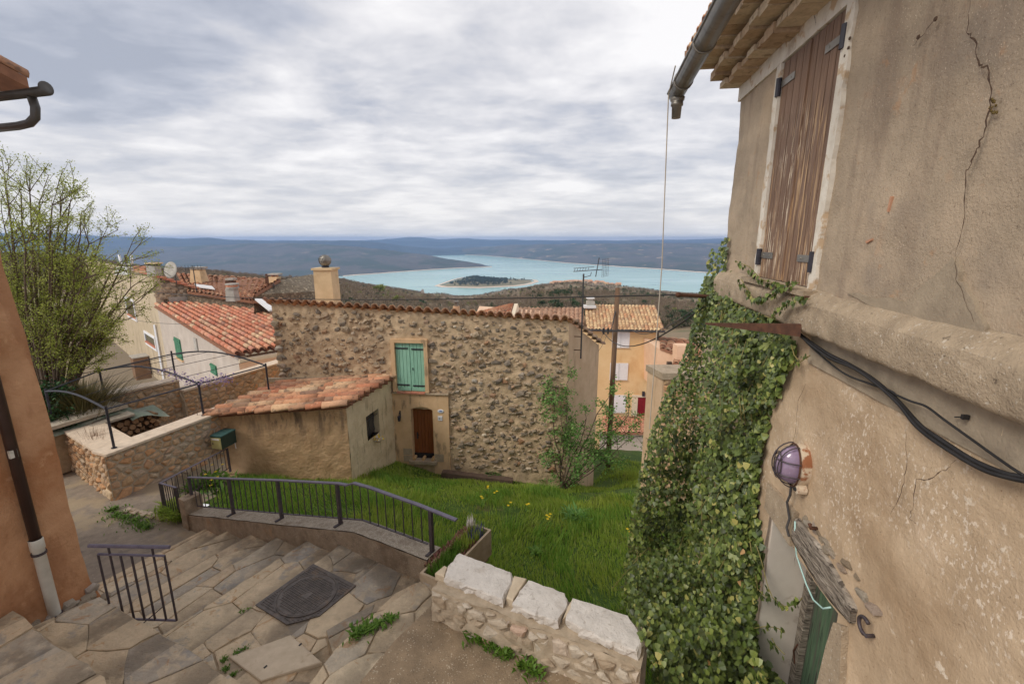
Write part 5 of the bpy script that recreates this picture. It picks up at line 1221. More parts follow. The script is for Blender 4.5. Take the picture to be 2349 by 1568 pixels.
# roof of the shed: rows of canal tiles run along the front
rO = Vector((FL.x - .22, FL.y - .14, zf['FL'] + .05)); rX = (Vector((FR.x + .1, FR.y - .14, zf['FR'] + .08)) - rO); rLen = rX.length; rX.normalize()
rY = (Vector((BL.x - .1, BL.y, zf['BL'] + .1)) - rO); rW = rY.length; rY.normalize()
rF = MB(); rF.extrude([Vector((FL.x, FL.y, zf['FL'] - .01)), Vector((FR.x, FR.y, zf['FR'] - .01)), Vector((BR.x, BR.y, zf['BR'] - .01)), Vector((BL.x, BL.y, zf['BL'] - .01))], UP*.05)
rF.build('roof_deck', M['tile_bed'], t)
pitch = .37; nrow = int(rW/pitch)
nn_ = rX.cross(rY); nn_ = nn_ if nn_.z > 0 else -nn_
for r in range(nrow):
    off = rnd(-.1, .1); Lr = lerp(1.0, .99, r/nrow)
    start = rO + rY*(r*pitch + .06)
    endx = rLen - .02 + .12*r/nrow + rnd(-.03, .03); nt = 8; ex_ = (endx - .58)/(nt - 1)
    for k in range(nt):
        up = (rX + nn_*.05 + rY*rnd(-.015, .015)).normalized(); ac = (rY - up*rY.dot(up)).normalized(); n2_ = up.cross(ac); n2_ = n2_ if n2_.z > 0 else -n2_
        place('roof_tile', TILE, t, basis=tile_basis(start + rX*(k*ex_ + rnd(-.02, .02)) + nn_*(.04 + rnd(-.006, .01)) + rY*rnd(-.008, .008), up, ac, n2_, rnd(1.3, 1.36)))
    V, F = half_pipe(start + rY*pitch*.5 + nn_*.075 + rX*.02, rX, endx, .1)
    MB().add(V, F).build('channel_tile', M['tile_bed'], t, smooth=True)
MB().span(HPt(shed_l - .1, -4.36, .04), HPt(ws0 - .2, -4.14, .04), .1, .12).build('flashing', M['ledge'], t)
# flower basket at the shed window
fb = SWp(wm + .02, wz0_ - .1, .12)
o = thing('flower_basket', 'small hanging basket with yellow and white flowers under the barred shed window', 'flower basket', fb)
MB().lathe(fb - UP*.08, UP, [(0, .05), (.08, .1), (.1, .1), (.1, .08)], 12).build('basket', M['rust_paint'], o)
MB().tube([fb + sd*.1, fb + UP*.16, fb - sd*.1], .006, 6).build('handle', M['white_metal'], o)
V, F = [], []
for k in range(46):
    p = Vector((random.gauss(0, .07), random.gauss(0, .07), abs(random.gauss(0, .06)) + .02)); a = Vector((rnd(-1, 1), rnd(-1, 1), rnd(-1, 1))).normalized(); b = a.orthogonal()*.022; q = len(V); V += [p - a*.025, p + b, p + a*.025, p - b]; F += [q, q + 1, q + 2, q, q + 2, q + 3]
place('flowers', arr_mesh('flowers', [tuple(v) for v in V[:100]], F[:150], 3, M['white_flower']), o)['kind'] = 'stuff'
place('flowers', arr_mesh('flowers', [tuple(v) for v in V[100:]], [i - 100 for i in F[150:]], 3, M['yellow_flower']), o)['kind'] = 'stuff'
# mailbox on the shed corner
fd_ = (FR - FL).normalized(); fnn = Vector((fd_.y, -fd_.x, 0))
mq = on_wall(513, 1005, FL + fnn*.3, math.atan2(fd_.y, fd_.x)); fd_ = Vector((-.2, -.98, 0)).normalized(); fnn = Vector((.98, -.2, 0)).normalized()
t = thing('mailbox', 'dark green metal mailbox with cream front on the shed corner', 'mailbox', mq)
def MP(a, b, z): return mq + fd_*a + fnn*b + UP*z
bx = MB().box(MP(0, 0, -.02), fd_*.22, fnn*.15, UP*.16); bx.build('box', M['dark_green_box'], t)
MB().box(MP(0, 0, .152), fd_*.23, fnn*.16, UP*.012).build('lid', M['dark_green_top'], t)
MB().box(MP(.226, 0, -.03), fd_*.008, fnn*.135, UP*.14).build('front_panel', M['cream_panel'], t)
MB().box(MP(.236, 0, .075), fd_*.005, fnn*.1, UP*.018).build('letter_slot', M['white_metal'], t)
MB().box(MP(.236, -.09, -.04), fd_*.004, fnn*.015, UP*.02).build('lock', M['zinc'], t)
MB().tube([MP(-.15, .16, -.18), MP(-.15, .17, -.32)], .008, 6).build('cord', M['white_metal'], t)

# ------------------------------------------------------------------ big plastered house on the right
RA_ = math.pi/2 - rad(8.8); RD = h2(RA_); RN = Vector((-RD.y, RD.x, 0)); R0 = Vector((1.65, 0, 0))     # RN faces the alley
def RP(s, z, off=0): return R0 + RD*s + RN*off + UP*z
def RS(u, v, off=0): p = on_wall(u, v, R0 + RN*off, RA_); return (p - R0).dot(RD), p.z
rh = thing('plastered_house', 'tall brown plastered house on the right with peeling shutters and tiled corbel eave', 'house', (1.9, 2.5, -4)); t = rh
SE = 5.56; s_sh0, s_sh1, z_sh0, z_sh1 = 3.34, 4.34, -.35, 1.46
def rwall(s0, s1, z0, z1, ns, nz, off, amp, m, name, holes=(), seed=0):
    V, F = [], []
    for j in range(nz + 1):
        for i in range(ns + 1):
            s, z = lerp(s0, s1, i/ns), lerp(z0, z1, j/nz)
            e = -.05*sstep(SE - .12, SE, s); V.append(RP(s, z, off + e + amp*fbm((s, z, seed), 4, 1.3) + amp*.25*fbm((s, z, seed + 4), 3, 9)))
    for j in range(nz):
        for i in range(ns):
            s, z = lerp(s0, s1, (i + .5)/ns), lerp(z0, z1, (j + .5)/nz)
            if any(a < s < b and lo < z < hi for a, b, lo, hi in holes): continue
            F.append((j*(ns + 1) + i, (j + 1)*(ns + 1) + i, (j + 1)*(ns + 1) + i + 1, j*(ns + 1) + i + 1))
    return MB().add(V, F).build(name, m, t, smooth=True)
rwall(-1.5, SE, -.42, 1.62, 150, 56, 0, .02, M['plaster_upper'], 'upper_wall', ((s_sh0 - .02, s_sh1 + .02, z_sh0 - .08, z_sh1 + .02),))
D0, D1, DZ = 2.42, 3.47, -2.24
rwall(-1.5, SE, -5.2, -.6, 150, 100, 0, .028, M['plaster_lower'], 'lower_wall', ((D0, D1, -6, DZ),), 5)
# far end wall, beyond the corner
RB = Vector((RD.y, -RD.x, 0))    # into the house
def ew(i, j): z = lerp(-5.2, 1.62, j); return RP(SE, z, -.05) + RB*3*i + RD*(.015*fbm((i*3, z, 1), 3, 1.6))
MB().grid(ew, 16, 60).build('end_wall', M['plaster_upper'], t, smooth=True)
# cement ledge at floor level
def lg(i, j):
    s = lerp(-1.5, 5.42, i); k = .007*fbm((s, j, 3), 4, 3)
    P = [(0.0, -.355), (.04, -.38), (.075, -.41), (.1, -.44), (.106, -.475), (.106, -.54), (.1, -.63), (.0, -.645)]
    x = j*(len(P) - 1); a = min(int(x), len(P) - 2); f = x - a; off, z = lerp(P[a][0], P[a + 1][0], f), lerp(P[a][1], P[a + 1][1], f)
    if 3 <= s <= 5.42 and j < .35: z += .01
    rag = .014*fbm((s*4, j*3, 7), 3, 2) if j > .75 else 0
    return RP(s, z + k*.7 + rag, off + k + (.0025 if j < .6 else .006)*fbm((s, z, 2), 3, 14))
lm = MB(); lm.grid(lambda i, j: lg(i, lerp(1, 3/7, j)), 240, 13); lm.grid(lambda i, j: lg(i, lerp(3/7, 0, j)), 240, 9)
e_ = [lg(1, k/7) for k in range(8)]; lm.add(e_, [tuple(range(8))])
lm.build('ledge', M['ledge'], t, smooth=True)
rwall(-1.5, 3.2, -.86, -.645, 60, 4, .012, .006, M['grey_patch'], 'under_ledge_band', (), 9)
# grey repair patch above the ledge
def patch(pts_uv, off, name, m, th=.006):
    q = [RP(*RS(u, v), off) for u, v in pts_uv]
    pts2 = []
    for a, b in zip(q, q[1:] + q[:1]):
        for k in range(4): pts2.append(a.lerp(b, k/4) + RD*rnd(-.012, .012) + UP*rnd(-.012, .012))
    MB().extrude(pts2, -RN*(th + .03)).build(name, m, t)
patch([(1950, 672), (2090, 690), (2140, 640), (2200, 592), (2215, 640), (2250, 700), (2275, 770), (2349, 800), (2349, 840), (2200, 770), (2060, 725)], .022, 'cement_patch', M['grey_patch'])
# window: limewashed jambs, lintel, plank shutters
def rbox(s0, s1, z0, z1, o0, o1, m, name, parent=None):
    return MB().box(RP((s0 + s1)/2, (z0 + z1)/2, (o0 + o1)/2), RD*((s1 - s0)/2), RN*((o1 - o0)/2), UP*((z1 - z0)/2)).build(name, m, parent or t)
def ragged(s0, s1, z0, z1, off, m, name, w=.015):
    n = 22; q = [RP(s0, lerp(z0, z1, k/n), off) for k in range(n + 1)] + [RP(s1 + rnd(-w, w), lerp(z1, z0, k/n), off) for k in range(n + 1)]
    MB().extrude(q, -RN*.06).build(name, m, t)
ragged(s_sh1, s_sh1 + .09, z_sh0 + .0, z_sh1, .024, M['white_render'], 'limewashed_jamb')
ragged(s_sh0, s_sh0 - .095, z_sh0 - .0, z_sh1 + .1, .024, M['white_render'], 'limewashed_jamb')
MB().extrude([RP(3.0, 1.465, .02), RP(SE - .06, 1.465, .02), RP(SE - .06, 1.64, .02), RP(3.0, 1.64, .02)], -RN*.05).build('lintel_band', M['white_render'], t)
rbox(s_sh0 - .15, s_sh1 + .15, z_sh0 - .04, z_sh0 - .002, -.1, .11, M['ledge'], 'window_sill')
for a, b, rgt in ((s_sh0, 3.835, 1), (3.845, s_sh1, 0)):
    sh = rbox(a, b, z_sh0 + .01, z_sh1, -.045, -.02, M['shutter_brown'], 'shutter'); n = 5 if rgt else 4; w_ = (b - a)/n
    for k in range(n): rbox(a + w_*k + .005, a + w_*(k + 1) - .005, z_sh0 + .012, z_sh1 - .004, -.02, .0, M['shutter_brown'], 'plank', sh)
    for z in (z_sh1 - .17, z_sh0 + .21):
        hx, tip = (a, a + .26) if rgt else (b, b - .26)
        s1_ = MB().box(RP((hx + tip)/2, z, .004), RD*.13, RN*.004, UP*.026)
        for q in (.06, .2): s1_.lathe(RP(hx + (tip - hx)*q/.26, z, .008), RN, [(0, .009), (.004, .007)], 8)
        s1_.build('strap', M['zinc'], sh)
        hp_ = hx - .014 if rgt else hx + .014
        MB().tube([RP(hp_, z - .09, .02), RP(hp_, z + .055, .02)], .024, 10).build('hinge_pin', M['iron_black'], sh)
rbox(3.83, 3.85, z_sh0 + .02, z_sh1 - .01, -.019, .012, M['shutter_brown'], 'meeting_strip')
rbox(3.18, 3.32, -.405, -.385, .0, .1, M['rust'], 'shutter_stay')
# corbelled eave: three steps of flat bricks
for tier, (o0, o1, z0, z1) in enumerate(((-.02, .2, 1.605, 1.665), (-.02, .34, 1.71, 1.77), (-.02, .47, 1.815, 1.875))):
    w_ = .215; k = 0; s = SE - .02 - tier*.0
    while s > .4:
        rbox(s - w_ + .011, s - .011, z0 + rnd(-.022, .012), z1, o0, o1 + rnd(-.02, .02), M['brick'], 'corbel_brick'); s -= w_
    rbox(.4, SE - .05, z0 + .035, z1 + .052, o0, o1 - .06, M['flag_bed'], 'mortar_course')
rs_ = (RN - UP*.34).normalized()     # down the roof
rt0 = RP(SE + .02, 1.93, .5)
MB().extrude([rt0, RP(.3, 1.93, .5), RP(.3, 1.93, .5) - rs_*2.4, rt0 - rs_*2.4], UP*.03).build('roof_deck', M['tile_bed'], t)
nrm2 = RD.cross(-rs_); nrm2 = nrm2 if nrm2.z > 0 else -nrm2
for k in range(22):
    for r in range(3):
        p = rt0 - RD*(.1 + k*.225) - rs_*(r*.38 - .06) + nrm2*.03
        place('roof_tile', TILE, t, basis=tile_basis(p, -rs_, RD, nrm2, rnd(.98, 1.04)))
    V, F = half_pipe(rt0 - RD*(.21 + k*.225) + nrm2*.09 + rs_*.1, -rs_, .5, .1); MB().add(V, F).build('channel_tile', M['tile'], t, smooth=True)
# gutter
gs, gz = RS(1545, 235, .75)
t = gt = thing('zinc_gutter', 'half round zinc gutter ending in a spout under the right tiled eave', 'gutter', RP(gs, gz, .75))
GA, GB = RP(gs + .06, gz + .1, .72), RP(.3, gz + .34, .72); gd_ = (GB - GA).normalized()
V, F = half_pipe(GA, gd_, (GB - GA).length, .085); g_ = MB().add(V, F); g_.lathe(GA, -gd_, [(0, .085), (.004, .085), (.005, .0)], 16); g_.build('trough', M['zinc'], t, smooth=True)
MB().tube([GA + RN*.085 + UP*.002, GB + RN*.085 + UP*.002], .012, 6).build('bead', M['zinc'], t, smooth=True)
for k in range(5): q = GA + gd_*(.35 + k*.8); MB().lathe(q, gd_, [(0, .088), (0, .095), (.03, .095), (.03, .088)], 16).build('joint_collar', M['zinc'], t, smooth=True)
q = GA + gd_*.1 - UP*.07
MB().lathe(q, -UP, [(0, .075), (.03, .07), (.05, .055), (.052, .062), (.08, .062), (.085, .05), (.2, .045), (.2, .036)], 16).build('spout', M['zinc'], t, smooth=True)
# door recess and lintels
t = rh
rbox(D1 - .005, D1 + .03, -5.2, DZ, -.42, -.03, M['reveal'], 'door_reveal'); rbox(D0 - .03, D0 + .005, -5.2, DZ, -.42, -.03, M['ledge'], 'door_reveal')
MB().extrude([RP(D1 + .0, DZ + .0, -.03), RP(D0, DZ, -.03), RP(D0, DZ, -.42), RP(D1, DZ, -.42)], UP*.03).build('door_soffit', M['reveal'], t)
MB().extrude([RP(D1 + .06, DZ, .03), RP(D1 + .06, -2.0, .03), RP(3.02, -1.96, .035), RP(3.02, DZ - .0, .035)], -RN*.2).build('concrete_lintel', M['ledge'], t)
lb = MB(); lt = RP(3.0, -2.08, -.03); le_ = RP(2.24, -2.12, -.045)
def beamp(i, j):
    w = 2*math.pi*j; k = .012*fbm((i*2, math.cos(w)*2, math.sin(w)*2), 4, 3)
    cy_, sy_ = max(-1, min(1, 1.4*math.cos(w))), max(-1, min(1, 1.4*math.sin(w)))
    return lt.lerp(le_, i) + RN*(cy_*(.07 + .012*i) + k) + UP*(sy_*(.09 + .03*math.sin(i*3) - .045*i**3) + k)
lb.grid(beamp, 40, 24); lb.add([beamp(1, k/12) for k in range(12)], [tuple(range(12))]); lb.add([beamp(0, k/12) for k in range(12)], [tuple(range(12))[::-1]])
lb.build('timber_lintel', M['wood_grey'], t, smooth=True)
for k in range(16):
    p = RP(rnd(2.1, 2.95), rnd(-1.97, -1.9), .0); place('stone', random.choice(WS2), t, basis=frame_basis(p, RD, UP, RN, rnd(.03, .07), rnd(.02, .04), rnd(.02, .04), rnd(-.3, .3)))
dr = rbox(D0, D1, -5.2, DZ, -.42, -.4, M['door_green'], 'door')
for k in range(6): a = lerp(D0, D1, k/6); rbox(a + .004, a + (D1 - D0)/6 - .004, -5.2, DZ - .005, -.4, -.38 + rnd(-.003, .003), M['door_green'], 'plank', dr)
rbox(D1 - .12, D1 - .03, -5.2, DZ, -.38, -.33, M['wood_grey'], 'door_post', dr)
hq = RP(*RS(1838, 1500, -.37), -.37)
MB().tube([hq + UP*.1, hq + UP*.1 + RN*.04, hq + RN*.05 + RD*.03, hq - UP*.1 + RN*.04, hq - UP*.1], .008, 6).build('handle', M['rust'], dr)
ragq = [RP(D0 + .0, -5.2, .035), RP(D0 + .02, -2.95, .035), RP(D0 - .01, -2.5, .035), RP(D0 - .04, -2.3, .035), RP(D0 - .12, -2.25, .035), RP(D0 - .2, -2.6, .035), RP(D0 - .22, -5.2, .035)]
MB().extrude(ragq, -RN*.3).build('jamb_stone', M['ledge'], t)
# cracks, pits and paint marks
def crack(uv, w, off=.024, branches=()):
    q = []
    raw = [RP(*RS(u, v), off) for u, v in uv]
    for a, b in zip(raw, raw[1:]):
        for k in range(5): q.append(a.lerp(b, k/5) + (RD*rnd(-1, 1) + UP*rnd(-1, 1))*.008*(k > 0))
    q.append(raw[-1]); n = len(q); V, F = [], []
    for i, p in enumerate(q):
        d = (q[min(i + 1, n - 1)] - q[max(i - 1, 0)]).normalized(); sidev = d.cross(RN).normalized()*w*.8*(.3 + rnd(.1, 1.2))*(1 - .7*abs(2*i/(n - 1) - 1)**3)
        V += [p - sidev, p + sidev]
    for i in range(n - 1): F.append((2*i, 2*i + 1, 2*i + 3, 2*i + 2))
    MB().add(V, F).build('crack', M['crack'], t)
crack([(2240, 0), (2232, 75), (2250, 90), (2262, 150), (2280, 150), (2290, 215), (2278, 290), (2262, 330), (2248, 360), (2230, 400), (2228, 490), (2205, 590)], .005)
crack([(2208, 590), (2206, 640), (2228, 690), (2250, 740)], .0014)
crack([(2160, 40), (2135, 75), (2105, 105)], .003)
crack([(1872, -20), (1876, 35), (1879, 58)], .003, .024)
crack([(1860, 880), (1842, 920), (1836, 990), (1830, 1020)], .0025, .034)
crack([(2215, 1055), (2190, 1080), (2150, 1100), (2120, 1100), (2112, 1170), (2105, 1190), (2120, 1200)], .003, .034)
crack([(2095, 985), (2098, 1070), (2085, 1130), (2060, 1180)], .0025, .034)
crack([(1835, 1300), (1836, 1260)], .003, .034)
MOSS = rock(99, 10); MOSS.materials.append(M['moss'])
for k in range(14):
    p = RP(*RS(2288 + rnd(-6, 14), rnd(225, 260)), .02); place('moss_clump', MOSS, t, basis=frame_basis(p, RD, UP, RN, rnd(.004, .009), rnd(.005, .012), .005, rnd(0, 3)))
for uvs in ([(2051, 450), (2055, 451), (2046, 486), (2043, 485)], [(1993, 553), (2008, 547), (2007, 551), (1995, 558)]):
    MB().extrude([RP(*RS(u, v), .019) for u, v in uvs], -RN*.02).build('paint_mark', M['red_mark'], t)
for u, v in ((2158, 43), (2118, 85), (1958, 88), (1955, 110), (1947, 128)):
    p = RP(*RS(u, v), .02); MB().lathe(p, RN, [(0, .012), (.006, .009)], 7).build('pit', M['crack'], t)
# cables along the wall
def cable(uv, r, off, name, label, m=M['black'], grp=None):
    q = [RP(*RS(u, v, off), off) for u, v in uv]; pts_ = []
    for i in range(len(q) - 1):
        p0, p1, p2, p3 = q[max(i - 1, 0)], q[i], q[i + 1], q[min(i + 2, len(q) - 1)]
        for k in range(6):
            x = k/6; pts_.append(.5*((2*p1) + (p2 - p0)*x + (2*p0 - 5*p1 + 4*p2 - p3)*x*x + (3*p1 - p0 - 3*p2 + p3)*x**3))
    pts_.append(q[-1]); o = MB().tube(pts_, r, 7).build(name, m, smooth=True); return tag(o, label, 'cable', grp)
cable([(1815, 750), (1850, 778), (1900, 812), (1948, 836), (2000, 868), (2052, 912), (2110, 975), (2160, 1010), (2230, 1055), (2300, 1085), (2349, 1095), (2420, 1105)], .0125, .045, 'wall_cable', 'thick black power cable sagging along the wall under the cement ledge', grp='black cables under the ledge')
cable([(1815, 752), (1860, 790), (1905, 822), (1960, 845), (2010, 880), (2060, 925), (2100, 975), (2150, 1015), (2240, 1070), (2310, 1095), (2420, 1115)], .0085, .07, 'wall_cable', 'second black cable running just under the thick power cable', grp='black cables under the ledge')
cable([(1850, 785), (1895, 825), (1940, 858), (1990, 878), (2040, 895), (2055, 905)], .006, .05, 'wall_cable', 'thin black cable drooping below the thick power cable beside the ivy', grp='black cables under the ledge')
cable([(2055, 905), (2090, 920), (2125, 932), (2170, 965), (2240, 1015), (2310, 1065), (2349, 1090)], .0055, .05, 'wall_cable', 'thin black cable looping above the thick power cable near the right edge', grp='black cables under the ledge')
cp_ = RP(*RS(2214, 956, .03), .03); tag(MB().box(cp_, RD*.007, RN*.012, UP*.01).tube([cp_, cp_ + RD*.05 - UP*.02], .003, 5).build('cable_clip', M['black']), 'small black cable clip under the ledge above the thick cable', 'clip')
# bulkhead lamp in a wire cage
ls_, lz_ = RS(1826, 1066, .06)
t = thing('bulkhead_lamp', 'rusty oval bulkhead lamp with mauve glass and wire cage above the green door', 'wall lamp', RP(ls_, lz_, .05))
def LP(a, b, c_): return RP(ls_ + a, lz_ + b, .03 + c_)
def dome(name, h0, prof, m, seg=24):
    mb = MB(); V, F = [], []
    for (c_, k) in prof:
        for i in range(seg): w = 2*math.pi*i/seg; V.append(LP(math.cos(w)*.098*k, math.sin(w)*.15*k, c_))
    n = len(prof)
    for r in range(n - 1):
        for i in range(seg): F.append((r*seg + i, r*seg + (i + 1) % seg, (r + 1)*seg + (i + 1) % seg, (r + 1)*seg + i))
    F.append(tuple((n - 1)*seg + i for i in range(seg)))
    F = [f[::-1] for f in F]
    return mb.add(V, F).build(name, m, t, smooth=True)
dome('base_plate', 0, [(-.04, 1.05), (.015, 1.08), (.035, 1.06), (.045, .98), (.045, .9)], M['rust_paint'])
dome('glass', 0, [(.045, .95), (.07, .93), (.11, .82), (.14, .62), (.158, .34), (.162, .1)], M['mauve_glass'])
for k in range(3):
    pts_ = [LP((-.05, 0, .05)[k], .155*math.cos(math.pi*q/12), .045 + .128*math.sin(math.pi*q/12)) for q in range(13)]; MB().tube(pts_, .0045, 6, False).build('cage_wire', M['iron'], t)
for k in range(2):
    pts_ = [LP(.108*math.cos(math.pi*q/12), (.05, -.055)[k], .045 + .128*math.sin(math.pi*q/12)) for q in range(13)]; MB().tube(pts_, .0045, 6, False).build('cage_wire', M['iron'], t)
MB().tube([LP(.06*math.cos(w), .1*math.sin(w), .155) for w in [2*math.pi*q/20 for q in range(21)]], .004, 6, False).build('cage_wire', M['iron'], t)
MB().tube([LP(.108*math.cos(w), .16*math.sin(w), .05) for w in [2*math.pi*q/28 for q in range(29)]], .006, 6, False).build('cage_ring', M['rust'], t)
MB().lathe(LP(-.075, -.15, -.02), RN, [(0, .035), (.06, .035), (.065, .02)], 12).build('screw_boss', M['rust_paint'], t); MB().lathe(LP(-.075, -.15, .045), RN, [(0, .016), (.012, .012)], 8).build('screw', M['black'], t)
q = LP(.03, -.15, .03)
lead = [q, q - UP*.1 - RD*.01, q - UP*.18 + RD*.02, q - UP*.27 - RD*.05, q - UP*.36 - RD*.03, q - UP*.4 - RD*.08]
tag(MB().tube(lead, .009, 7).build('lamp_cable', M['wire'], smooth=True), 'grey flex hanging from the bulkhead lamp to the door lintel', 'cable')
gw = [(1824, 1195), (1824, 1240), (1827, 1272), (1838, 1305), (1850, 1340), (1866, 1375), (1888, 1395), (1905, 1392)]
tag(MB().tube([RP(*RS(u, v, o_), o_) for (u, v), o_ in zip(gw, (.04, .03, .02, 0, -.02, -.03, -.02, .02))], .006, 6).build('pale_green_wire', M['green_cord'], smooth=True), 'pale green wire hanging across the mouldered door below the lamp', 'wire')
hk = RP(*RS(2004, 1438), 0)
tag(MB().tube([hk + RN*.045 + RD*math.sin(w)*.05 + UP*math.cos(w)*.045 for w in [-.5 + .34*k for k in range(13)]] + [hk - UP*.05 - RN*.03], .0105, 8).build('iron_hook', M['iron'], smooth=True), 'dark bent iron hook in the wall beside the timber lintel', 'hook')
nb = RP(*RS(1878, 1212), 0)
tag(MB().tube([nb - RN*.02, nb + RN*.05, nb + RN*.06 + UP*.03], .013, 7).build('iron_stub', M['rust'], smooth=True), 'short rusty iron stub above the weathered timber lintel', 'iron stub')
# brackets at the corner
b0, b1 = RP(*RS(1836, 757, .1), .1), at_depth(1618, 742, 4.35)
t = thing('tapered_bracket', 'tapered rusty iron bracket jutting from the ledge over the ivy', 'bracket', b0)
dd = (b1 - b0).normalized()
MB().add([b0 + UP*.045 + RD*.012, b0 - UP*.045 + RD*.012, b0 - UP*.045 - RD*.012, b0 + UP*.045 - RD*.012, b1 + UP*.008 + RD*.006, b1 - UP*.008 + RD*.006, b1 - UP*.008 - RD*.006, b1 + UP*.008 - RD*.006], [(0, 1, 5, 4), (1, 2, 6, 5), (2, 3, 7, 6), (3, 0, 4, 7), (4, 5, 6, 7), (0, 3, 2, 1)]).build('blade', M['rust'], t)
c0, c1 = at_depth(1690, 683, 5.5), at_depth(1556, 676, 5.5)
t = thing('wire_bracket', 'rusty tube bracket holding the long overhead wire beside the ivy top', 'bracket', c0)
MB().tube([c0, c1], .022, 8).lathe(c1, (c1 - c0), [(-.02, .032), (.01, .032), (.03, .02)], 10).build('arm', M['rust'], t)
hangp = [GA + gd_*.16 + RN*.09 + UP*.05, GA + gd_*.1 + RN*.02 - UP*.3]
e2_ = at_depth(1522, 740, GA.y - .1); e3_ = at_depth(1508, 965, GA.y - .1)
tag(MB().tube([GA + gd_*.45 + RN*.1 + UP*.1, GA + gd_*.12 + RN*.095 - UP*.05, Vector((GA.x - .02, GA.y, -.3)), Vector((GA.x - .03, GA.y, -2.3))], .006, 6).build('hanging_cord', M['pale_cord']), 'pale cord hanging straight down from the zinc gutter', 'cord')

# ------------------------------------------------------------------ ivy over the house corner
ivy_l = [(515, 1652), (560, 1640), (640, 1622), (700, 1603), (760, 1592), (850, 1562), (900, 1532), (1000, 1496), (1100, 1472), (1200, 1452), (1300, 1440), (1400, 1432), (1500, 1470), (1568, 1520), (1620, 1560)]
ivy_r = [(515, 1668), (560, 1664), (615, 1662), (650, 1708), (700, 1752), (760, 1800), (800, 1822), (850, 1800), (950, 1762), (1050, 1738), (1150, 1728), (1250, 1746), (1400, 1726), (1500, 1732), (1568, 1800), (1620, 1850)]
ivy = thing('ivy', 'dense dark green ivy hanging over the far corner of the plastered house', 'ivy', RP(4.6, -3.8, .3))
def ivy_surface(u, v):
    """front of the ivy mass: bulges from the house wall and from the buried garden wall beyond the corner"""
    d = ray(u, v); n = RN; den = n.dot(d); tw = n.dot(R0)/den if abs(den) > 1e-6 else 99
    p = d*tw if tw > 0 else d*9
    s = (p - R0).dot(RD)
    if tw <= 0 or s > 6.1:
        tw = ((R0 + RD*6.1).dot(RD))/d.dot(RD); p = d*tw
    return tw, p
def leaf_v(p, nrm, up, size):
    sx = nrm.cross(up).normalized(); a = (up - nrm*up.dot(nrm)).normalized()
    return [p, p + sx*size*.55 - a*size*.1 + nrm*size*.06, p + sx*size*.42 - a*size*.7 + nrm*size*.02, p - a*size*1.15 - nrm*size*.14, p - sx*size*.42 - a*size*.7 + nrm*size*.02, p - sx*size*.55 - a*size*.1 + nrm*size*.06]
LT = [0, 2, 1, 0, 3, 2, 0, 4, 3, 0, 5, 4]
lv = []
def ivy_leaf_at(u, v, fr, base_n):
    tw, p0 = ivy_surface(u, v); L_, R_ = interp(v, ivy_l), interp(v, ivy_r)
    e = min(1, max(0, (u - L_)/90)); e2 = min(1, max(0, (R_ - u)/110)); bulge = .1 + .75*min(1, e2)*(.4 + .6*sstep(620, 1050, v)) + .55*sstep(1330, 1500, v)*min(1, e2)
    thick = bulge*max(.25, 1 + .75*fbm((u*.011, v*.011, 2), 3))
    d = ray(u, v); dist = tw - thick*1.05*fr/ max(.3, d.length)
    p = d*dist
    nrm = (base_n + Vector((rnd(-.7, .7), rnd(-.7, .7), rnd(-.3, .8)))).normalized(); up = (UP + Vector((rnd(-.6, .6), rnd(-.6, .6), 0))).normalized()
    return p, nrm, up, dist
base_n = (RN*.8 - RD*.45 + UP*.25).normalized()
n_ = 0
while n_ < 21000:
    v = rnd(515, 1620); L_, R_ = interp(v, ivy_l), interp(v, ivy_r); u = rnd(L_ - 6, R_ + 6)
    if v < 632 and random.random() < .88: continue
    hole = fbm((u*.014, v*.014, 6), 3)
    clump = fbm((u*.03, v*.03, 3), 3)
    if v < 620 and hole > .1: continue
    fr = (.5 + .55*random.random()**.5 + .28*clump) if n_ % 3 else rnd(.35, .75)
    if hole > .25 and random.random() < .7: fr *= .6
    p, nrm, up, dist = ivy_leaf_at(u, v, fr, base_n)
    lv.append((rnd(.02, .046)*(1.25 if v > 1000 else 1.0)*(1.5 if random.random() < .06 else 1), p, nrm, up, dist)); n_ += 1
skirt = [(1440, 1400), (1446, 1290), (1560, 1270), (1700, 1330), (1725, 1420), (1740, 1500), (1790, 1610), (1520, 1610), (1490, 1500)]
n_ = 0
while n_ < 4200:
    u, v = rnd(1435, 1790), rnd(1270, 1610)
    if not inside(skirt, u, v): continue
    y = lerp(4.3, 2.8, sstep(1290, 1480, v)) + .9*random.random()**1.3 + .22*fbm((u*.015, v*.015, 4), 3); lv.append((rnd(.024, .05), at_depth(u, v, y), (base_n + Vector((rnd(-.6, .6), rnd(-.6, .6), rnd(-.2, .9)))).normalized(), (UP + Vector((rnd(-.6, .6), rnd(-.6, .6), 0))).normalized(), y)); n_ += 1
lv.sort(key=lambda q: -(q[0]/q[4])*(1.6 if random.random() < .5 else 1))
LEAF = bpy.data.meshes.new('ivy_leaf'); LEAF.from_pydata([tuple(q) for q in leaf_v(Vector((0, 0, 0)), Vector((0, 0, 1)), Vector((0, 1, 0)), 1)], [], [tuple(LT[i:i + 3]) for i in range(0, 12, 3)]); LEAF.materials.append(M['ivy_leaf'])
V, F = [], []; org = BASE[ivy.name]
for k, (sz, p, nrm, up, dist) in enumerate(lv):
    if k < 300:
        a = (up - nrm*up.dot(nrm)).normalized(); sx = nrm.cross(a)*-1; sz *= 1.12
        m = Matrix(((sx.x*sz, a.x*sz, nrm.x*sz, p.x), (sx.y*sz, a.y*sz, nrm.y*sz, p.y), (sx.z*sz, a.z*sz, nrm.z*sz, p.z), (0, 0, 0, 1)))
        place('leaf', LEAF, ivy, basis=m)
    else:
        b = len(V); V += [tuple(q - org) for q in leaf_v(p, nrm, up, sz)]; F += [b + i for i in LT]
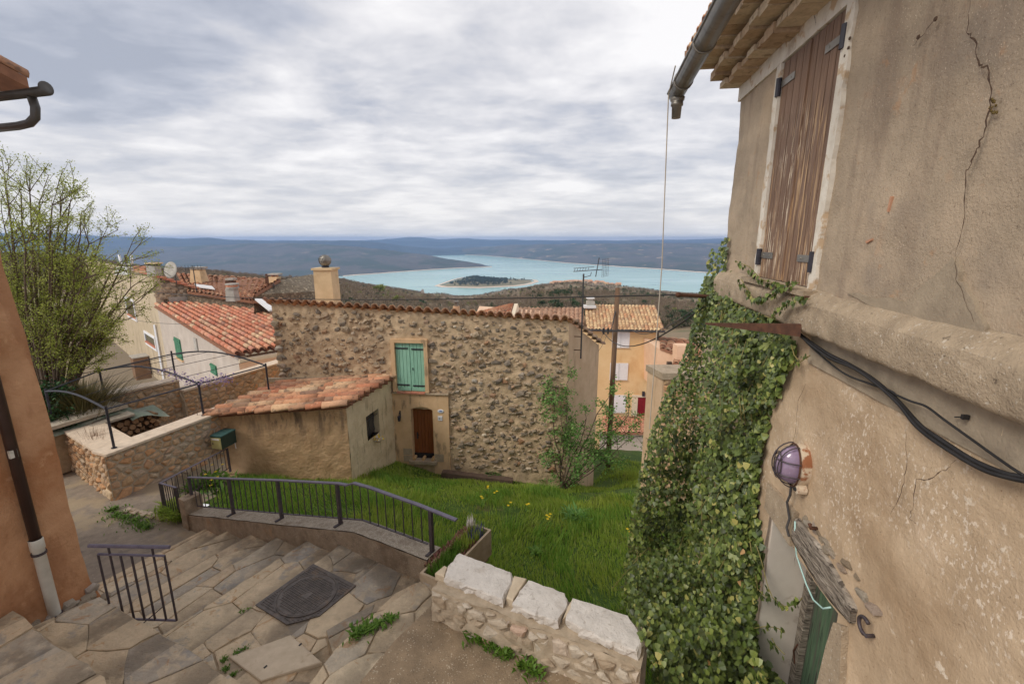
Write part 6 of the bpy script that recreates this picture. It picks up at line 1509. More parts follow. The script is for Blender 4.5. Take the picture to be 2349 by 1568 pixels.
place('foliage', arr_mesh('ivy_foliage', V, F, 3, M['ivy']), ivy)['kind'] = 'stuff'
# dead leaves caught in the ivy
V, F = [], []
for k in range(34):
    v = rnd(1250, 1560); u = rnd(interp(v, ivy_l) + 15, interp(v, ivy_r) - 25); p, nrm, up, dist = ivy_leaf_at(u, v, 1.1, base_n); b = len(V); V += [tuple(q - org) for q in leaf_v(p, nrm, up, rnd(.03, .05))]; F += [b + i for i in LT]
place('dead_leaves', arr_mesh('dead_leaves', V, F, 3, M['dead_leaf']), ivy)['kind'] = 'stuff'
# stems and trailing shoots
sm = MB()
for k in range(70):
    v = rnd(640, 1500); u = lerp(interp(v, ivy_l), interp(v, ivy_r), rnd(.03, .95)); q = []
    dv, du = rnd(40, 120), rnd(-60, 15)
    for j in range(6):
        p, *_ = ivy_leaf_at(u + du*j/5, v + dv*j/5, .95, base_n); q.append(p)
    sm.tube(q, rnd(.0025, .005), 5, False)
for k in range(120):   # flowering twigs that stick out on the open side
    v = rnd(1000, 1480); u = interp(v, ivy_l) + abs(random.gauss(0, 60)); p, nrm, up, dist = ivy_leaf_at(u, v, .9, base_n)
    d = (Vector((-1, -.35, rnd(-.1, .6))) + Vector((rnd(-.4, .4), rnd(-.4, .4), 0))).normalized(); sm.tube([p, p + d*rnd(.08, .2)], .0025, 4, False)
trunk = [RP(4.2, -4.6, .05), RP(4.35, -3.4, .06), RP(4.6, -2.2, .05), RP(4.9, -1.1, .06)]
sm.tube(trunk, .03, 8, False); sm.build('stems', M['ivy_twig'], ivy, smooth=True)
def shoot(uv, offs, nleaf, sz):
    q = [RP(*RS(u, v, o_), o_) for (u, v), o_ in zip(uv, offs)]; MB().tube(q, .004, 5, False).build('shoot', M['ivy_twig'], ivy)
    V, F = [], []
    for k in range(nleaf):
        i = random.randrange(len(q) - 1); p = q[i].lerp(q[i + 1], random.random()) + RN*rnd(0, .03) + UP*rnd(-.025, .025) + RD*rnd(-.025, .025); b = len(V)
        V += [tuple(x - org) for x in leaf_v(p, (RN + Vector((rnd(-.5, .5), rnd(-.5, .5), rnd(-.2, .5)))).normalized(), UP, sz*rnd(.6, 1.2))]; F += [b + i2 for i2 in LT]
    place('shoot_leaves', arr_mesh('shoot_leaves', V, F, 3, M['ivy']), ivy)['kind'] = 'stuff'
shoot([(1690, 600), (1720, 612), (1745, 640), (1775, 650), (1800, 655), (1835, 648)], (.1, .12, .13, .13, .12, .1), 90, .034)
shoot([(1700, 640), (1730, 690), (1760, 680), (1800, 660)], (.14, .15, .15, .14), 90, .034)
shoot([(1740, 720), (1770, 730), (1800, 700), (1830, 688), (1858, 686)], (.15, .16, .15, .14, .12), 80, .03)
shoot([(1815, 790), (1822, 815), (1835, 830), (1858, 815)], (.05, .05, .05, .05), 24, .03)
shoot([(1735, 1250), (1748, 1290), (1760, 1340), (1772, 1370), (1800, 1390), (1830, 1385), (1840, 1370)], (.06, .03, .0, -.02, -.02, -.02, 0), 44, .036)
shoot([(1720, 1240), (1735, 1330), (1738, 1350), (1765, 1375)], (.08, .05, .04, .0), 30, .036)
shoot([(1730, 1440), (1760, 1435), (1785, 1440), (1800, 1450)], (.08, .02, .0, 0), 26, .034)
shoot([(1770, 1462), (1780, 1480), (1800, 1500)], (.04, .02, 0), 16, .034)

# ruined garden wall beyond the ivy
rw0 = at_depth(1492, 862, 11.0); rw1 = at_depth(1521, 862, 10.6)
t = thing('garden_wall_end', 'end of a grey topped stone garden wall standing beyond the ivy', 'wall', (rw1.x, rw1.y, -7))
zt = rw1.z
xd = Vector((1, -.06, 0)).normalized()
top_ = [rw1, rw1 + xd*2.4, rw1 + xd*2.4 + Vector((0, .85, 0)), rw0 + Vector((0, .25, 0))]
MB().prism([(p.x, p.y) for p in top_], -8, zt - .03).build('core', M['side_plaster'], t)
MB().prism([(p.x + (-.04 if i in (0, 3) else 0), p.y + (-.06 if i < 2 else .05)) for i, p in enumerate(top_)], zt - .07, zt + .09).build('cement_top', M['ledge'], t)
stone_face(t, Vector((rw1.x + .02, rw1.y - .0, zt - .06)), xd, Vector((xd.y, -xd.x, 0)), 2.2, lambda s: 0, -3.2, .26, .17, M['rubble'] if False else M['ochre_stone'], cap=110, hh=.035)

# bush climbing at the rubble house corner
def tree_branches(mb, p, d, L, r, depth, tips, spread=.55, gravity=.0, n=3, seg=5, wig=.12):
    q = [p]; dirv = d.copy()
    for k in range(4):
        dirv = (dirv + Vector((rnd(-1, 1), rnd(-1, 1), rnd(-1, 1)))*wig + UP*gravity).normalized(); q.append(q[-1] + dirv*L/4)
    mb.tube(q, [r*(1 - .35*k/4) for k in range(5)], seg if depth > 1 else 4, False)
    if depth == 0:
        tips.append(q); return
    for k in range(n):
        i = random.choice((2, 3, 4)) if k else 4
        nd = (dirv + Vector((random.gauss(0, 1), random.gauss(0, 1), random.gauss(0, .8)))*spread).normalized()
        tree_branches(mb, q[i], nd, L*rnd(.6, .85), r*.58, depth - 1, tips, spread, gravity, n, seg, wig)
def leafage(name, parent, tips, per, size, m, spread, kind='stuff', hang=.0):
    V, F = [], []; org = BASE[parent.name]
    for q in tips:
        for _ in range(per):
            i = random.randrange(len(q) - 1); p = q[i].lerp(q[i + 1], random.random()) + Vector((random.gauss(0, spread), random.gauss(0, spread), random.gauss(0, spread)))
            a = Vector((random.gauss(0, 1), random.gauss(0, 1), random.gauss(0, .7) - hang)).normalized(); b_ = a.orthogonal().normalized(); b_ = (b_*math.cos(3*p.x) + a.cross(b_)*math.sin(5*p.y)).normalized(); s = size*rnd(.55, 1.35); k = len(V)
            V += [tuple(p - org), tuple(p + a*s*.55 + b_*s*.34 - org), tuple(p + a*s*1.2 - org), tuple(p + a*s*.55 - b_*s*.34 - org)]; F += [k, k + 1, k + 2, k, k + 2, k + 3]
    o = place(name, arr_mesh(name, V, F, 3, m), parent); o['kind'] = kind; return o
rb0 = HPt(sR - .1, 0, .45); rb0.z = yard_z(rb0.x, rb0.y)
bush = thing('climbing_rose', 'leggy green climbing rose bush at the right corner of the rubble house', 'bush', rb0)
mb = MB(); tips = []
def lead_to(u, v, y, r, n=3, lf=None):
    e = at_depth(u, v, y); q = wob(rb0, e, 6, .07); mb.tube(q, [r*(1 - .1*k) for k in range(7)], 6, False)
    for k in range(n):
        d = Vector((random.gauss(0, 1), random.gauss(0, .5), random.gauss(.2, .8))).normalized(); tree_branches(mb, q[random.choice((4, 5, 6))], d, rnd(.3, .55), r*.45, 1, tips, .7, .0, 3, 5)
for u, v, y, r, n in ((1268, 885, 12.6, .03, 5), (1300, 880, 12.5, .025, 4), (1285, 940, 12.5, .022, 4), (1255, 990, 12.45, .02, 3), (1390, 920, 12.4, .028, 5), (1345, 960, 12.4, .024, 5), (1440, 955, 12.4, .028, 5), (1465, 965, 12.3, .022, 3), (1460, 1000, 12.2, .02, 4), (1400, 990, 12.3, .024, 5), (1350, 1030, 12.2, .02, 4), (1310, 1020, 12.3, .02, 4), (1290, 1070, 12.2, .02, 4), (1320, 1075, 12.1, .02, 3), (1420, 1040, 12.3, .016, 2)):
    lead_to(u, v, y, r, n)
mb.build('branches', M['bark'], bush, smooth=True)
leafage('foliage', bush, tips, 40, .058, M['rose'], .07)
# herb clumps and flowers in the yard
def yard_at(u, v):
    d = ray(u, v); tt = 4.0
    while tt < 24:
        p = d*tt
        if p.z < yard_z(p.x, p.y): break
        tt += .03
    return d*tt
def clump(name, label, u, v, n, h, spread, m, broad, cat, fl=None, nf=0, grp=None):
    p0 = yard_at(u, v); o = weed(name, label, [p0], n, h, m, spread, cat, broad)
    if grp: o['group'] = grp
    if fl:
        V, F = [], []
        for k in range(nf):
            p = Vector((random.gauss(0, spread*.6), random.gauss(0, spread*.6), h*rnd(.7, 1.15)))
            for q in range(5):
                a = 2*math.pi*q/5; b = a + 1.1; r = .034; k0 = len(V); V += [tuple(p), tuple(p + Vector((math.cos(a)*r, math.sin(a)*r, .008))), tuple(p + Vector((math.cos(b)*r, math.sin(b)*r, .008)))]; F += [k0, k0 + 1, k0 + 2]
        place('blooms', arr_mesh('blooms', V, F, 3, fl), o)['kind'] = 'stuff'
    return o
clump('celandine_plant', 'leafy clump with yellow orange blooms before the old timber beam', 1130, 1090, 900, .5, .28, M['rose'], .05, 'plant', M['yellow_flower'], 14)
clump('celandine_plant', 'small leafy plant with one yellow bloom left of the climbing rose', 1247, 1107, 320, .4, .16, M['rose'], .04, 'plant', M['yellow_flower'], 3)
clump('thistle_plant', 'grey green leafy rosette in the middle of the lawn behind the big capstone', 1232, 1273, 160, .16, .12, M['weed'], .03, 'plant')
clump('thistle_plant', 'darker tall herb clump in the lawn below the climbing rose', 1320, 1195, 420, .34, .26, M['rose'], .02, 'plant')
clump('weed_plant', 'leafy weeds with yellow blooms behind the long railing by the gate', 480, 1120, 800, .34, .4, M['weed'], .035, 'plant', M['yellow_flower'], 8)
for (u, v), lab in zip(((1118, 1140), (1105, 1165), (1166, 1180), (1210, 1180), (1252, 1213), (1258, 1208), (1140, 1150), (1437, 1245)), ('by itself left of the lawn centre', 'nearest the planter trough', 'second nearest the planter trough', 'below the timber beam end', 'lower bloom of the pair in mid lawn', 'upper bloom of the pair in mid lawn', 'close to the celandine clump', 'at the edge of the ivy')):
    clump('yellow_wildflower', 'single yellow wildflower in the lawn, ' + lab, u, v, 14, .3, .05, M['weed'], .01, 'flower', M['yellow_flower'], 2, 'yellow wildflowers in the lawn')

# ------------------------------------------------------------------ the big spring tree on the left, and shrubs
tb0 = at_depth(105, 880, 11.6); tb0.z = -5.2
tree = thing('spring_tree', 'large many stemmed tree just coming into yellow green leaf behind the orange house', 'tree', tb0)
mb = MB(); tips = []
random.seed(21)
for u, v, y in ((20, 470, 11), (45, 440, 11.5), (90, 460, 11.8), (140, 500, 11.4), (185, 540, 11.2), (225, 575, 11.6), (250, 630, 11.3), (-40, 480, 11.5), (120, 560, 10.9), (60, 560, 10.7), (170, 620, 10.9), (-20, 600, 11), (235, 690, 11.1), (200, 660, 12.3), (100, 640, 12.5), (40, 650, 12), (190, 730, 11), (-90, 560, 11.6), (255, 740, 11.4), (150, 700, 11.0), (60, 720, 11.0), (215, 780, 11.2), (10, 520, 11.2), (110, 520, 11.6), (70, 500, 11.2), (160, 570, 11.8), (205, 610, 11.0), (240, 660, 11.9), (30, 590, 11.5), (130, 610, 11.3), (-60, 640, 11.2), (90, 690, 11.5), (180, 680, 11.6), (260, 700, 11.6), (285, 600, 11.4), (300, 660, 11.2), (292, 710, 11.5), (205, 560, 11.3), (160, 480, 11.5), (70, 440, 11.2), (15, 430, 11.6), (120, 470, 11.0), (190, 640, 10.8), (130, 760, 10.8), (90, 780, 10.9)):
    e = at_depth(u, v, y); mid_ = tb0.lerp(e, .5) + Vector((rnd(-.2, .2) - .2, rnd(-.2, .2), .35)); q = []
    for k in range(7): x = k/6; q.append(tb0*(1 - x)**2 + mid_*2*x*(1 - x) + e*x*x + Vector((rnd(-.03, .03), rnd(-.03, .03), 0)))
    mb.tube(q, [.06*(1 - x*.8/6) - .006 for x in range(7)] if False else [lerp(.05, .012, k/6) for k in range(7)], 6, False)
    out = (q[-1] - q[-3]).normalized()
    for k in range(9):
        i = random.choice((3, 4, 5, 6)); d = (out + Vector((random.gauss(.2, .5), random.gauss(0, .5), random.gauss(.1, .4)))).normalized()
        tree_branches(mb, q[i], d, rnd(.42, .8), .011, 1, tips, .5, .02, 3, 4, .1)
mb.build('branches', M['bark'], tree)
leafage('foliage', tree, tips, 46, .034, M['spring_leaf'], .05)
def shrub(name, label, base, radius, n, size, m, squash=.8, cat='shrub', stems=None):
    o = thing(name, label, cat, base); tips = []; mb = MB()
    for k in range(n):
        d = Vector((random.gauss(0, 1), random.gauss(0, 1), abs(random.gauss(.6, .6)))).normalized(); e = base + Vector((d.x*radius, d.y*radius, d.z*radius*squash*1.4))*rnd(.55, 1); q = wob(base, e, 4, .05); mb.tube(q, .008, 4, False); tips.append(q[1:])
    mb.build('stems', stems or M['bark'], o); leafage('foliage', o, tips, 70, size, m, radius*.12); return o
random.seed(5)
b = at_depth(112, 880, 10.4); shrub('evergreen_shrub', 'dark evergreen shrub below the spring tree', Vector((b.x, b.y, -3.9)), .7, 40, .07, M['evergreen'])
b = at_depth(125, 925, 9.8); shrub('evergreen_shrub', 'low dark green shrub at the edge of the orange wall', Vector((b.x, b.y, -4.2)), .5, 30, .06, M['evergreen'])
def broom(name, label, base, h, spread, n, m, lean=.6, w=.006, kinds='shrub'):
    o = thing(name, label, kinds, base); V, F = [], []
    for k in range(n):
        a = rnd(0, 6.28); l = abs(random.gauss(0, spread)); hh = h*rnd(.5, 1.05); p = Vector((math.cos(a)*l*.25, math.sin(a)*l*.25, 0)); e = Vector((math.cos(a)*l, math.sin(a)*l, hh)); md = p.lerp(e, .5) + UP*hh*.18; s = Vector((-math.sin(a), math.cos(a), 0))*w; b_ = len(V)
        V += [tuple(p - s), tuple(p + s), tuple(md + s), tuple(md - s), tuple(e)]; F += [b_, b_ + 1, b_ + 2, b_, b_ + 2, b_ + 3, b_ + 3, b_ + 2, b_ + 4]
    place('stems', arr_mesh(name, V, F, 3, m), o)['kind'] = 'stuff'; return o
b = at_depth(185, 930, 10.6); broom('dry_broom_shrub', 'olive and straw coloured dry broom shrub under the spring tree', Vector((b.x, b.y, -4.45)), 1.0, .75, 3600, M['broom'])
b = at_depth(215, 985, 9.3); broom('dry_reed_clump', 'rust brown clump of dry stems beside the firewood pile', Vector((b.x, b.y, -5.25)), 1.2, .3, 900, M['reed'], w=.005)

# ------------------------------------------------------------------ houses beyond the terrace, left
MA = rad(138); MC = at_depth(545, 813, 17.5); MC0 = Vector((MC.x, MC.y, 0)); MD = h2(MA); MN = Vector((-MD.y, MD.x, 0))   # MD runs left and away; MN faces the camera
if MN.y > 0: MN = -MN
KD = h2(rad(47))                                                   # along the eave, right and away
def MW(u, v): return on_wall(u, v, MC0, MA)
def ms(p): return (p - MC0).dot(MD)
def MPt(s, z, off=0): return MC0 + MD*s + MN*off + UP*z
gv = [MW(360, 702), MW(420, 738), MW(480, 775), MW(545, 815)]      # verge line
s_end = ms(gv[0])
t = thing('tiled_house', 'low pale house with bright red canal tile roof and green shutter', 'house', (MC.x, MC.y, -8)); lowh = t
wallp = [MPt(0, -9), MPt(0, gv[3].z - .04)] + [MPt(ms(p), p.z - .06) for p in gv[::-1][1:]] + [MPt(s_end, -9)]
MB().extrude(wallp, -MN*.3).build('gable_wall', M['grey_plaster'], t)
eR = on_wall(628, 800, MC, rad(47)); elen = (eR - MC).length
ze = gv[3].z
MB().extrude([MC0 + UP*-9, MC0 + KD*6.5 + UP*-9, MC0 + KD*6.5 + UP*(ze - .12), MC0 + UP*(ze - .12)], -Vector((KD.y, -KD.x, 0))*.3).build('eave_wall', M['pink_plaster'], t)
for k in range(2): MB().box(MC0 + KD*3.25 + UP*(ze - .16 - .09*k) + Vector((KD.y, -KD.x, 0))*(.1 - .05*k), KD*3.25, Vector((KD.y, -KD.x, 0))*.08, UP*.04).build('cornice', M['stone_trim'], t)
dn_ = (gv[3] - gv[0]); rl = dn_.length; dn_.normalize()
roofO = MPt(0, gv[3].z + .06) + dn_*.12 + MN*0 - KD*.18
channels(roofO, dn_, KD, rl + .1, 6.6, .3, M['tile_bed'], 'roof_channels', t, .42, .1)
tiles(t, roofO + UP*.06, dn_, KD, rl + .2, 5.7, .3, .44, TILE_RED, jit=.008)
def WB(s, z, w, h, o0, o1, m, name, parent): return MB().box(MPt(s, z, (o0 + o1)/2), MD*w/2, MN*(o1 - o0)/2, UP*h/2).build(name, m, parent)
def far_shutter(parent, uv0, uv1, m, planks=3):
    a, b = MW(*uv0), MW(*uv1); s, z, w, h = (ms(a) + ms(b))/2, (a.z + b.z)/2, abs(ms(a) - ms(b)), abs(a.z - b.z)
    o = WB(s, z, w, h, 0, .04, m, 'shutter', parent)
    for k in range(planks): WB(s - w/2 + w*(k + .5)/planks, z, w/planks - .03, h - .02, .04, .055, m, 'plank', o)
    for q in (.36, -.36): WB(s, z + h*q, w, .07, .055, .075, m, 'batten', o)
    return o, s, z, w, h
_, s, z, w, h = far_shutter(lowh, (400, 772), (421, 826), M['green_dark']); WB(s, z - h/2 - .05, w + .15, .08, 0, .1, M['surround'], 'sill', lowh)
far_shutter(lowh, (484, 832), (500, 862), M['green_dark'], 2)
a = MW(451, 789); WB(ms(a), a.z, .42, .62, 0, .06, M['grey_cement'], 'vent_panel', lowh)
tp = MPt(s_end, gv[0].z)
# tall house behind it
G0 = MW(352, 640); sg0, sg1 = s_end, ms(MW(205, 640)); ztop = MW(352, 632).z
t = thing('tall_beige_house', 'tall beige house with stone gable and white framed windows behind the tree', 'house', (tp.x, tp.y, -9)); G = t
MB().extrude([MPt(sg0, -9), MPt(sg0, ztop), MPt(sg1 + 1.2, ztop + .02), MPt(sg1 + 1.2, -9)], -MN*.35).build('wall', M['beige_plaster'], t)
gsl = on_wall(545, 690, MPt(sg0, 0), rad(47)); glen = (gsl - MPt(sg0, gsl.z)).dot(KD)
GNn = Vector((KD.y, -KD.x, 0))
gp = MPt(sg0 + .05, 0)
MB().extrude([gp + UP*-9, gp + UP*ztop, gp + KD*glen + UP*gsl.z, gp + KD*glen + UP*-9], -GNn*.35).build('stone_gable', M['far_stone'], t)
mb = MB()
for k in range(150):
    x = rnd(.1, glen - .3); zlo = gv[0].z + .35 + .06*x; zhi = lerp(ztop, gsl.z, x/glen) - .15
    if zhi <= zlo: continue
    z = rnd(zlo, zhi); b = frame_basis(gp + KD*x + UP*z + GNn*.01, KD, UP, GNn, rnd(.12, .24), rnd(.08, .16), rnd(.05, .09), rnd(-.4, .4)); me = random.choice(RUB); mb.add([b @ v.co for v in me.vertices], [tuple(p.vertices) for p in me.polygons])
mb.build('gable_stones', M['rubble_joined'], t, kind='stuff')
MB().span(gp + KD*.6 + UP*(gv[0].z + .3) + GNn*.08, gp + KD*(glen - .4) + UP*(gv[0].z + .3 + .02) + GNn*.08, .2, .3).build('flashing', M['grey_cement'], t)
rdown = ((gp + KD*glen + UP*gsl.z) - (gp + UP*ztop)).normalized()
channels(gp + KD*glen*.99 + UP*(gsl.z + .1) + GNn*.1, rdown, MD, glen, 7.0, .3, M['tile_joined'], 'roof_tiles', t, .42, .12)
for k in range(24): place('ridge_tile', TILE_RED, t, basis=tile_basis(MPt(sg0 - .1 + k*.36, ztop + .03, .05), MD, KD, UP, 1.1))
for k in range(13): place('verge_tile', TILE_RED, t, basis=tile_basis((gp + UP*(ztop + .06) + GNn*.06).lerp(gp + KD*glen + UP*(gsl.z + .06) + GNn*.06, (k + 1)/13), -rdown, GNn, UP, 1.05))
def far_window(parent, uv0, uv1, fw=.16, depth=.14):
    a, b = MW(*uv0), MW(*uv1); s, z, w, h = (ms(a) + ms(b))/2, (a.z + b.z)/2, abs(ms(a) - ms(b)), abs(a.z - b.z)
    o = WB(s, z, w - 2*fw, h - 2*fw, .004, .02, M['dark_pane'], 'window', parent)
    for x in (-1, 1): WB(s + x*(w/2 - fw/2), z, fw, h, .0, .06, M['white_metal'], 'frame', o)
    for x in (-1, 1): WB(s, z + x*(h/2 - fw/2), w - 2*fw, fw, .0, .058, M['white_metal'], 'frame', o)
    WB(s, z - h/2 + fw + .06, w - 2*fw, .08, .02, .1, M['tile_red'], 'sill_tile', o); return o
far_window(G, (286, 678), (316, 738)); far_window(G, (331, 757), (362, 806))
a, b = MW(358, 744), MW(362, 815); MB().span(MPt(ms(a) , a.z, .08), MPt(ms(a), b.z - 1.5, .08), .1, .1).build('drainpipe', M['white_metal'], G)
a = MW(342, 835); cbx = MPt(ms(a), 0, .45)
o = thing('cane_box', 'brown slatted box standing against the tall beige house', 'box', cbx + UP*(a.z - 1.2))
bxm = MB().box(cbx + UP*(a.z - .1), MD*.55, MN*.4, UP*.75).build('body', M['cane'], o)
for k in range(9): MB().box(cbx + UP*(a.z - .8 + .16*k) + MN*.41, MD*.55, MN*.012, UP*.06).build('slat', M['cane'], o)
MB().box(cbx + UP*(a.z + .68), MD*.6, MN*.45, UP*.03).build('top', M['grey_cement'], o)
# chimneys etc. on the tall house
def box_at(u, v0, v1, y, w, m, parent, name, dpt=None, taper=1.0):
    p0, p1 = at_depth(u, v1, y), at_depth(u, v0, y); hw = w/2; c_ = Vector(((p0.x + p1.x)/2, y, 0)); dpt = dpt or w
    V = [c_ + Vector((sx*hw*k, sy*dpt/2*k, z)) for z, k in ((p0.z, 1), (p1.z, taper)) for sx, sy in ((-1, -1), (1, -1), (1, 1), (-1, 1))]
    return MB().add(V, [(0, 1, 5, 4), (1, 2, 6, 5), (2, 3, 7, 6), (3, 0, 4, 7), (4, 5, 6, 7), (3, 2, 1, 0)]).build(name, m, parent)
yG = 20.6
o = thing('tall_house_chimney', 'squat cement chimney with flat cap on the tall beige house ridge', 'chimney', at_depth(353, 630, yG)); box_at(353, 606, 632, yG, .38, M['grey_cement'], o, 'shaft'); box_at(353, 602, 605, yG, .48, M['chimney_plaster'], o, 'cap'); box_at(353, 605, 608, yG, .4, M['black'], o, 'opening')
o = thing('flat_tile_stack', 'small stack of flat orange tiles on the ridge beside the squat chimney', 'tile stack', at_depth(328, 628, yG))
for k in range(3): box_at(328, 610 + 5*k, 614 + 5*k, yG, .58 - .06*(k % 2), M['tile_red'], o, 'tile', .4)
o = thing('horned_vent', 'white cement vent topped by two curved white tubes on the ridge', 'vent', at_depth(290, 628, yG)); box_at(290, 612, 629, yG, .62, M['white_flash'], o, 'base', .6, .8)
cq = at_depth(291, 606, yG)
for sg in (-1, 1): MB().tube([cq + Vector((sg*.02, 0, 0)), cq + Vector((sg*.2, 0, .02)), cq + Vector((sg*.26, 0, .1)), cq + Vector((sg*.27, 0, .42))], .045, 8).build('horn', M['white_metal'], o, smooth=True)
MB().tube([cq - UP*.3, cq + UP*.4], .05, 8).build('stem', M['iron'], o)
o = thing('satellite_dish', 'pale round satellite dish above the stone gable', 'satellite dish', at_depth(393, 640, 20.0))
dq = at_depth(392, 619, 20.0); dnm = Vector((-.25, -.93, .25)).normalized()
dm = MB().lathe(dq, dnm, [(-.06, .05), (-.03, .2), (.02, .36), (.025, .36), (-.02, .2), (-.045, .02)], 22).build('dish', M['grey_cement'], o, smooth=True)
MB().tube([dq - UP*.6 + Vector((.12, .05, 0)), dq + Vector((.1, .05, -.05)), dq - dnm*.05], .02, 6).build('mast', M['wire'], o); MB().tube([dq - UP*.3, dq + dnm*.4 - UP*.1], .012, 5).build('feed_arm', M['wire'], o)
def yagi(name, label, u, v0, v1, y, w):
    a, b = at_depth(u, v1, y), at_depth(u, v0, y); b.x = a.x; o = thing(name, label, 'antenna', a); MB().tube([a, b], .02, 6).build('mast', M['wire'], o)
    q = b - UP*.1; MB().tube([q - Vector((w/2, 0, 0)), q + Vector((w/2, 0, 0))], .014, 5).build('boom', M['wire'], o)
    mb = MB()
    for k in range(6): x = -w/2 + w*k/5; mb.tube([q + Vector((x, -.2, 0)), q + Vector((x, .2, 0))], .009, 4).tube([q + Vector((x, 0, -.12)), q + Vector((x, 0, .12))], .009, 4)
    mb.build('elements', M['wire'], o)
yagi('yagi_antenna', 'slender television antenna mast rising before the stone gable of the tall house', 451, 609, 668, 20.5, .7)
yagi('yagi_antenna', 'thin antenna mast before the rough stone gable house', 632, 650, 690, 26, .5)
box_m = thing('red_roof_chimney', 'cement chimney with round vented cap on the bright red tile roof', 'chimney', at_depth(533, 683, 21))
box_at(533, 661, 690, 21, .42, M['grey_cement'], box_m, 'shaft', None, .86)
cq = at_depth(533, 656, 21); MB().lathe(cq - UP*.1, UP, [(0, .27), (.05, .27), (.05, .25), (.17, .25), (.17, .29), (.22, .29)], 14).build('vented_cap', M['grey_cement'], box_m)
for k in range(7): w_ = -2.8 + k*.42; MB().box(cq + Vector((math.cos(w_)*.25, math.sin(w_)*.25, .02)), Vector((-math.sin(w_), math.cos(w_), 0))*.055, Vector((math.cos(w_), math.sin(w_), 0))*.01, UP*.04).build('vent_hole', M['tile_red'], box_m)
# farther tiled roofs
def roof_quad(parent, uvy, m, name='roof', thick=.15, pitch=.3, amp=.09, expo=.42):
    """roof plane from its four corners: eave left, eave right, ridge right, ridge left"""
    a, b, c_, d = [at_depth(*q) for q in uvy]; nr = max(3, int((d - a).length/expo)); nc = max(3, int((b - a).length/pitch))
    n = (b - a).cross(d - a).normalized(); n = n if n.z > 0 else -n; L = (d - a).length
    V, F = [], []
    for r in range(nr):        # one strip of half-round tiles per course
        for k in range(nc):
            y0, y1 = r/nr, (r + 1.12)/nr; jx = rnd(-.08, .08)/nc; up0, up1 = .03 + rnd(-.01, .015), .0
            ring = []
            for y, hh in ((y0, up0), (y1, up1)):
                for i in range(5):
                    x = (k + i/4*.96)/nc + jx; lft = a.lerp(d, min(y, 1.03)); rgt = b.lerp(c_, min(y, 1.03)); ring.append(lft.lerp(rgt, x) + n*(hh + amp*math.sin(math.pi*i/4) - .02))
            q = len(V); V += ring
            for i in range(4): F += [q + i, q + i + 1, q + 5 + i + 1, q + 5 + i]
    org = BASE[parent.name]
    o = place('roof_tiles', arr_mesh('roof_tiles', [tuple(v - org) for v in V], F, 4, m, True), parent); o['kind'] = 'stuff'
    MB().extrude([a, b, c_, d], -n*thick).build(name, M['tile_bed'], parent); return o
t = thing('long_roofed_house', 'long house with weathered orange roof behind the satellite dish', 'house', at_depth(500, 680, 30))
roof_quad(t, ((430, 668, 27), (592, 692, 25.5), (621, 640, 33), (405, 626, 36)), M['tile_joined'])
ridge_ = [at_depth(405, 626, 36), at_depth(621, 640, 33)]
MB().extrude([at_depth(430, 668, 27.2), at_depth(592, 692, 25.7), at_depth(592, 760, 25.7), at_depth(430, 760, 27.2)], Vector((0, 5, 0))).build('wall', M['far_stone'], t)
for k, (u, v, w) in enumerate(((474, 657, .9), (488, 658, .9))):
    ra_, rb2, rc_, rd_ = at_depth(430, 668, 27), at_depth(592, 692, 25.5), at_depth(621, 640, 33), at_depth(405, 626, 36); i_ = .22 + .1*k; nm_ = (rb2 - ra_).cross(rd_ - ra_).normalized(); nm_ = nm_ if nm_.z > 0 else -nm_; p = ra_.lerp(rb2, i_).lerp(rd_.lerp(rc_, i_), .2) + nm_*.16
    MB().box(p, (rb2 - ra_).normalized()*.42, (rd_ - ra_).normalized()*.75, nm_*.03).build('skylight', M['white_flash'], t)
for lab, u, v0, v1, y, w, mm in (('pale slatted chimney on the long weathered roof near the satellite dish', 456, 612, 642, 31, .8, 'chimney_plaster'), ('pair of dark little flue pots in the middle of the long roof', 530, 638, 655, 29.5, .55, 'rust'), ('dark tall flue pots near the right end of the long roof', 616, 628, 650, 31, .34, 'rust')):
    o = thing('roof_chimney', lab, 'chimney', at_depth(u, v1, y)); box_at(u, v0 + 6, v1 + 6, y, w, M[mm], o, 'shaft', None, .75); box_at(u, v0, v0 + 4, y, w*.9, M['grey_cement'] if w > .5 else M[mm], o, 'cap')
    for k in (-.3, 0, .3): box_at(u + k*w*1044/y*.9, v0 + 4, v0 + 7, y, w*.14, M['grey_cement'], o, 'cap_support')
t = thing('rough_stone_house', 'rough grey stone gable house behind the rubble house roof', 'house', at_depth(650, 690, 27))
gpts = [(583, 676, 24.5), (640, 642, 27), (722, 668, 28), (728, 760, 28), (583, 760, 24.5)]
MB().extrude([at_depth(*q) for q in gpts], Vector((.0, 4.5, 0))).build('gable_wall', M['far_stone'], t)
roof_quad(t, ((577, 688, 24.0), (730, 702, 24.6), (729, 691, 27), (583, 676, 27)), M['tile_joined'], amp=.08)
roof_quad(t, ((583, 675, 24.3), (640, 641, 26.8), (665, 640, 31), (612, 662, 31)), M['tile_joined'], amp=.08)
o = thing('roof_chimney', 'small chimney with two clay pots at the stone gable apex', 'chimney', at_depth(631, 645, 27.5)); box_at(631, 634, 648, 27.5, .5, M['chimney_plaster'], o, 'shaft'); box_at(631, 627, 630, 27.5, .6, M['grey_cement'], o, 'cap')
for k in (-5, 4): box_at(631 + k, 629, 635, 27.5, .14, M['tile_red'], o, 'pot')
t = thing('white_verge_strip', 'white mortar verge strip at the right edge of the bright red roof', 'roof trim', at_depth(610, 730, 17)); MB().span(at_depth(592, 686, 20), at_depth(626, 712, 17.2), .25, .06).build('strip', M['white_flash'], t)
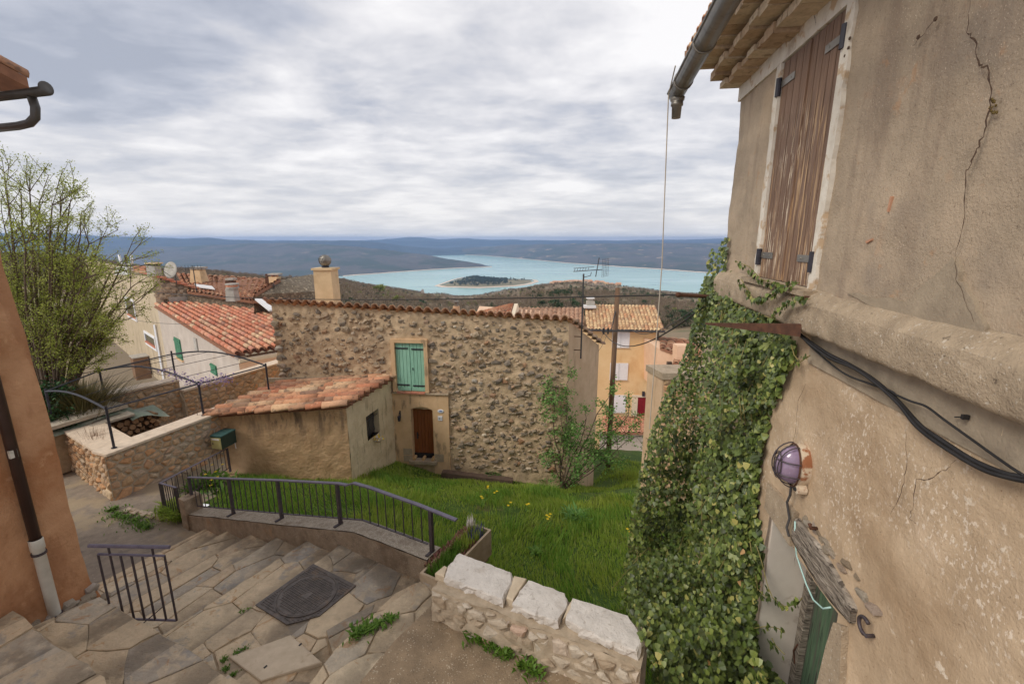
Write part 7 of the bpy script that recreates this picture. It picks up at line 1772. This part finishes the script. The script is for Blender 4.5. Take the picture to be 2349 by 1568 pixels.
t = thing('small_tile_roof', 'small weathered tile roof squeezed between red roof and rubble house', 'roof', at_depth(605, 695, 21)); roof_quad(t, ((598, 688, 20.5), (628, 710, 18), (626, 693, 20.4), (606, 682, 22)), M['tile_joined'], amp=.08)

# ------------------------------------------------------------------ houses, pole and wires on the right
yh = 34.0
t = thing('apricot_house', 'three storey apricot house with white shutters and pale tiled roof', 'house', at_depth(1430, 960, yh))
fl, fr_ = at_depth(1335, 753, yh), at_depth(1512, 753, yh - .6); fl.z = fr_.z = at_depth(1420, 753, yh).z
fdv = (fr_ - fl); fdv.z = 0; flen = fdv.length; fdv.normalize(); fnv = Vector((fdv.y, -fdv.x, 0))
MB().prism([fl, fr_, fr_ - fnv*6, fl - fnv*6], -20, fl.z - .02).build('wall', M['yellow_plaster'], t)
def FW(u, v): p = on_wall(u, v, fl, math.atan2(fdv.y, fdv.x)); return (p - fl).dot(fdv), p.z
def FPt(s, z, o_=0): return Vector((fl.x, fl.y, 0)) + fdv*s + fnv*o_ + UP*z
def fbox(parent, uv0, uv1, o0, o1, m, name):
    (s0, z0), (s1, z1) = FW(*uv0), FW(*uv1); return MB().box(FPt((s0 + s1)/2, (z0 + z1)/2, (o0 + o1)/2), fdv*abs(s1 - s0)/2, fnv*(o1 - o0)/2, UP*abs(z1 - z0)/2).build(name, m, parent)
for (u0, v0, u1, v1) in ((1405, 757, 1443, 797), (1400, 832, 1439, 871), (1397, 905, 1434, 946)):
    w_ = fbox(t, (u0 + 1, v0 + 1), (u1 - 1, v1 - 1), -.05, .01, M['dark_pane'], 'window'); mu_ = (u0 + u1)/2
    for a, b in ((u0, mu_ - .4), (mu_ + .4, u1)):
        sh = fbox(w_, (a, v0), (b, v1), .015, .06, M['white_metal'], 'shutter')
    fbox(w_, (u0 - 3, v1), (u1 + 3, v1 + 1.5), 0, .08, M['stone_trim'], 'sill')
dfr = fbox(t, (1450, 905), (1490, 911), 0, .06, M['stone_trim'], 'door_lintel'); fbox(t, (1450, 911), (1460, 962), 0, .06, M['stone_trim'], 'door_jamb'); fbox(t, (1484, 911), (1490, 962), 0, .06, M['stone_trim'], 'door_jamb')
dd_ = fbox(t, (1460, 911), (1484, 962), -.02, .02, M['red_door'], 'door'); fbox(dd_, (1464, 916), (1471, 934), .02, .035, M['red_door'], 'panel'); fbox(dd_, (1473, 916), (1481, 934), .02, .035, M['red_door'], 'panel')
fbox(t, (1473, 897), (1478, 907), .0, .2, M['iron_black'], 'wall_lantern')
e0_, e1_ = FPt(.35, fl.z + .02, .45), FPt(flen + .35, fl.z + .02, .45)
MB().tube([e0_ - UP*.05, e1_ - UP*.05], .08, 8).build('gutter', M['wire'], t); MB().tube([FPt(flen - .12, fl.z, .3), FPt(flen - .05, fl.z - .5, .08), FPt(flen - .05, -14, .08)], .06, 8).build('drainpipe', M['wire'], t)
def uvp(p):
    f = p.y*math.cos(PITCH) - p.z*math.sin(PITCH); return CX + FPX*p.x/f, CY - FPX*(p.y*math.sin(PITCH) + p.z*math.cos(PITCH))/f, p.y
rL, rR = FPt(.35, 0, -3.6), FPt(flen + .35, 0, -3.6); rz = at_depth(1450, 699, rL.y).z
roof_quad(t, (uvp(e0_), uvp(e1_), uvp(Vector((rR.x, rR.y, rz))), uvp(Vector((rL.x, rL.y, rz)))), M['tile_pale'], pitch=.27, amp=.09, expo=.36)
ch_ = thing('apricot_house_chimney', 'small white capped chimney at the left end of the apricot house ridge', 'chimney', at_depth(1354, 700, 37)); box_at(1354, 690, 712, 37, .62, M['grey_cement'], ch_, 'shaft'); box_at(1354, 682, 684.5, 37, .6, M['white_flash'], ch_, 'cap'); box_at(1354, 684.5, 690, 37, .4, M['grey_cement'], ch_, 'opening'); box_at(1352, 700, 705, 36.8, .95, M['white_flash'], ch_, 'flashing')
t = thing('porch_roof', 'small salmon tiled lean-to roof below the apricot house door', 'roof', at_depth(1430, 990, 29)); roof_quad(t, ((1380, 992, 27.5), (1484, 992, 27), (1480, 955, 32), (1382, 955, 32.5)), mat('salmon_tiles', [(.3, c(216, 150, 118)), (.7, c(226, 170, 140))], 5, random_by='island', rnd_stops=[(0, c(212, 140, 108)), (1, c(230, 180, 150))], rnd_mix=.7), amp=.08)
MB().extrude([at_depth(1378, 994, 27.7), at_depth(1486, 994, 27.2), at_depth(1486, 1100, 27.2), at_depth(1378, 1100, 27.7)], Vector((0, .4, 0))).build('low_wall', M['grey_plaster'], t)
t = thing('salmon_roof_house', 'long house with even salmon tile roof behind the rubble house', 'house', at_depth(1250, 720, 42)); roof_quad(t, ((1170, 735, 34), (1340, 741, 34), (1338, 706, 42), (1180, 706, 42)), M['tile_pale'] if False else mat('even_salmon_tiles', [(.3, c(208, 160, 128)), (.7, c(222, 178, 146))], 5, random_by='island', rnd_stops=[(0, c(200, 150, 118)), (1, c(224, 184, 152))], rnd_mix=.6), pitch=.34, amp=.1)
roof_quad(t, ((1085, 718, 36), (1172, 720, 36), (1178, 697, 40), (1172, 697, 40)), M['tile_joined'])
MB().extrude([at_depth(1172, 722, 36), at_depth(1180, 696, 40), at_depth(1186, 716, 40), at_depth(1180, 735, 36)], Vector((.3, 0, 0))).build('gable_parapet', M['stone_trim'], t)
MB().extrude([at_depth(1090, 722, 36.4), at_depth(1335, 741, 34.4), at_depth(1335, 800, 34.4), at_depth(1090, 800, 36.4)], Vector((0, 5, 0))).build('wall', M['pink_plaster'], t)
t = thing('lower_cottage', 'small cottage with old tiled roof at the edge of the ivy', 'house', at_depth(1540, 850, 31))
roof_quad(t, ((1515, 797, 30), (1560, 812, 29), (1600, 780, 34), (1512, 772, 36)), M['tile_joined']); roof_quad(t, ((1545, 830, 28), (1610, 850, 27), (1610, 790, 33), (1550, 795, 33)), M['tile_joined'])
MB().extrude([at_depth(1508, 798, 30.2), at_depth(1556, 812, 29.2), at_depth(1556, 900, 29.2), at_depth(1508, 900, 30.2)], Vector((0, 4, 0))).build('wall', M['pink_plaster'], t)
box_at(1535, 829, 838, 29.4, .3, M['dark_pane'], t, 'window', .2); box_at(1561, 790, 835, 29.0, .8, M['pink_plaster'], t, 'chimney')
roof_quad(t, ((1500, 853, 27), (1582, 857, 26.5), (1580, 848, 28), (1502, 845, 28)), M['tile_joined'], amp=.07)
box_at(1540, 855, 900, 27.4, 2.6, M['pink_plaster'], t, 'front_block', 1)
# telephone pole
pz1 = at_depth(1417, 660, 16.2); pz0 = Vector((pz1.x - .03, pz1.y, -8.6))
t = thing('telephone_pole', 'brown wooden telephone pole before the apricot house', 'pole', pz0)
MB().tube([pz0, pz1], [.105, .085], 12).build('shaft', M['pole'], t, smooth=True)
xa, xb = at_depth(1381, 760, 15.95), at_depth(1450, 757, 16.0)
MB().span(xa, xb, .06, .06).build('crossarm', M['wire'], t); q = xa.lerp(xb, .3); MB().tube([q, q + UP*.55 + Vector((.12, .1, 0)), pz1 - UP*.7], .02, 6).build('stay', M['wire'], t)
for x in (.05, .2): MB().tube([xa.lerp(xb, x) - UP*.1, xa.lerp(xb, x) + UP*.12], .035, 7).build('insulator', M['black'], t)
# wires
def wire(p, q, sag, r, label, name='overhead_wire', m=None):
    pts = [p.lerp(q, k/16) - UP*sag*4*(k/16)*(1 - k/16) for k in range(17)]; return tag(MB().tube(pts, r, 5, False).build(name, m or M['wire']), label, 'wire')
wire(c1, at_depth(235, 655, 21.5), .28, .009, 'long overhead wire crossing the view from the ivy bracket to the tall beige house', m=M['black'])
wire(at_depth(1618, 692, 5.5), at_depth(1450, 757, 16.0), .25, .01, 'upper service wire running from the ivy to the telephone pole')
wire(at_depth(1612, 705, 5.5), at_depth(1385, 762, 15.95), .5, .012, 'lower sagging service cable running from the ivy to the crossarm', m=M['black'])
wire(at_depth(316, 735, 18.6) , at_depth(445, 742, 18.2), .06, .008, 'thin wire along the pale gable wall below the red roof')
for k, (u, v) in enumerate(((1365, 800), (1372, 805))): wire(xa.lerp(xb, .05 + .15*k), at_depth(u, v, 14.4), .1, .006, ('left' if k == 0 else 'right') + ' thin wire dropping from the crossarm to the rubble house verge')

# ------------------------------------------------------------------ hillside, lake, hills
LAKE = -170.0
def at_k(u, Y, k): d = ray(u, 548.6); return Vector((d.x/d.y*Y, Y, -k*Y))
K = slope_of
edge_uv = [(-1500, 560, 330), (-300, 575, 320), (150, 588, 300), (260, 606, 300), (340, 618, 300), (450, 620, 300), (600, 636, 330), (720, 641, 380), (780, 642, 430), (830, 652, 560), (900, 661, 820), (960, 671, 1150)]
shore_uv = [(960, 674), (1000, 674), (1040, 679), (1090, 678), (1130, 672), (1180, 664), (1225, 657), (1280, 650), (1330, 648), (1400, 654), (1460, 661), (1520, 667), (1600, 673), (1660, 677), (1800, 690), (2400, 720), (4200, 760)]
def edge_at(u):
    if u <= 960: v = interp(u, [(a, b) for a, b, _ in edge_uv]); Y = interp(u, [(a, y) for a, _, y in edge_uv]); return K(v), Y
    k = K(interp(u, shore_uv)); return k, -LAKE/k
US = [lerp(-1500, 4200, i/300) for i in range(301)]
RT = [0, .04, .08, .12, .17, .22, .28, .34, .4, .46, .52, .58, .64, .7, .76, .82, .88, .94, 1.0]
def hill_pt(u, x):
    ke, Ye = edge_at(u); Y0 = 21.0
    Y = Y0*(Ye/Y0)**x
    k = ke + max(0, interp(Y, [(21, .66), (30, .56), (40, .45), (55, .33), (80, .23), (130, .175), (220, .135), (400, .115), (800, .102)]) - .1)*(1 - x)**.35
    if u > 960: k += .035*math.sin(math.pi*x)*x*x*0 + .010*fbm((u*.01, x*6, 1), 3)*(x*(1 - x)*4)
    else: k += .006*fbm((u*.012, x*6, 1), 3)*(x*(1 - x)*4)
    return at_k(u, Y, k)
def hs_grid(i, j):
    u = US[round(i*300)]; x = j*1.16
    if x <= 1: return hill_pt(u, x)
    p = hill_pt(u, 1.0); f = (x - 1)/.16; ke, Ye = edge_at(u); Y2 = Ye*(1 + .35*f); return Vector((p.x*Y2/p.y, Y2, lerp(p.z, LAKE - 6, f**.5)))
M['hill'] = mat('spring_hillside', [(.3, c(120, 104, 84)), (.7, c(146, 128, 100))], .02, detail=9, nrough=.65, layers=[dict(scale=.012, lo=.54, hi=.64, color=c(150, 150, 92), amt=.7), dict(scale=.03, lo=.58, hi=.68, color=c(88, 96, 62), amt=.7)])
o = MB().grid(hs_grid, 300, 46).build('wooded_hillside', M['hill'], smooth=True); tag(o, kind='structure')
M['water'] = mat('turquoise_lake', [(.35, c(132, 186, 176)), (.65, c(156, 202, 190))], .0016, detail=5, stretch=(1, 2.4, 1), rough=.16, spec=.5, bump=[(.35, .12, .3, (1, 1, 1))],
    layers=[dict(scale=.0011, lo=.52, hi=.64, color=c(170, 212, 204), amt=.8, stretch=(1, 2.6, 1)), dict(scale=.004, lo=.6, hi=.68, color=c(80, 148, 156), amt=.5, stretch=(1, 2, 1))])
lake = MB().add([(-9000, 700, LAKE), (9000, 700, LAKE), (9000, 7600, LAKE), (-9000, 7600, LAKE)], [(0, 1, 2, 3)])
tag(lake.build('lake', M['water']), kind='structure')
M['beach'] = mat('pale_shore', [(.3, c(214, 192, 168)), (.7, c(228, 210, 188))], .02)
M['bare_wood'] = mat('bare_woodland', [(.3, c(66, 68, 68)), (.7, c(104, 98, 92))], .012, detail=10, nrough=.75, layers=[dict(scale=.004, lo=.47, hi=.58, color=c(56, 70, 58), amt=.85), dict(scale=.02, detail=8, lo=.62, hi=.7, color=c(156, 138, 118), amt=.5), dict(scale=.0035, lo=.64, hi=.7, color=c(176, 152, 130), amt=.5)])  # red held low: part of the haze's blue is put into the woodland colour
M['plateau'] = mat('wooded_plateau', [(.3, c(66, 68, 68)), (.7, c(106, 98, 90))], .01, detail=10, nrough=.75, layers=[dict(scale=.005, lo=.47, hi=.56, color=c(54, 68, 58), amt=.85), dict(scale=.008, detail=8, lo=.63, hi=.68, color=c(206, 174, 142), amt=.75, stretch=(1, 1, 3)), dict(scale=.003, lo=.6, hi=.68, color=c(150, 136, 112), amt=.6)])
M['far_wood'] = mat('far_forest', [(.3, c(42, 56, 62)), (.7, c(66, 76, 80))], .004, detail=8)  # bluish base colour stands in for some of the distance haze
M['pine_isle'] = mat('island_ground', [(.3, c(120, 112, 84)), (.7, c(150, 138, 104))], .02)
def range_(name, label_mat, base, crest, Yc, nv=22, rough=.0042, back=True, label=None):
    """hill between a shore line and a skyline; BASE: (u, v) on the lake, CREST: (u, v), YC: (u, distance)"""
    us = [lerp(base[0][0], base[-1][0], i/220) for i in range(221)]
    def f(i, j):
        u = us[round(i*220)]; vb, vc = interp(u, base), interp(u, crest); kb, kc = K(vb), K(vc); Yb = -LAKE/max(kb, .012); Y2 = max(interp(u, Yc), Yb*1.05)
        x = j*1.2
        if x > 1: p = f(i, 1/1.2); q = p*1.0; g = (x - 1)/.2; return Vector((p.x*(1 + .25*g), p.y*(1 + .25*g), lerp(p.z, LAKE - 20, g)))
        Y = lerp(Yb, Y2, x); k = lerp(kb, kc, x**.8) + rough*fbm((u*.02, x*5, 2), 5)*(math.sin(math.pi*min(1, x)) + .25*x*(1 if x > .9 else .4))
        return at_k(u, Y, k) - UP*(.5 if x == 0 else 0)
    o = MB().grid(f, 220, nv).build(name, label_mat, smooth=True); return tag(o, label, kind='structure')
base_l = [(-1800, 690), (200, 660), (700, 640), (780, 633), (850, 628), (960, 620), (1040, 615), (1100, 613), (1128, 612)]
range_('lakeside_hill', M['bare_wood'], base_l, [(-1800, 590), (200, 572), (300, 566), (400, 564), (470, 561), (560, 557), (660, 556), (760, 560), (830, 566), (900, 574), (960, 582), (1010, 590), (1060, 598), (1100, 606), (1128, 611.5)], [(-1800, 4200), (600, 3900), (900, 3500), (1128, 2990)])
range_('far_ridge', M['far_wood'], [(-1800, 640), (300, 600), (800, 588), (900, 587), (1000, 586), (1090, 584), (1130, 583)], [(-1800, 528), (150, 534), (250, 541), (330, 543), (420, 546), (470, 544), (520, 548), (640, 553), (700, 552), (790, 550.5), (850, 553), (900, 560), (950, 566), (1000, 571), (1060, 573), (1130, 575)], [(-1800, 6000), (1130, 5600)])
range_('plateau', M['plateau'], [(1060, 584), (1110, 586), (1160, 590), (1240, 597), (1300, 603), (1360, 607), (1430, 612), (1500, 616), (1580, 622), (1650, 627), (1800, 640), (3800, 700)], [(1060, 571), (1110, 566), (1160, 562), (1240, 559.5), (1330, 558), (1450, 557), (1560, 556.5), (1660, 557), (3800, 550)], [(1060, 5600), (1300, 5000), (1700, 4600), (3800, 4200)], rough=.005)
range_('valley_woods', M['far_wood'], [(980, 584), (1060, 583.5), (1160, 583.5), (1400, 590), (4000, 600)], [(980, 569), (1060, 566), (1160, 564), (1240, 562), (1400, 559), (4000, 552)], [(980, 6400), (4000, 6600)])
range_('distant_hills', M['far_wood'], [(500, 575), (1100, 572), (2000, 572), (4200, 572)], [(500, 556), (790, 553), (850, 549.5), (930, 552), (1000, 553), (1150, 551), (1280, 553), (1450, 554), (1700, 554), (4200, 552)], [(500, 8200), (4200, 8600)])
range_('distant_mountain', M['far_wood'], [(400, 575), (4200, 575)], [(400, 551), (640, 550), (760, 552), (850, 551), (900, 547), (935, 543), (965, 544), (1000, 548), (1060, 546), (1100, 548.5), (1200, 550), (1400, 551), (1560, 549), (1650, 547), (1800, 549), (4200, 545)], [(400, 9600), (4200, 9800)])
# shore strips
def shore(name, line, w, dz=.6):
    pts = [(u, v) for u, v in line]; V = []
    n = 160
    mb = MB()
    def f(i, j):
        u = lerp(pts[0][0], pts[-1][0], i); k = K(interp(u, pts)); Y = -LAKE/k; ww = w*(.55 + .8*abs(fbm((u*.03, 1, 2), 3))) ; p = at_k(u, Y - 4 + ww*j, k); p.z = LAKE + dz + 1.5*j; return p
    return tag(mb.grid(f, n, 1).build(name, M['beach']), kind='structure')
shore('pale_beach', [(780, 633.4), (850, 628.4), (960, 620.4), (1040, 615.4), (1100, 613.2), (1128, 612.4)], 34)
shore('pale_beach', [(1060, 584.4), (1110, 586.4), (1160, 590.4), (1240, 597.4), (1300, 603.4), (1360, 607.4), (1430, 612.4), (1500, 616.4), (1580, 622.4), (1650, 627.4), (1700, 631)], 55)
# island
isl = [(1003, 655), (1018, 650), (1040, 642), (1060, 637), (1090, 634), (1120, 636), (1150, 640), (1190, 640), (1225, 642), (1230, 646), (1210, 652), (1180, 656), (1140, 658), (1100, 660), (1060, 659), (1020, 658)]
ip = [on_level(u, v, LAKE) for u, v in isl]; ic = sum(ip, Vector())/len(ip)
def isl_pt(i, j):
    n = len(ip); x = i*n; a = int(x) % n; p = ip[a].lerp(ip[(a + 1) % n], x - int(x)); q = ic.lerp(p, 1 - j); q.z = LAKE - .5 + 11*sstep(0, .55, j)*(.75 + .5*fbm((q.x*.01, q.y*.01, 1), 3)); return q
tag(MB().grid(isl_pt, 96, 12).build('island', M['pine_isle'], smooth=True), kind='structure')
def isl_beach(i, j):
    n = len(ip); x = i*n; a = int(x) % n; p = ip[a].lerp(ip[(a + 1) % n], x - int(x)); q = ic.lerp(p, 1.06 - .1*j); q.z = LAKE + .3 + 1.4*j; return q
tag(MB().grid(isl_beach, 96, 1).build('island_beach', M['beach']), kind='structure')

# woods as instances on points: one stuff object each
protos = bpy.data.collections.new('tree_forms')
def crown(seed, n, m, h=1.0, w=.5, up=.2, leaf=.1, spiky=False):
    rs = random.Random(seed); V, F = [], []
    for k in range(n):
        a = rs.uniform(0, 6.28); r = w*math.sqrt(rs.random()); z = up + (h - up)*rs.random()**.8; rr = r*(1.15 - .55*abs((z - up)/(h - up) - .42)*1.7)
        p = Vector((math.cos(a)*rr, math.sin(a)*rr, z)); d = Vector((math.cos(a)*.5 + rs.uniform(-.4, .4), math.sin(a)*.5 + rs.uniform(-.4, .4), rs.uniform(.2, 1.0))).normalized()
        if spiky: s = d.cross(UP).normalized()*leaf*.2; e = d*leaf*2.4
        else: s = d.cross(Vector((rs.uniform(-1, 1), rs.uniform(-1, 1), rs.uniform(-1, 1)))).normalized()*leaf; e = d*leaf*1.5
        b = len(V); V += [tuple(p - s), tuple(p + s), tuple(p + e)]; F += [b, b + 1, b + 2]
    b = len(V); V += [(-.025, 0, 0), (.025, 0, 0), (0, 0, h*.7)]; F += [b, b + 1, b + 2]
    return arr_mesh('crown', V, F, 3, m)
M['bare_crown'] = leafmat('bare_twigs', [(0, c(104, 90, 76)), (.5, c(128, 112, 94)), (1, c(150, 132, 108))], .15, .8, by='island')
M['green_crown'] = leafmat('fresh_foliage', [(0, c(112, 124, 62)), (.5, c(138, 146, 78)), (1, c(160, 164, 92))], .2)
M['pine_crown'] = leafmat('pine_foliage', [(0, c(44, 62, 40)), (.6, c(66, 86, 54)), (1, c(88, 104, 68))], .1)
def wood(name, pts, forms, s0, s1, seed=1):
    col = bpy.data.collections.new(name + '_forms')
    for k, me in enumerate(forms): col.objects.link(bpy.data.objects.new(name + '_form', me))
    me = bpy.data.meshes.new(name); me.from_pydata([tuple(p) for p in pts], [], []); o = bpy.data.objects.new(name, me); C.objects.link(o); o['kind'] = 'stuff'
    ng = bpy.data.node_groups.new(name, 'GeometryNodeTree'); ng.interface.new_socket('Geometry', in_out='INPUT', socket_type='NodeSocketGeometry'); ng.interface.new_socket('Geometry', in_out='OUTPUT', socket_type='NodeSocketGeometry')
    N = ng.nodes.new; gi, go = N('NodeGroupInput'), N('NodeGroupOutput'); iop = N('GeometryNodeInstanceOnPoints'); ci = N('GeometryNodeCollectionInfo'); ci.inputs[0].default_value = col; ci.inputs['Separate Children'].default_value = True
    rs_ = N('FunctionNodeRandomValue'); rs_.data_type = 'FLOAT'; rs_.inputs[2].default_value = s0; rs_.inputs[3].default_value = s1; rs_.inputs['Seed'].default_value = seed
    rr = N('FunctionNodeRandomValue'); rr.data_type = 'FLOAT_VECTOR'; rr.inputs[0].default_value = (0, 0, 0); rr.inputs[1].default_value = (.1, .1, 6.28); rr.inputs['Seed'].default_value = seed + 1
    ri = N('FunctionNodeRandomValue'); ri.data_type = 'INT'; ri.inputs[4].default_value = 0; ri.inputs[5].default_value = len(forms) - 1; ri.inputs['Seed'].default_value = seed + 2
    l = ng.links.new; l(gi.outputs[0], iop.inputs['Points']); l(ci.outputs[0], iop.inputs['Instance']); iop.inputs['Pick Instance'].default_value = True
    l(ri.outputs[2], iop.inputs['Instance Index']); l(rr.outputs[0], iop.inputs['Rotation']); l(rs_.outputs[1], iop.inputs['Scale']); l(iop.outputs[0], go.inputs[0])
    md = o.modifiers.new('trees', 'NODES'); md.node_group = ng; return o
bare = [crown(k, 130, M['bare_crown'], 1, .5, .12, .085, True) for k in range(4)]
green = [crown(20 + k, 110, M['green_crown'], .9, .5, .1, .09) for k in range(2)]
pine = [crown(40 + k, 120, M['pine_crown'], .95, .42, .05, .1) for k in range(3)]
random.seed(33)
P_, Q_, S_ = [], [], []
for k in range(26000):
    u = rnd(-250, 2000); x = rnd(.2, 1.0)**.8; ke, Ye = edge_at(u); p = hill_pt(u, x)
    if p.y < 110: continue
    if 960 < u and x > .985: continue
    f = fbm((p.x*.006, p.y*.006, 3), 3); g_ = fbm((p.x*.012, p.y*.004, 8), 3)
    if u > 1180 and g_ > .22 and .5 < x < .93: continue
    q = random.random()
    (S_ if (f > .28 and q < .5) or q < .05 else Q_ if q < .07 + .18*max(0, g_) else P_).append(p - UP*.3)
for k in range(2600):   # dense fringe along the near crest
    u = rnd(-200, 960); ke, Ye = edge_at(u); P_.append(hill_pt(u, rnd(.965, 1.0)) - UP*.3)
wood('bare_woods', P_, bare, 1.8, 3.4, 1); wood('fresh_green_woods', Q_, green, 1.5, 2.9, 4); wood('pine_woods', S_, pine, 1.6, 3.2, 7)
I_ = []
while len(I_) < 900:
    i, j = random.random(), rnd(.12, 1)**.7; p = isl_pt(i, j); u_, v_, _ = uvp(p)
    if fbm((p.x*.012, p.y*.02, 4), 2) > -.22 and (u_ < 1165 or random.random() < .12): I_.append(p)
wood('island_pines', I_, pine, 5, 9, 9)
# a lone round evergreen on the slope, seen above the eave
lp = hill_pt(962, .42)
for (u, v, lab, mm, w_) in ((962, 699, 'round dark green evergreen on the slope above the eave', 'evergreen', 2.3), (905, 690, 'fresh yellow green bush on the slope right of the plastered chimney', 'green_crown', 2.6), (862, 664, 'pale green bush on the slope just right of the chimney top', 'green_crown', 2.6)):
    x = .3
    for k in range(60):
        x = .2 + .6*k/60; p = hill_pt(u, x)
        if uvp(p)[1] < v + 8: break
    s = p.y/170.0
    o = thing('slope_tree', lab, 'tree', p); me = arr_mesh('crown', *(lambda cr_: (cr_[0], cr_[1]))(([tuple(Vector((random.gauss(0, .42)*w_*s*.8, random.gauss(0, .42)*w_*s*.8, abs(random.gauss(.75, .45))*w_*s*.62)) + Vector((rnd(-.3, .3), rnd(-.3, .3), rnd(-.3, .3)))*s*.6) for _ in range(2400)], list(range(2400)))), 3, M[mm]); cr2 = place('crown', me, o); cr2['kind'] = 'stuff'
    MB().tube([p - UP*.5, p + UP*s*.6], .02*s, 6).build('trunk', M['bark'], o)
# the far village on its knoll
VH = []
for mm in ('pink_plaster', 'stone_trim', 'chimney_plaster'):
    m_ = MB(); m_.box((0, 0, 2.6), (4, 0, 0), (0, 3.4, 0), (0, 0, 2.8)); m_.add([(-4.3, -3.8, 5.3), (4.3, -3.8, 5.3), (4.3, 3.8, 5.3), (-4.3, 3.8, 5.3), (-4.3, 0, 7.2), (4.3, 0, 7.2)], [(0, 1, 5, 4), (2, 3, 4, 5), (1, 2, 5), (3, 0, 4)], 1)
    for x in (-2, 0, 2): m_.box((x, -3.42, 3), (.5, 0, 0), (0, .05, 0), (0, 0, .8), 2)
    VH.append(m_.mesh('village_house', [M[mm], M['tile_joined'], M['dark_pane']]))
random.seed(12); n_ = 0; spots = []
while n_ < 95:
    u, x = random.gauss(1345, 42), rnd(.88, .985)
    if not 1255 < u < 1425: continue
    p = hill_pt(u, x)
    if any((p - q).length < 9 for q in spots): continue
    spots.append(p); o = place('village_house', random.choice(VH), None, loc=p - UP*1.0, rot=(0, 0, rnd(-.8, .8)), scale=rnd(.9, 1.5)); tag(o, 'tiny pale house with pinkish roof in the far lakeside village', 'house', 'houses of the far lakeside village'); n_ += 1

# ------------------------------------------------------------------ air
hz = MB().box((0, 6500, -73), (26000, 0, 0), (0, 7300, 0), (0, 0, 128)).build('haze', [])
hm = bpy.data.materials.new('thin_haze'); hm.use_nodes = True; nt_ = hm.node_tree; nt_.nodes.clear()
ho, hv = nt_.nodes.new('ShaderNodeOutputMaterial'), nt_.nodes.new('ShaderNodeVolumePrincipled')
hv.inputs['Color'].default_value = (.40, .57, .92, 1); hv.inputs['Density'].default_value = 1.15e-4; hv.inputs['Anisotropy'].default_value = .2
nt_.links.new(hv.outputs[0], ho.inputs['Volume']); hz.data.materials.append(hm); hz['kind'] = 'stuff'
